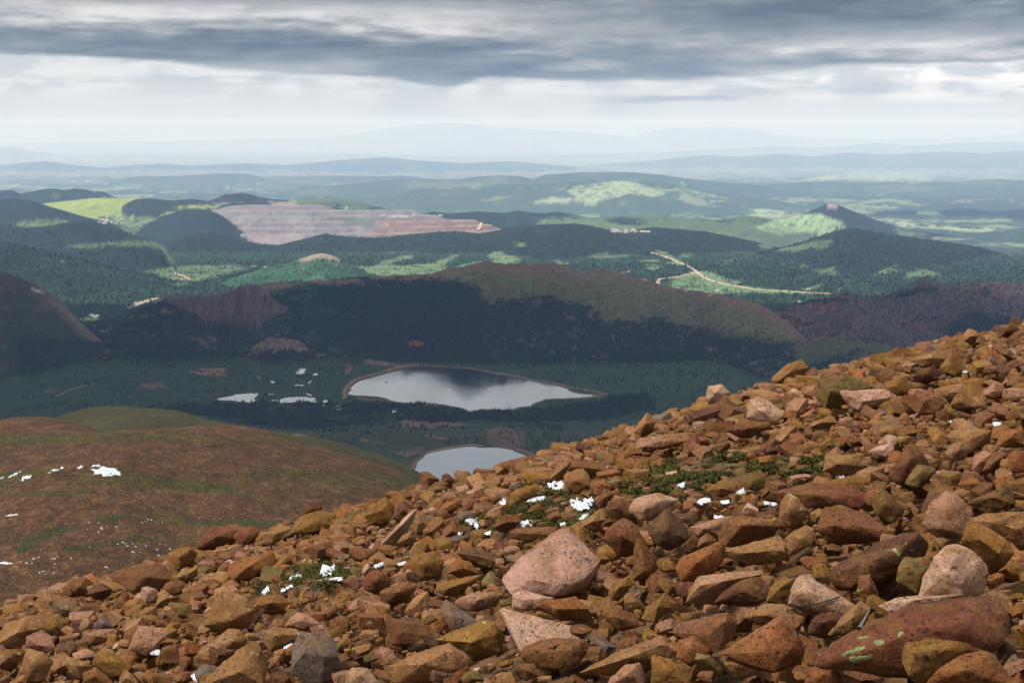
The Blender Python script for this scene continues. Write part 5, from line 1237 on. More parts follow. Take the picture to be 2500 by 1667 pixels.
 ('B', [(795, 420), (830, 390), (900, 376), (1080, 430), (1105, 485), (1000, 510), (850, 470)], 'dark brown', 1, [(940, 440, .25)], None, 'flat dark pitted slab left of the great pyramid boulder'),
 ('B', [(775, 760), (820, 720), (900, 688), (1060, 676), (1125, 700), (1030, 800), (870, 815)], 'pink', 2, [(940, 740, .3)], None, 'pinkish black-specked stone left of the great pyramid boulder foot'),
 ('B', [(1770, 840), (1800, 800), (1900, 790), (2050, 850), (2060, 920), (1900, 950)], 'brown', 2, [(1900, 860, .3)], None, 'brown rounded stone right of the triangular slab'),
 ('B', [(1830, 690), (1870, 610), (1980, 575), (2000, 640), (1920, 720), (1850, 740)], 'ochre', 1, [(1910, 650, .3)], None, 'ochre pitted stone at the foot of the standing stone'),
 ('B', [(790, 210), (810, 150), (860, 128), (925, 140), (900, 195), (830, 215)], 'grey', 1, [(850, 170, .3)], None, 'grey-brown stone among snow right of the pale blade'),
 ('B', [(670, 130), (720, 75), (820, 48), (825, 90), (760, 130)], 'orange', 1, [(750, 95, .25)], None, 'small orange flat stone left of the upper snow patches'),
 # ---- left part
 ('A', [(1385, 915), (1420, 860), (1470, 790), (1485, 685), (1600, 668), (1690, 725), (1755, 800), (1720, 910), (1560, 970)], 'tan', 2, [(1560, 760, .15), (1580, 880, .3), (1660, 840, .25)], 'the tall rounded boulder', 'tall rounded tan-brown boulder standing highest on the left scree'),
 ('A', [(870, 1080), (900, 1010), (950, 908), (1140, 930), (1148, 970), (1060, 1085), (1010, 1125)], 'pink', 1, [(980, 1000, .12), (1040, 1060, .2)], 'the pink speckled block', 'pink black-speckled block with a flat face on the left scree'),
 ('A', [(1360, 1330), (1430, 1250), (1550, 1150), (1690, 1030), (1740, 1012), (1790, 1060), (1838, 1160), (1810, 1330)], 'tan', 1, [(1700, 1070, .05), (1640, 1230, .3), (1760, 1150, .15)], 'the tan pyramid', 'large tan pyramid boulder at the bottom left of centre'),
 ('A', [(1985, 1210), (2000, 1040), (2050, 953), (2270, 973), (2320, 1130), (2345, 1260), (2200, 1310), (2060, 1310)], 'grey', 1, [(2080, 1100, .25), (2220, 1120, .25)], 'the dark grey block', 'large dark grey block standing right of the tan pyramid'),
 ('A', [(1800, 1030), (1800, 950), (1870, 912), (2035, 935), (2055, 975), (1850, 1085)], 'tan', 1, [(1880, 980, .25)], None, 'flat-topped tan slab behind the dark grey block'),
 ('A', [(1320, 1130), (1440, 1030), (1560, 933), (1640, 938), (1695, 1010), (1640, 1070), (1420, 1150)], 'tan', 1, [(1480, 1050, .2), (1600, 1020, .2)], None, 'long tan block lying between the tall rounded boulder and the tan pyramid'),
 ('A', [(1420, 1150), (1430, 1052), (1610, 1078), (1605, 1115), (1450, 1200)], 'dark red', 1, [(1500, 1110, .2)], None, 'dark red-brown slab on the left flank of the tan pyramid'),
 ('A', [(170, 1060), (175, 985), (280, 943), (345, 978), (380, 1065), (330, 1095)], 'pink', 1, [(190, 1010, .1), (340, 1010, .1), (270, 1050, .25)], 'the pink-topped cube', 'cube-like stone with a pale pink top near the left edge'),
 ('A', [(295, 900), (325, 828), (400, 833), (470, 885), (475, 945), (400, 990), (310, 985)], 'ochre', 1, [(380, 920, .3)], None, 'dark ochre stone with a green lichen spot above the pink-topped cube'),
 ('A', [(350, 790), (360, 750), (400, 728), (450, 765), (545, 790), (515, 825), (440, 862), (370, 840)], 'grey', 1, [(420, 800, .25)], None, 'grey-tan slab near the left edge below the road'),
 ('A', [(630, 1165), (650, 1115), (715, 1078), (815, 1118), (900, 1195), (865, 1255), (760, 1265)], 'ochre', 1, [(720, 1160, .28), (820, 1160, .2)], 'the ochre cube', 'blocky ochre stone at the lower left under the pink speckled block'),
 ('A', [(-20, 1200), (-10, 1090), (130, 1066), (192, 1090), (120, 1190), (30, 1220)], 'brown', 1, [(60, 1130, .3)], None, 'brown stone at the left edge below the pink-topped cube'),
 ('A', [(140, 1220), (160, 1120), (190, 1066), (300, 1088), (375, 1155), (310, 1300), (170, 1310)], 'tan', 2, [(230, 1180, .3)], None, 'tan-brown rounded stone in the bottom left corner area below the pink-topped cube'),
 ('A', [(425, 1170), (450, 1118), (600, 1168), (632, 1190), (560, 1280), (480, 1230)], 'tan', 1, [(520, 1190, .3)], None, 'tan wedge stone just left of the ochre cube'),
 ('A', [(1135, 440), (1190, 385), (1280, 366), (1320, 385), (1365, 425), (1290, 490), (1220, 540), (1160, 505)], 'ochre', 2, [(1230, 440, .3)], 'the ochre skyline boulder', 'ochre lichen-tinted boulder on the left skyline of the scree'),
 ('A', [(1555, 560), (1560, 500), (1660, 450), (1870, 410), (1895, 480), (1800, 540), (1700, 600), (1580, 600)], 'orange', 1, [(1700, 510, .25)], 'the orange slab', 'long orange slab below the skyline on the left scree'),
 ('A', [(1320, 400), (1370, 310), (1430, 238), (1530, 228), (1620, 216), (1690, 240), (1620, 320), (1450, 385)], 'red', 3, [(1490, 300, .3)], 'the red skyline boulder', 'long reddish rounded boulder with pale lichen on the left skyline'),
 ('A', [(1590, 310), (1640, 240), (1730, 228), (1785, 270), (1745, 335), (1650, 365)], 'red', 3, [(1690, 290, .3)], None, 'rounded reddish boulder touching the right end of the red skyline boulder'),
 ('A', [(735, 575), (790, 540), (850, 520), (1000, 500), (1130, 492), (1195, 600), (1120, 660), (900, 680), (800, 620)], 'brown', 2, [(1000, 580, .25)], 'the broad brown boulder', 'broad low brown boulder with lichen spots at the left skyline'),
 ('A', [(425, 665), (460, 620), (510, 590), (590, 583), (665, 640), (610, 710), (480, 710)], 'brown', 1, [(540, 650, .3)], None, 'brown hunched stone left of the broad brown boulder'),
 ('A', [(1200, 590), (1220, 550), (1245, 523), (1350, 518), (1358, 570), (1270, 620)], 'tan', 1, [(1290, 560, .25)], None, 'tan block just right of the broad brown boulder'),
 ('A', [(1790, 340), (1800, 285), (1870, 255), (1960, 228), (1990, 250), (1910, 330), (1850, 352)], 'tan', 1, [(1880, 290, .25)], None, 'tan slab on the skyline right of the red skyline boulder'),
 ('A', [(1980, 285), (2010, 210), (2050, 170), (2120, 145), (2200, 122), (2290, 148), (2315, 230), (2150, 280)], 'ochre', 2, [(2150, 210, .3)], 'the brown skyline mound', 'big ochre-brown mound-like boulder on the skyline left of the lake gap'),
 ('A', [(2050, 190), (2075, 120), (2090, 66), (2150, 75), (2210, 90), (2180, 140)], 'dark red', 1, [(2120, 120, .25)], None, 'dark red block atop the brown skyline mound'),
 ('A', [(1950, 485), (1970, 420), (1985, 356), (2040, 410), (2085, 475), (2030, 497)], 'tan', 1, [(2020, 430, .25)], None, 'triangular tan stone upright right of the orange slab'),
 ('A', [(1935, 915), (1980, 860), (2040, 812), (2120, 840), (2195, 905), (2100, 935)], 'pink', 1, [(2060, 880, .3)], None, 'pinkish pitted stone above the dark grey block'),
 ('A', [(630, 925), (660, 880), (690, 848), (740, 870), (780, 930), (690, 955)], 'purple grey', 1, [(710, 900, .3)], None, 'purple-grey pointed stone left of the pink speckled block'),
 ('A', [(-20, 1040), (0, 960), (30, 898), (180, 848), (300, 838), (305, 930), (180, 1010), (160, 1085)], 'tan', 1, [(120, 960, .3)], None, 'large tan boulder at the left edge behind the pink-topped cube'),
 ('A', [(810, 1330), (820, 1260), (850, 1213), (900, 1238), (970, 1330)], 'tan', 1, [(860, 1270, .25)], None, 'small tan pointed stone at the bottom edge right of the ochre cube'),
 ('A', [(1145, 770), (1160, 748), (1310, 763), (1318, 810), (1300, 862), (1210, 840)], 'olive', 1, [(1240, 800, .25)], None, 'yellow-olive dotted slab left of the tall rounded boulder'),
 ('A', [(590, 700), (640, 640), (700, 618), (775, 660), (750, 720), (650, 740)], 'dark red', 1, [(680, 680, .3)], None, 'dark red stone left of the broad brown boulder foot'),
 ('A', [(1090, 700), (1130, 620), (1200, 598), (1275, 620), (1240, 690), (1150, 710)], 'brown', 2, [(1180, 650, .3)], None, 'brown rounded stone below right of the broad brown boulder'),
 ('A', [(540, 1020), (580, 975), (650, 940), (800, 932), (750, 1000), (620, 1050)], 'pink', 1, [(660, 985, .25)], None, 'pinkish speckled slab left of the pink speckled block'),
 ('A', [(1710, 790), (1790, 710), (1900, 700), (1990, 760), (1980, 830), (1800, 830)], 'ochre', 1, [(1850, 760, .3)], None, 'ochre black-specked slab right of the tall rounded boulder'),
 ('A', [(1060, 780), (1080, 690), (1120, 665), (1200, 720), (1150, 790)], 'tan', 1, [(1130, 730, .3)], None, 'tan split stone below the broad brown boulder'),
 ('A', [(955, 700), (970, 650), (1010, 640), (1080, 670), (1060, 740), (990, 760)], 'pale pink', 1, [(1010, 690, .3)], None, 'pale speckled stone under the broad brown boulder'),
 ('A', [(560, 1300), (600, 1220), (660, 1195), (740, 1270), (730, 1330), (580, 1330)], 'brown', 1, [(650, 1260, .3)], None, 'brown wedge at the bottom edge below the ochre cube'),
 # ---- upper right scree
 ('D', [(1255, 600), (1260, 530), (1340, 500), (1430, 468), (1480, 540), (1495, 625), (1370, 680), (1290, 650)], 'tan', 2, [(1350, 580, .3), (1440, 560, .2)], 'the big tan boulder', 'big tan block at the far edge of the snowy patch'),
 ('D', [(1290, 510), (1300, 460), (1390, 425), (1480, 398), (1560, 430), (1635, 500), (1500, 550)], 'brown', 2, [(1440, 470, .25)], None, 'brown mound-like boulder behind the big tan block'),
 ('D', [(1145, 570), (1190, 500), (1250, 440), (1310, 378), (1345, 420), (1290, 500), (1210, 580)], 'tan', 1, [(1250, 490, .25)], None, 'tan leaning slab left of the big tan block'),
 ('D', [(1850, 320), (1860, 240), (2000, 215), (2200, 190), (2310, 185), (2310, 250), (2100, 305)], 'pink', 2, [(2050, 260, .25)], 'the pink log stone', 'long pale pink log-like stone near the skyline in the centre right'),
 ('D', [(810, 740), (820, 680), (940, 635), (1060, 598), (1078, 650), (980, 710), (880, 760)], 'ochre', 1, [(930, 690, .25)], None, 'ochre block above the leftmost snow patch of the mossy patch'),
 ('D', [(1520, 780), (1560, 700), (1600, 643), (1695, 680), (1640, 765), (1560, 800)], 'brown', 1, [(1600, 720, .3)], None, 'brown pointed stone standing in the snowy patch'),
 ('D', [(605, 690), (620, 650), (700, 628), (840, 660), (800, 735), (690, 748)], 'pink', 2, [(710, 690, .3)], None, 'pink pitted stone left of the snowy patch'),
 ('D', [(795, 460), (800, 415), (880, 396), (985, 420), (960, 460), (840, 490)], 'red', 3, [(880, 440, .3)], None, 'smooth red stone on the skyline in front of the smaller lake'),
 ('D', [(660, 500), (700, 450), (760, 435), (830, 450), (830, 500), (740, 510)], 'orange', 3, [(750, 470, .3)], None, 'rounded orange stone on the skyline in front of the smaller lake'),
 ('D', [(80, 600), (100, 508), (150, 503), (245, 570), (150, 630)], 'red', 1, [(150, 560, .3)], None, 'red angular block on the skyline at the left end of the smaller lake'),
 ('D', [(245, 610), (270, 530), (310, 518), (400, 590), (340, 630)], 'dark red', 2, [(310, 570, .3)], None, 'dark red stone on the skyline below the smaller lake'),
 ('D', [(1120, 870), (1160, 840), (1230, 830), (1260, 880), (1200, 925), (1140, 910)], 'tan', 2, [(1190, 870, .3)], None, 'small tan stone among the snow patches'),
 ('D', [(680, 970), (720, 890), (800, 850), (900, 860), (920, 920), (820, 990), (730, 1000)], 'brown', 1, [(800, 920, .3)], None, 'brown triangular stone between two lower snow patches'),
 ('D', [(945, 850), (1010, 780), (1080, 765), (1110, 820), (1040, 860)], 'dark brown', 1, [(1030, 820, .25)], None, 'dark brown stone between snow patches left of centre of the mossy patch'),
 ('E', [(755, 640), (765, 525), (830, 513), (920, 560), (1008, 612), (930, 665)], 'pale pink', 1, [(830, 590, .2), (900, 620, .2)], 'the white-faced slab', 'pale pink black-dusted slab facing left below the upper skyline'),
 ('E', [(525, 500), (535, 448), (620, 443), (662, 490), (610, 530), (540, 540)], 'pale pink', 1, [(580, 490, .25)], 'the pale skyline block', 'pale block perched alone on the skyline before the dark forest'),
 ('E', [(895, 415), (940, 370), (1000, 320), (1080, 296), (1120, 345), (1040, 400), (940, 425)], 'tan', 1, [(1010, 370, .25)], 'the peaked skyline boulder', 'peaked tan boulder on the skyline right of the pale block'),
 ('E', [(1150, 520), (1165, 412), (1240, 398), (1320, 388), (1400, 400), (1490, 460), (1400, 500), (1300, 555), (1210, 580)], 'olive', 1, [(1240, 480, .28), (1310, 430, .1), (1300, 500, .2)], 'the olive-grey boulder', 'large olive-grey faceted boulder on the upper scree'),
 ('E', [(1290, 490), (1300, 478), (1400, 490), (1560, 468), (1630, 512), (1540, 548), (1400, 595), (1330, 550)], 'pale pink', 1, [(1430, 540, .25)], 'the hollow-topped slab', 'pale pink slab with a dished top right of the olive-grey boulder'),
 ('E', [(1655, 530), (1720, 500), (1790, 472), (1860, 505), (1920, 545), (1850, 600), (1740, 615)], 'brown', 1, [(1780, 540, .25)], None, 'brown-pink tilted slab right of the hollow-topped slab'),
 ('E', [(1825, 470), (1900, 445), (2000, 438), (2065, 490), (1960, 545), (1880, 510)], 'pink', 1, [(1950, 490, .2)], None, 'pink smooth slab behind the brown triangular stone'),
 ('E', [(2100, 520), (2120, 470), (2180, 428), (2255, 480), (2200, 525)], 'pink', 2, [(2180, 480, .3)], None, 'pinkish domed stone at the far right of the upper scree'),
 ('E', [(1925, 560), (1960, 500), (1990, 483), (2050, 520), (2085, 585), (2000, 590)], 'brown', 1, [(1990, 540, .25)], None, 'brown triangular stone standing before the pink smooth slab'),
 ('E', [(1555, 985), (1640, 900), (1675, 790), (1700, 775), (1735, 780), (1770, 840), (1815, 905), (1750, 940), (1650, 1030)], 'dark red', 3, [(1700, 870, .3), (1650, 970, .3)], 'the dark red fang', 'dark red fang-shaped boulder leaning on the right scree'),
 ('E', [(1660, 1020), (1690, 950), (1740, 897), (1800, 900), (1855, 930), (1800, 1000), (1740, 1040)], 'olive', 3, [(1750, 960, .3)], None, 'rounded olive boulder right below the dark red fang'),
 ('E', [(1690, 310), (1700, 288), (1850, 258), (1940, 238), (1925, 305), (1800, 330)], 'tan', 1, [(1820, 290, .2)], None, 'long pale slab near the upper right skyline'),
 ('E', [(1865, 350), (1900, 300), (1940, 245), (1975, 250), (2015, 350), (1950, 392)], 'ochre', 1, [(1930, 320, .25)], 'the ochre pyramid', 'ochre pyramid stone near the upper right skyline'),
 ('E', [(1970, 220), (2000, 160), (2030, 118), (2090, 140), (2115, 170), (2040, 205)], 'tan', 1, [(2050, 165, .25)], None, 'tan block jutting on the top right skyline'),
 ('E', [(2185, 150), (2200, 130), (2285, 80), (2332, 125), (2290, 155), (2220, 168)], 'dark red', 1, [(2250, 130, .25)], None, 'dark red angular block highest on the right skyline'),
 ('E', [(1505, 465), (1560, 425), (1640, 405), (1725, 450), (1690, 500), (1580, 500)], 'ochre', 1, [(1610, 455, .25)], None, 'dark ochre slab behind the hollow-topped slab'),
 ('E', [(1705, 400), (1740, 350), (1840, 338), (1890, 380), (1850, 420), (1760, 425)], 'dark red', 1, [(1790, 380, .25)], None, 'dark red-brown slab left of the ochre pyramid foot'),
 ('E', [(505, 1060), (560, 1020), (620, 988), (745, 1008), (705, 1060), (590, 1090)], 'tan', 1, [(620, 1040, .25)], None, 'flat tan stone at the lower edge of the mossy patch'),
 ('E', [(720, 1010), (730, 958), (840, 928), (870, 960), (865, 1040), (770, 1050)], 'olive', 1, [(790, 1000, .25)], None, 'olive block at the right end of the mossy patch'),
 ('E', [(1195, 940), (1210, 838), (1390, 848), (1475, 912), (1350, 970)], 'tan', 1, [(1280, 900, .25), (1380, 880, .1)], 'the square tan boulder', 'square tan boulder left of the dark red fang'),
 ('E', [(630, 710), (680, 670), (740, 643), (900, 658), (905, 690), (800, 740), (720, 750)], 'red', 2, [(770, 695, .25)], None, 'low red-brown boulder below the white-faced slab'),
 ('E', [(1450, 830), (1520, 790), (1600, 768), (1608, 820), (1560, 858), (1490, 850)], 'pale pink', 1, [(1550, 815, .2)], None, 'pale slab up left of the dark red fang'),
 ('E', [(2050, 940), (2060, 850), (2120, 815), (2180, 830), (2150, 930), (2100, 960)], 'pink', 2, [(2110, 880, .3)], None, 'pinkish dotted boulder right of the rounded olive boulder'),
 ('E', [(1215, 1030), (1240, 990), (1380, 958), (1465, 1000), (1400, 1060), (1240, 1075)], 'ochre', 1, [(1330, 1010, .25)], None, 'ochre slab below the square tan boulder'),
 ('E', [(2020, 1130), (2050, 1100), (2180, 1050), (2292, 1022), (2295, 1130), (2150, 1185)], 'dark brown', 1, [(2180, 1090, .2)], None, 'dark brown flat-topped slab at the right above the peaked pink boulder'),
 ('E', [(2110, 940), (2140, 870), (2210, 808), (2262, 840), (2230, 910), (2150, 950)], 'brown', 2, [(2190, 880, .3)], None, 'brown tilted boulder beside the pinkish dotted boulder'),
 ('E', [(1905, 745), (1930, 710), (2060, 695), (2170, 705), (2160, 780), (2040, 830)], 'tan', 1, [(2040, 760, .25)], None, 'wide tan-grey boulder with a pale front face on the right scree'),
 ('E', [(1895, 850), (1920, 790), (2000, 765), (2050, 810), (2020, 870), (1940, 880)], 'pink', 2, [(1970, 820, .3)], None, 'pink rounded stone with a black-specked face left of the wide tan-grey boulder'),
 ('E', [(1090, 700), (1130, 660), (1240, 618), (1282, 660), (1200, 700)], 'tan', 1, [(1190, 660, .25)], None, 'tan slab below the olive-grey boulder'),
 ('E', [(105, 720), (150, 640), (190, 595), (240, 655), (220, 720), (150, 735)], 'tan', 1, [(180, 670, .3)], None, 'tan pointed boulder on the skyline left of the pink log stone'),
 ('E', [(545, 610), (580, 550), (640, 510), (700, 560), (670, 610), (590, 630)], 'brown', 1, [(630, 565, .25)], None, 'brown tilted block below the pale skyline block'),
 ('E', [(1670, 600), (1690, 560), (1640, 520), (1700, 500), (1760, 560), (1740, 610)], 'dark brown', 1, [(1700, 560, .2)], None, 'dark shadowed block beside the brown-pink tilted slab'),
 ('E', [(2195, 800), (2200, 710), (2350, 690), (2360, 800)], 'orange', 2, [(2280, 740, .3)], None, 'orange-brown boulder at the right edge beside the wide tan-grey one'),
 ('E', [(2260, 940), (2265, 830), (2360, 815), (2360, 950)], 'orange', 2, [(2310, 880, .25)], None, 'squared orange-brown boulder cut by the right edge'),
]
tick('heroes')

def hero_rock(k, H_):
    reg, poly, colr_, rnd, inner, nick, label = H_
    px = zoomed(reg, poly); s_ = {'A': 2.8, 'B': 2.8, 'C': 2.8, 'D': 3.36, 'E': 2.352}[reg]
    ip = [(zoomed(reg, [(a, b_)])[0], f) for a, b_, f in inner]
    g = random.Random(500 + k); A = np.array(px)
    w_, h_ = np.ptp(A[:, 0]), np.ptp(A[:, 1]); cxp, cyp = A[:, 0].mean(), A[:, 1].mean()
    Y0 = float(slope_depth(cxp, A[:, 1].max() - 0.10 * h_))
    Y0 = min(Y0, YS * 0.99)
    size = math.sqrt(w_ * h_) / FPX * Y0
    pts = []
    def at(p, off):
        u, w = uw(p[0], p[1]); t = Y0 + size * off; return Vector((float(u) * t, t, float(w) * t))
    for p in px:
        low = (p[1] - cyp) / h_                       # lower rim leans toward the viewer
        pts.append(at(p, -0.32 * low + g.uniform(-0.16, 0.16)))
    for p, f in ip: pts.append(at(p, -f * 1.15))
    for p in px[::2]:
        q = (cxp + (p[0] - cxp) * 0.72, cyp + (p[1] - cyp) * 0.60 + 0.06 * h_); pts.append(at(q, g.uniform(0.40, 0.62)))
    pts.append(at((cxp, A[:, 1].max() + 0.05 * h_), 0.1))
    if float(slope_depth(cxp, A[:, 1].max() - 0.10 * h_)) > YS * 0.93:      # on the brow: let its foot reach down into the ground
        for fx in (-0.3, 0.05, 0.32):
            X_ = float(uw(cxp + fx * w_, cyp)[0]) * Y0; pts.append(Vector((X_, Y0 + 0.1 * size, float(S0(X_, Y0)) - 0.15)))
    o = Vector((float(uw(cxp, cyp)[0]) * Y0, Y0, float(S(float(uw(cxp, cyp)[0]) * Y0, Y0))))
    me = rock_from_points([p - o for p in pts], 'boulder', size / (7.5 if w_ < 110 else 12), max(0, rnd - 1), k + 1, 0.60)
    b_ = obj('boulder', me, ROCK_O); b_.location = o
    v = g.uniform(0.88, 1.12); c = TINT[colr_]
    b_.color = (c[0] * v, c[1] * v * g.uniform(0.95, 1.05), c[2] * v, 1)
    return dict(o=b_, px=px, c=(cxp, cyp), Y=Y0, size=size, nick=nick, label=label, colour=colr_, x=o.x, y=o.y, area=w_ * h_)
HEROES = [hero_rock(k, h) for k, h in enumerate(HERO)]
for h in HEROES: props(h['o'], h['label'], 'boulder', 'boulders of the scree slope')
tick('hero rocks %d' % len(HEROES))

# ------------------------------------------------------------------ snow, moss patches on the scree (kept clear of loose rock)
FSNOW = [('D', [(1120, 600), (1180, 578), (1262, 568), (1282, 645), (1200, 640), (1150, 622)], 'white snow patch under the big tan block'),
 ('D', [(935, 740), (1030, 698), (1112, 705), (1118, 750), (1000, 768)], 'broad snow patch above two small dark stones left of the mossy patch'),
 ('D', [(715, 768), (750, 735), (792, 708), (812, 730), (780, 772)], 'small slanting snow patch left of the ochre block'),
 ('D', [(1300, 755), (1400, 738), (1505, 708), (1508, 760), (1450, 802), (1400, 818), (1330, 792)], 'biggest ragged snow patch in the middle of the mossy patch'),
 ('D', [(835, 948), (950, 908), (1015, 902), (1040, 942), (940, 955)], 'long low snow patch just above the great pyramid boulder'),
 ('D', [(440, 920), (520, 898), (585, 920), (562, 990), (500, 965)], 'leftmost wide snow patch by the grey-brown stone'),
 ('D', [(338, 1022), (350, 992), (438, 1003), (422, 1028)], 'small snow patch below the leftmost wide one'),
 ('D', [(1375, 885), (1440, 838), (1475, 838), (1420, 905)], 'slanting snow strip left of the brown blocky boulder'),
 ('D', [(683, 852), (760, 842), (752, 868), (690, 872)], 'small snow patch right of the grey-brown stone'),
 ('D', [(605, 1012), (670, 988), (662, 1018)], 'tiny snow wedge beside a dark flat stone'),
 ('D', [(1225, 905), (1275, 898), (1280, 920), (1240, 922)], 'tiny snow spot right of the long low patch'),
 ('D', [(1738, 700), (1792, 738), (1772, 758), (1745, 730)], 'short snow strip left of the pale flat boulder'),
 ('D', [(2195, 612), (2262, 588), (2250, 618)], 'small snow wedge near the top of the mossy patch'),
 ('D', [(1945, 478), (2002, 468), (2005, 488)], 'small snow spot high above the mossy patch'),
 ('A', [(2180, 545), (2200, 500), (2292, 488), (2304, 530), (2220, 572)], 'largest snow patch on the left scree'),
 ('A', [(1960, 582), (2072, 545), (2084, 568), (1990, 598)], 'snow patch left of the largest on the left scree'),
 ('A', [(2155, 632), (2260, 605), (2355, 588), (2350, 608), (2190, 634)], 'thin long snow strip below the largest on the left scree'),
 ('A', [(1900, 678), (1990, 618), (2014, 635), (1930, 684)], 'slanting snow strip near the ochre black-specked slab'),
 ('A', [(1786, 684), (1830, 638), (1844, 662), (1810, 694)], 'small snow strip above the tall rounded boulder'),
 ('B', [(230, 515), (300, 485), (305, 505), (245, 528)], 'snow sliver above the reddish speckled boulder'),
 ('B', [(390, 490), (450, 470), (465, 485), (400, 500)], 'snow sliver left of the dark ochre boulder'),
 ('E', [(1898, 652), (1975, 642), (2045, 648), (2035, 674), (1960, 664)], 'upper right snow patch left of a brown domed stone'),
 ('E', [(2165, 652), (2228, 652), (2198, 685)], 'upper right snow patch right of a brown domed stone'),
 ('E', [(1410, 880), (1442, 876), (1470, 912), (1430, 914)], 'bright snow wedge beside the square tan boulder'),
 ('E', [(1266, 962), (1322, 948), (1324, 980)], 'bright snow bit below the square tan boulder'),
 ('E', [(695, 1082), (745, 1046), (750, 1084)], 'snow corner right of the flat tan stone'),
 ('E', [(465, 1122), (520, 1102), (565, 1122), (490, 1140)], 'snow strip below the flat tan stone'),
 ('E', [(605, 1124), (665, 1124), (660, 1138), (620, 1138)], 'small snow strip right of the one below the flat tan stone'),
 ('E', [(845, 1126), (938, 1118), (932, 1138), (860, 1140)], 'snow strip at the foot of the tall tan-brown stone'),
 ('E', [(560, 1206), (632, 1198), (622, 1220)], 'lowest snow bit under the mossy patch'),
 ('E', [(1986, 362), (2032, 352), (2028, 372)], 'tiny snow patch right of the ochre pyramid'),
 ('E', [(2160, 360), (2228, 355), (2222, 372)], 'tiny snow strip farthest right on the upper scree'),
 ('E', [(355, 1018), (412, 998), (402, 1022)], 'small snow bit left in the mossy patch'),
 ('E', [(535, 962), (582, 962), (576, 980)], 'snow bit in the dark green middle of the mossy patch'),
 ('A', [(1930, 1072), (1960, 1045), (2000, 1030), (1995, 1075)], 'snow bit wedged left of the dark grey block'),
 ('A', [(1300, 1240), (1340, 1222), (1378, 1220), (1370, 1272), (1340, 1270)], 'snow bit left of the tan pyramid'),
 ('A', [(1025, 1120), (1060, 1090), (1098, 1095), (1090, 1125)], 'snow bit under the pink speckled block')]
MOSS_PX = zoomed('E', [(150, 1010), (200, 900), (380, 850), (560, 820), (740, 830), (860, 900), (1000, 830), (1180, 850), (1180, 930), (960, 960), (740, 960), (640, 1000), (500, 1060), (380, 1100), (200, 1080), (60, 1060), (0, 1000)])
MOSS2_PX = zoomed('D', [(880, 640), (1100, 590), (1300, 650), (1520, 640), (1540, 780), (1480, 900), (1250, 960), (1000, 950), (850, 960), (640, 980), (430, 960), (430, 880), (640, 840), (880, 790)])
MOSS3_PX = zoomed('A', [(1640, 700), (1750, 610), (2000, 520), (2200, 460), (2400, 480), (2400, 640), (2100, 660), (1880, 710)])
SNOWP = []
def slope_grid(gx, gy):
    d = slope_depth(gx, gy); u, w = uw(gx, gy); return u * d, d
for k, (reg, poly, lab) in enumerate(FSNOW):
    px = zoomed(reg, poly)
    SNOWP.append(px)
    props(obj('snow_patch', snow_sheet(px, slope_grid, S, 0.016, 140 + k, -0.55, 44), SNOW), lab, 'snow patch')

# ------------------------------------------------------------------ loose rocks: shapes shared, every placed one its own
def lib_rock(k, cell, rnd):
    g = random.Random(900 + k); kind = ('block', 'slab', 'wedge', 'stone')[k % 4]
    ax = {'block': (1, 0.8, 0.72), 'slab': (1.15, 0.8, 0.40), 'wedge': (1.1, 0.75, 0.62), 'stone': (1, 0.85, 0.7)}[kind]
    pts = []
    if kind == 'stone':
        for _ in range(18):
            v = Vector((g.gauss(0, 1), g.gauss(0, 1), g.gauss(0, 1))).normalized(); pts.append(Vector((v.x * ax[0], v.y * ax[1], v.z * ax[2])))
    else:
        for sx in (-1, 1):
            for sy in (-1, 1):
                for sz in (-1, 1):
                    f = 0.55 if (kind == 'wedge' and sz > 0) else 1.0
                    pts.append(Vector((sx * ax[0] * g.uniform(0.62, 1.0) * f * 0.86, sy * ax[1] * g.uniform(0.62, 1.0) * (0.4 if f < 1 else 1) * 0.86, sz * ax[2] * g.uniform(0.7, 1.0) * 0.86)))
        for _ in range(4): pts.append(Vector((g.uniform(-1, 1) * ax[0], g.uniform(-1, 1) * ax[1], g.uniform(-0.9, 0.9) * ax[2])) * 0.86)
    return rock_from_points(pts, 'rock', cell, rnd, 40 + k, 0.55, 2.0), kind
LIB_HI = [lib_rock(k, 0.26, 1 if k % 4 == 3 else 0) for k in range(20)]
LIB_LO = [lib_rock(k, 0.95, 0) for k in range(20)]
LIB_XS = [lib_rock(k, 5.0, 0) for k in range(20)]
def mesh_np(me):
    v = np.empty(len(me.vertices) * 3, np.float32); me.vertices.foreach_get('co', v)
    f = np.empty(len(me.polygons) * 3, np.int32); me.loops.foreach_get('vertex_index', f)
    return v.reshape(-1, 3), f.reshape(-1, 3)
NP_LO = [mesh_np(m) for m, _ in LIB_LO]; NP_XS = [mesh_np(m) for m, _ in LIB_XS]
tick('rock library')

rg = np.random.default_rng(4242)
NAMES_C = ['brown', 'tan', 'ochre', 'orange', 'pink', 'red', 'dark red', 'olive', 'grey', 'dark brown', 'pale pink']
PROB_C = np.array([0.20, 0.19, 0.17, 0.13, 0.09, 0.07, 0.03, 0.04, 0.02, 0.04, 0.02])
def scatter(n, rmin, rmax, power, y0, y1):
    y = np.sqrt(rg.uniform(y0 * y0, y1 * y1, n)); u = rg.uniform(-0.40, 0.40, n)
    return np.stack([u * y, y, rmin * (rmax / rmin) ** (rg.random(n) ** power)], 1)
C_ = np.concatenate([scatter(2600, 0.16, 0.40, 1.4, 8.5, 44), scatter(5600, 0.09, 0.24, 1.2, 8.0, 44), scatter(7000, 0.05, 0.12, 1.0, 8.0, 40), scatter(2500, 0.025, 0.06, 1.0, 8.0, 22)])
C_[:, 2] = np.minimum(C_[:, 2], 0.0105 * C_[:, 1] * rg.uniform(0.65, 1.15, len(C_)))
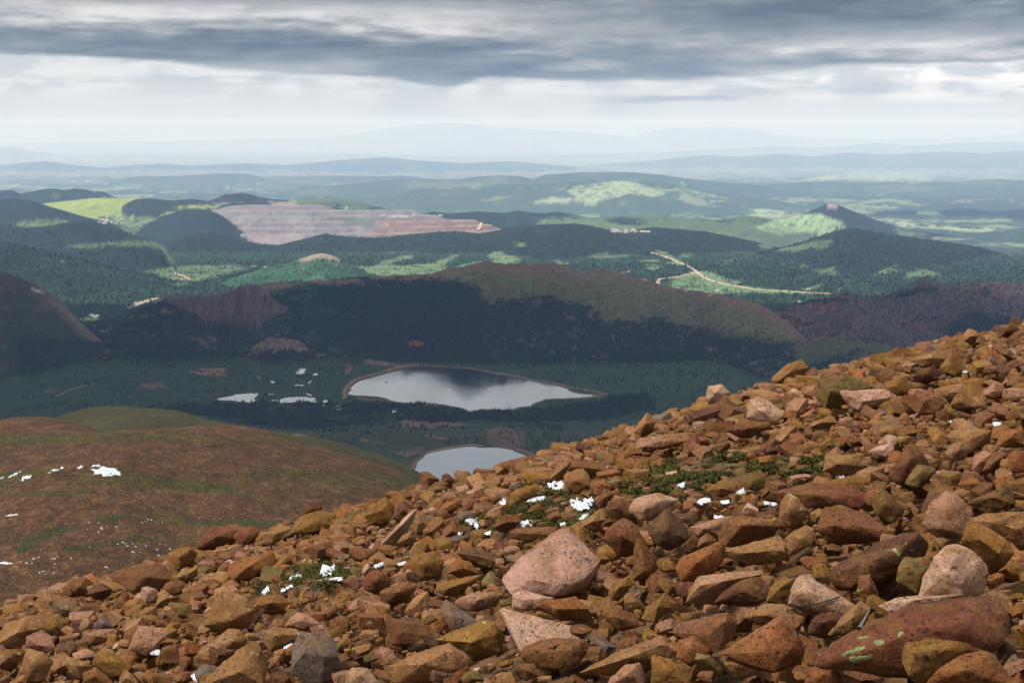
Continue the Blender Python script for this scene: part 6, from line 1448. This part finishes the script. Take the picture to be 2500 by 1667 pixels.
C_ = C_[np.argsort(-C_[:, 2])]
# big ones keep clear of one another; small ones fill the gaps and lie on top
cell = 0.5; gridd = {}
def near_ok(x, y, r, f):
    i, j = int(x // cell), int(y // cell)
    for a in (-2, -1, 0, 1, 2):
        for b_ in (-2, -1, 0, 1, 2):
            for X_, Y_, R_ in gridd.get((i + a, j + b_), ()):
                if (X_ - x) ** 2 + (Y_ - y) ** 2 < (f * (R_ + r)) ** 2: return False
    return True
for h in HEROES: gridd.setdefault((int(h['x'] // cell), int(h['y'] // cell)), []).append((h['x'], h['y'], h['size'] * 0.42))
zC = S(C_[:, 0], C_[:, 1]); pxC, pyC = pix(C_[:, 0], C_[:, 1], zC + 0.3 * C_[:, 2]); pyT = pix(C_[:, 0], C_[:, 1], zC + 0.9 * C_[:, 2])[1]
bad = np.zeros(len(C_), bool)
for h in HEROES:                                     # nothing may stand in front of a traced boulder
    A = np.array(h['px']); c = A.mean(0); A = (c + (A - c) * 0.94)
    fr = C_[:, 1] < h['Y'] + 0.2
    bad |= fr & (inpoly(pxC, pyC, A) | inpoly(pxC, pyT, A))
    dx = np.abs(C_[:, 1] - h['Y']) < h['size'] * 0.5
    bad |= dx & (np.abs(C_[:, 0] - h['x']) < h['size'] * 0.3)
for px in SNOWP:
    bad |= (inpoly(pxC, pyC, px) | inpoly(pxC, pyT, px)) & ((C_[:, 2] > 0.06) | (rg.random(len(C_)) < 0.8))
moss = inpoly(pxC, pyC, MOSS_PX) | inpoly(pxC, pyC, MOSS2_PX) | inpoly(pxC, pyC, MOSS3_PX)
bad |= moss & (C_[:, 2] > 0.125) | (moss & (rg.random(len(C_)) < 0.3))
rocks = []
for k in np.where(~bad)[0]:
    x, y, r = C_[k]
    f = 0.62 if r > 0.10 else 0.46
    if r > 0.05 and not near_ok(x, y, r, f): continue
    gridd.setdefault((int(x // cell), int(y // cell)), []).append((x, y, r))
    rocks.append(k)
rocks = np.array(rocks)
tick('placed %d' % len(rocks))
RX, RY, RR = C_[rocks, 0], C_[rocks, 1], C_[rocks, 2]
RS = rg.integers(0, 20, len(rocks)); RC = rg.choice(len(NAMES_C), len(rocks), p=PROB_C / PROB_C.sum())
RQ = []
for k in range(len(rocks)):
    e = Quaternion((0, 0, 1), rg.uniform(0, 6.28)); tilt = Quaternion((rg.normal(), rg.normal(), 0.0001), float(rg.normal(0, 0.42)))
    RQ.append((tilt @ e).to_matrix())
RSC = np.stack([rg.uniform(0.85, 1.25, len(rocks)), rg.uniform(0.75, 1.1, len(rocks)), rg.uniform(0.62, 1.0, len(rocks))], 1)
RZ = S(RX, RY) + RR * rg.uniform(-0.05, 0.42, len(rocks)) - 0.03
RV = rg.uniform(0.80, 1.22, len(rocks))
# which of them show largest: paint their outlines far to near into a small picture
W2, H2 = 1000, 667
idb = np.full((H2, W2), -1, np.int32)
def hull2(p):
    p = sorted(map(tuple, p)); 
    def half(q):
        o = []
        for a in q:
            while len(o) > 1 and (o[-1][0] - o[-2][0]) * (a[1] - o[-2][1]) - (o[-1][1] - o[-2][1]) * (a[0] - o[-2][0]) <= 0: o.pop()
            o.append(a)
        return o
    return half(p)[:-1] + half(p[::-1])[:-1]
def paint(poly, val):
    P = np.array(poly) * (W2 / 2500.0); x0, y0 = np.floor(P.min(0)).astype(int); x1, y1 = np.ceil(P.max(0)).astype(int) + 1
    x0, y0, x1, y1 = max(x0, 0), max(y0, 0), min(x1, W2), min(y1, H2)
    if x1 <= x0 or y1 <= y0: return
    gx, gy = np.meshgrid(np.arange(x0, x1) + 0.5, np.arange(y0, y1) + 0.5)
    idb[y0:y1, x0:x1][inpoly(gx, gy, P)] = val
order = [(RY[k], k) for k in range(len(rocks)) if RR[k] > 0.055] + [(h['Y'], -2 - i) for i, h in enumerate(HEROES)]
order.sort(key=lambda t: -t[0])
for _, k in order:
    if k < -1: paint(HEROES[-2 - k]['px'], k); continue
    v = NP_XS[RS[k]][0] * (RSC[k] * RR[k]) @ np.array(RQ[k]).T + np.array((RX[k], RY[k], RZ[k]))
    a, b_ = pix(v[:, 0], v[:, 1], v[:, 2]); paint(hull2(np.stack([a, b_], 1)), k)
cnt = np.bincount(idb[idb >= 0].ravel(), minlength=len(rocks))
NTH = 300 - len(HEROES)
best = np.argsort(-cnt)[:NTH]; best = set(int(k) for k in best if cnt[k] > 12)
tick('visible')
yy_, xx_ = np.indices(idb.shape)
LAND_ = [h for h in HEROES if h['nick']]
used = set(h['label'] for h in HEROES)
SIZEW = lambda r: 'large' if r > 0.30 else 'medium-sized' if r > 0.19 else 'small'
def rel(dx, dy):
    if abs(dx) > 2.2 * abs(dy): return 'right of' if dx > 0 else 'left of'
    if abs(dy) > 2.2 * abs(dx): return 'below' if dy > 0 else 'above'
    return ('below' if dy > 0 else 'above') + (' and right of' if dx > 0 else ' and left of')
def rock_label(k):
    m = idb == k; cx_, cy_ = xx_[m].mean() * 2.5, yy_[m].mean() * 2.5
    c = NAMES_C[RC[k]]; shp = LIB_HI[RS[k]][1]
    near_ = sorted(LAND_, key=lambda h: (h['c'][0] - cx_) ** 2 + (h['c'][1] - cy_) ** 2)
    allh = sorted(HEROES, key=lambda h: (h['c'][0] - cx_) ** 2 + (h['c'][1] - cy_) ** 2)
    sz = SIZEW(RR[k])
    for pre in (f'{c} {shp}', f'{sz} {c} {shp}'):
        for i in range(3):
            h = near_[i]; far_ = math.hypot(h['c'][0] - cx_, h['c'][1] - cy_)
            a = 'close ' if far_ < 130 else 'some way ' if far_ < 300 else 'far '
            lab = f"{pre} {a}{rel(cx_ - h['c'][0], cy_ - h['c'][1])} {h['nick']}"
            if lab not in used and 4 <= len(lab.split()) <= 16: used.add(lab); return lab
    for i in range(4):
        for j in range(i + 1, 6):
            p, q = near_[i]['nick'].replace('the ', ''), near_[j]['nick'].replace('the ', '')
            lab = f'{sz} {c} {shp} lying between the {p} and the {q}'
            if lab not in used and len(lab.split()) <= 16: used.add(lab); return lab
    return f'{sz} {c} {shp} lying among the loose rocks of the scree'
first = {}
for k in sorted(best):
    s = int(RS[k])
    if s not in first:
        o = obj('boulder', LIB_HI[s][0], ROCK_O); first[s] = o
    else:
        o = first[s].copy(); COL.objects.link(o)
    o.matrix_world = Matrix.LocRotScale(Vector((RX[k], RY[k], RZ[k])), RQ[k].to_quaternion(), Vector(RSC[k] * RR[k]))
    c = TINT[NAMES_C[RC[k]]]; o.color = (c[0] * RV[k], c[1] * RV[k], c[2] * RV[k], 1)
    props(o, rock_label(k), 'boulder', 'boulders of the scree slope')
# the rest of the loose rock as one mass
def mass(sel, lib, name, label, mat=None):
    V_, F_, K_ = [], [], []; n0 = 0
    for k in sel:
        v, f = lib[RS[k]]
        V_.append(v * (RSC[k] * RR[k]) @ np.array(RQ[k]).T + np.array((RX[k], RY[k], RZ[k]))); F_.append(f + n0); n0 += len(v)
        K_.append(np.repeat(np.array(TINT[NAMES_C[RC[k]]])[None] * RV[k], len(v), 0))
    me = np_mesh(name, np.concatenate(V_), np.concatenate(F_), np.concatenate(K_), smooth=False)
    props(obj(name, me, mat or ROCK_S), label, kind='stuff')
    return n0
restk = [k for k in range(len(rocks)) if k not in best]
bigr = [k for k in restk if RR[k] > 0.085]; smallr = [k for k in restk if RR[k] <= 0.085]
mass(bigr, NP_LO, 'scree', 'smaller orange-brown rocks filling the scree slope'); mass(smallr, NP_XS, 'rubble', 'fine broken rubble between the boulders')
def underlayer():
    g = np.random.default_rng(88); n = 7000
    y = np.sqrt(g.uniform(55, 42.0 ** 2, n)); x = g.uniform(-0.42, 0.42, n) * y; r = g.uniform(0.10, 0.26, n)
    px, py = pix(x, y, S(x, y)); ok = ~(inpoly(px, py, MOSS_PX) | inpoly(px, py, MOSS2_PX) | inpoly(px, py, MOSS3_PX))
    for q in SNOWP: ok &= ~inpoly(px, py, q)
    V_, F_, K_ = [], [], []; n0 = 0
    for k in np.where(ok)[0]:
        v, f = NP_XS[int(g.integers(0, 20))]; m = Quaternion((g.normal(), g.normal(), g.normal(), g.normal())).normalized().to_matrix()
        V_.append(v * r[k] @ np.array(m).T + np.array((x[k], y[k], S(x[k], y[k]) - 0.24))); F_.append(f + n0); n0 += len(v)
        K_.append(np.repeat(np.array(TINT[NAMES_C[int(g.choice(len(NAMES_C), p=PROB_C / PROB_C.sum()))]])[None] * g.uniform(0.8, 1.1), len(v), 0))
    props(obj('scree', np_mesh('scree', np.concatenate(V_), np.concatenate(F_), np.concatenate(K_), smooth=False), ROCK_S), 'lower layer of rocks glimpsed in the gaps of the scree', kind='stuff')
underlayer()
tick('rocks')

# ground under the rocks
def ground():
    ys = np.concatenate([np.arange(2.5, 26, 0.13), np.arange(26, 72, 0.32)]); us = np.linspace(-0.62, 0.62, 260)
    U_, Y_ = np.meshgrid(us, ys); X_ = U_ * (Y_ + 3.0)
    Z_ = S(X_, Y_) - 0.03 + 0.05 * fbm2(X_ * 2.6, Y_ * 2.6, 301, 4)
    px, py = pix(X_, Y_, Z_)
    n = fbm2(X_ * 1.5, Y_ * 1.5, 303, 4)
    c = np.array((0.125, 0.062, 0.028)) * (1 + 0.3 * n)[..., None]
    ms = np.zeros(X_.shape)
    for P in (MOSS_PX, MOSS2_PX, MOSS3_PX): ms = np.maximum(ms, inpoly(px + 25 * n, py + 10 * n, P) * 1.0)
    c = mixc(c, np.array((0.060, 0.040, 0.010)) * np.ones(c.shape), ms * sst(fbm2(X_ * 2.2, Y_ * 2.2, 305, 4), -0.5, 0.3))
    keepup = ms.copy()
    for P in SNOWP:
        A = np.array(P); cc = A.mean(0); keepup = np.maximum(keepup, inpoly(px, py, cc + (A - cc) * 1.25) * 1.0)
    for _ in range(4): keepup[1:-1, 1:-1] = (keepup[1:-1, 1:-1] * 2 + keepup[:-2, 1:-1] + keepup[2:, 1:-1] + keepup[1:-1, :-2] + keepup[1:-1, 2:]) / 6
    Z_ = S(X_, Y_) - 0.03 + 0.05 * fbm2(X_ * 2.6, Y_ * 2.6, 301, 4) * (1 - 0.8 * keepup) - 0.33 * (1 - keepup)
    n0, n1 = X_.shape; ix = np.arange(n0 * n1).reshape(n0, n1)
    q = np.stack([ix[:-1, :-1], ix[:-1, 1:], ix[1:, 1:], ix[1:, :-1]], -1).reshape(-1, 4)
    props(obj('scree_ground', np_mesh('scree_ground', np.stack([X_, Y_, Z_], -1).reshape(-1, 3), q, c.reshape(-1, 3)), ROCK_S), 'bare brown earth under the boulders', kind='structure')
ground()

def moss_tufts():
    g = np.random.default_rng(610); P = []
    for poly, n in ((MOSS_PX, 14000), (MOSS2_PX, 8000), (MOSS3_PX, 3500)):
        A = np.array(poly); a = g.uniform(A.min(0), A.max(0), (n, 2)); a = a[inpoly(a[:, 0], a[:, 1], poly)]
        P.append(a)
    P = np.concatenate(P); d = slope_depth(P[:, 0], P[:, 1]); u, w = uw(P[:, 0], P[:, 1]); X_, Y_ = u * d, d
    n = fbm2(X_ * 1.6, Y_ * 1.6, 611, 5, 0.6); keep = n > 0.16
    for px in SNOWP: keep &= ~inpoly(P[:, 0], P[:, 1], px)
    X_, Y_ = X_[keep], Y_[keep]; m = len(X_); Z_ = S(X_, Y_)
    nb = 7; ang = g.uniform(0, 6.28, (m, nb)); L = g.uniform(0.012, 0.034, (m, nb)); lean = g.uniform(0.8, 2.2, (m, nb)); wd = g.uniform(0.012, 0.024, (m, nb))
    bx_ = X_[:, None] + g.normal(0, 0.05, (m, nb)); by_ = Y_[:, None] + g.normal(0, 0.05, (m, nb)); bz_ = np.repeat(Z_[:, None], nb, 1) - 0.01
    tip = np.stack([bx_ + np.cos(ang) * L * lean, by_ + np.sin(ang) * L * lean, bz_ + L], -1)
    a = np.stack([bx_ - np.sin(ang) * wd, by_ + np.cos(ang) * wd, bz_], -1); b_ = np.stack([bx_ + np.sin(ang) * wd, by_ - np.cos(ang) * wd, bz_], -1)
    v = np.stack([a, b_, tip], 2).reshape(-1, 3); f = np.arange(len(v)).reshape(-1, 3)
    c = np.repeat(np.array((0.030, 0.027, 0.006))[None] * g.uniform(0.6, 1.9, (m, 1)), nb * 3, 0)
    props(obj('moss', np_mesh('moss', v, f, c, smooth=False), NEEDLE), 'dark green moss and grass tufts between stones', kind='stuff')
moss_tufts()

# ------------------------------------------------------------------ small things on the scree
WIREM = flat_mat('dark_wire', (0.03, 0.025, 0.02), scale=20); STICKM = flat_mat('weathered_wood', (0.13, 0.115, 0.105), scale=30, var=0.5)
def tube(name, pts, r, mat, n=6):
    P = np.array(pts, float); T_ = np.gradient(P, axis=0); T_ /= np.linalg.norm(T_, axis=1)[:, None]
    up = np.array((0, 0, 1.0)); A = np.cross(T_, up); A /= np.linalg.norm(A, axis=1)[:, None] + 1e-9; B = np.cross(A, T_)
    a = np.arange(n) * 6.2832 / n; rr = np.broadcast_to(r, (len(P),))
    v = P[:, None] + rr[:, None, None] * (np.cos(a)[None, :, None] * A[:, None] + np.sin(a)[None, :, None] * B[:, None])
    ix = np.arange(len(P) * n).reshape(len(P), n); j = np.roll(np.arange(n), -1)
    f = np.stack([ix[:-1], ix[:-1][:, j], ix[1:][:, j], ix[1:]], -1).reshape(-1, 4)
    return obj(name, np_mesh(name, v.reshape(-1, 3), f), mat)
def on_rocks(px_pts, lift):
    dg = bpy.context.evaluated_depsgraph_get(); out = []
    for p in px_pts:
        u, w = uw(*p); d = Vector((float(u), 1.0, float(w))).normalized()
        hit_, loc, nrm, _, o, _ = SC.ray_cast(dg, Vector((0, 0, 0)), d, distance=80)
        if hit_: out.append(np.array(loc - d * lift))
    return out
bpy.context.view_layer.update()
wp = on_rocks(dens(np.array(zoomed('C', [(400, 800), (480, 790), (560, 805), (650, 830), (740, 820), (850, 785), (980, 765), (1090, 725)]), float), 12), 0.02)
wp = sorted(wp, key=lambda q: q[0])
if len(wp) > 4:
    W_ = np.array(wp); W_[1:-1] = (W_[:-2] + W_[1:-1] * 2 + W_[2:]) / 4; W_[:, 2] += 0.01
    props(tube('wire', W_, 0.006, WIREM), 'thin dark wire draped over stones beside the pale beaked rock', 'wire')
wp = on_rocks(zoomed('C', [(1225, 935), (1245, 900), (1262, 870), (1280, 835), (1298, 808)]), 0.03)
if len(wp) > 3: props(tube('stick', np.array(wp), np.linspace(0.014, 0.005, len(wp)), STICKM, 7), 'weathered grey stick stuck in the tan slab beside the lichen-blotched boulder', 'stick')
for k, (a, b_, s, lab) in enumerate([(1350, 1080, 0.030, 'leftmost flat chip lying on the pebble-topped boulder'), (1465, 1045, 0.055, 'biggest dark chip on top of the pebble-topped boulder'), (1440, 1120, 0.022, 'lowest small chip on the pebble-topped boulder'), (1545, 1035, 0.022, 'rightmost small chip on the pebble-topped boulder')]):
    q = on_rocks(zoomed('B', [(a, b_)]), 0.0)
    if q:
        o = obj('stone', LIB_HI[4 * k + 1][0].copy(), ROCK_O); o.location = q[0]; o.scale = (s * 1.2, s, s * 0.6); o.rotation_euler = (0.1, 0.1, k); o.color = (0.17, 0.07, 0.03, 1)
        props(o, lab, 'stone')
# lichen crusts on the huge boulder: thin raised pads
LICHM = flat_mat('lichen_crust', (0.15, 0.165, 0.068), scale=25, var=0.35)
def lichen(reg, poly, seed):
    px = smooth_poly(zoomed(reg, poly), 0.05, 2, seed); c = px.mean(0); rings = [px, c + (px - c) * 0.6, c + (px - c) * 0.25]
    V_ = []; ok = True
    for i, rr in enumerate(rings):
        for p in rr:
            q = on_rocks([p], -0.002 if i == 0 else 0.003)
            if not q: return None
            V_.append(q[0])
    V_ = np.array(V_); d = np.median(V_[:, 1])
    if np.ptp(V_[:, 1]) > 0.9: return None
    m = len(px); F_ = []
    for r in range(2):
        for i in range(m):
            a, b_ = r * m + i, r * m + (i + 1) % m; F_ += [(a, b_, b_ + m), (a, b_ + m, a + m)]
    e = len(V_); V_ = np.vstack([V_, V_[2 * m:].mean(0)]); F_ += [(2 * m + i, 2 * m + (i + 1) % m, e) for i in range(m)]
    return V_, np.array(F_)
big = next(h for h in HEROES if h['nick'] == 'the huge lichen-blotched boulder')['o']
for k, poly in enumerate([[(1070, 1120), (1100, 1095), (1180, 1080), (1270, 1040), (1285, 1060), (1240, 1085), (1160, 1110), (1120, 1140)], [(1120, 1150), (1180, 1115), (1220, 1120), (1330, 1105), (1335, 1150), (1250, 1165), (1170, 1175)],
                          [(1310, 1030), (1350, 1000), (1400, 1010), (1415, 1045), (1360, 1055), (1330, 1045)], [(1485, 960), (1520, 945), (1542, 965), (1510, 985), (1490, 1005)], [(1200, 1000), (1240, 980), (1300, 985), (1300, 1000), (1230, 1008)]]):
    r_ = lichen('C', poly, 700 + k)
    if r_ is not None:
        v_, f_ = r_; o = obj('lichen', np_mesh('lichen', v_ - np.array(big.location), f_), LICHM, big); o['label'] = 'pale green lichen crust'
tick('small things')

# ------------------------------------------------------------------ haze
def haze():
    lo = LOWEST - 30.0; hi_ = 900.0
    x0, x1, y0, y1 = -158000.0, 158000.0, -3000.0, 142000.0
    v = [(a, b_, c) for a in (x0, x1) for b_ in (y0, y1) for c in (lo, hi_)]
    f = [(0, 1, 3, 2), (4, 6, 7, 5), (0, 4, 5, 1), (2, 3, 7, 6), (0, 2, 6, 4), (1, 5, 7, 3)]
    me = bpy.data.meshes.new('haze'); me.from_pydata(v, [], f); me.update()
    m = bpy.data.materials.new('haze'); m.use_nodes = True; t = m.node_tree; t.nodes.clear()
    o = t.nodes.new('ShaderNodeOutputMaterial'); p = t.nodes.new('ShaderNodeVolumePrincipled')
    p.inputs['Color'].default_value = (0.40, 0.60, 1.0, 1); p.inputs['Density'].default_value = 1.8e-5; p.inputs['Anisotropy'].default_value = 0.0
    p.inputs['Absorption Color'].default_value = (1, 1, 1, 1)
    t.links.new(p.outputs[0], o.inputs['Volume'])
    props(obj('haze', me, m), kind='stuff')
haze()

# ------------------------------------------------------------------ cloud deck added overhead, out of the picture, to shade the near valley
def shade_cloud(label, cx_, cy_, rx, ry, zc, seed):
    nx, ny = 70, 50; g = np.linspace(-1.25, 1.25, nx); h = np.linspace(-1.25, 1.25, ny); A, B = np.meshgrid(g, h)
    x = cx_ + A * rx; y = cy_ + B * ry
    body = 1.0 - (A * A + B * B) + 0.45 * fbm2(x / 1500.0, y / 1500.0, seed, 5)
    th = np.sqrt(np.clip(body, 0, None))
    keep = th > 0
    top = zc + th * 420 * (1 + 0.5 * fbm2(x / 500.0, y / 500.0, seed + 9, 4)); bot = zc - th * 90 * (1 + 0.5 * fbm2(x / 400.0, y / 400.0, seed + 5, 4)) 
    n = nx * ny; ix = np.arange(n).reshape(ny, nx)
    q = np.stack([ix[:-1, :-1], ix[:-1, 1:], ix[1:, 1:], ix[1:, :-1]], -1).reshape(-1, 4)
    ok = keep.reshape(-1)[q].any(1); q = q[ok]
    v = np.concatenate([np.stack([x, y, top], -1).reshape(-1, 3), np.stack([x, y, bot], -1).reshape(-1, 3)])
    f = np.concatenate([q, q[:, ::-1] + n])
    un, inv = np.unique(f, return_inverse=True)
    props(obj('shade_cloud', np_mesh('shade_cloud', v[un], inv.reshape(-1, 4)), CLOUDM), label, kind='structure')
CLOUDM, T_, b_ = mat_new('shade_cloud_body')
b_.inputs['Base Color'].default_value = (0.85, 0.86, 0.88, 1); b_.inputs['Roughness'].default_value = 1.0; b_.inputs['Specular IOR Level'].default_value = 0.0
def shade(px_, y, zg, rx, ry, zc, seed, label):
    """put a cloud where its shadow falls on the ground seen at column px_, distance y"""
    x = float(uw(px_, 800)[0]) * y; k = (zc - zg) / SUN.z
    shade_cloud(label, x + SUN.x * k, y + SUN.y * k, rx, ry, zc, seed)
shade(1180, 5350, -800, 2700, 2150, 1400.0, 401, "broad unseen cloudbank added overhead to shade the reservoir valley")
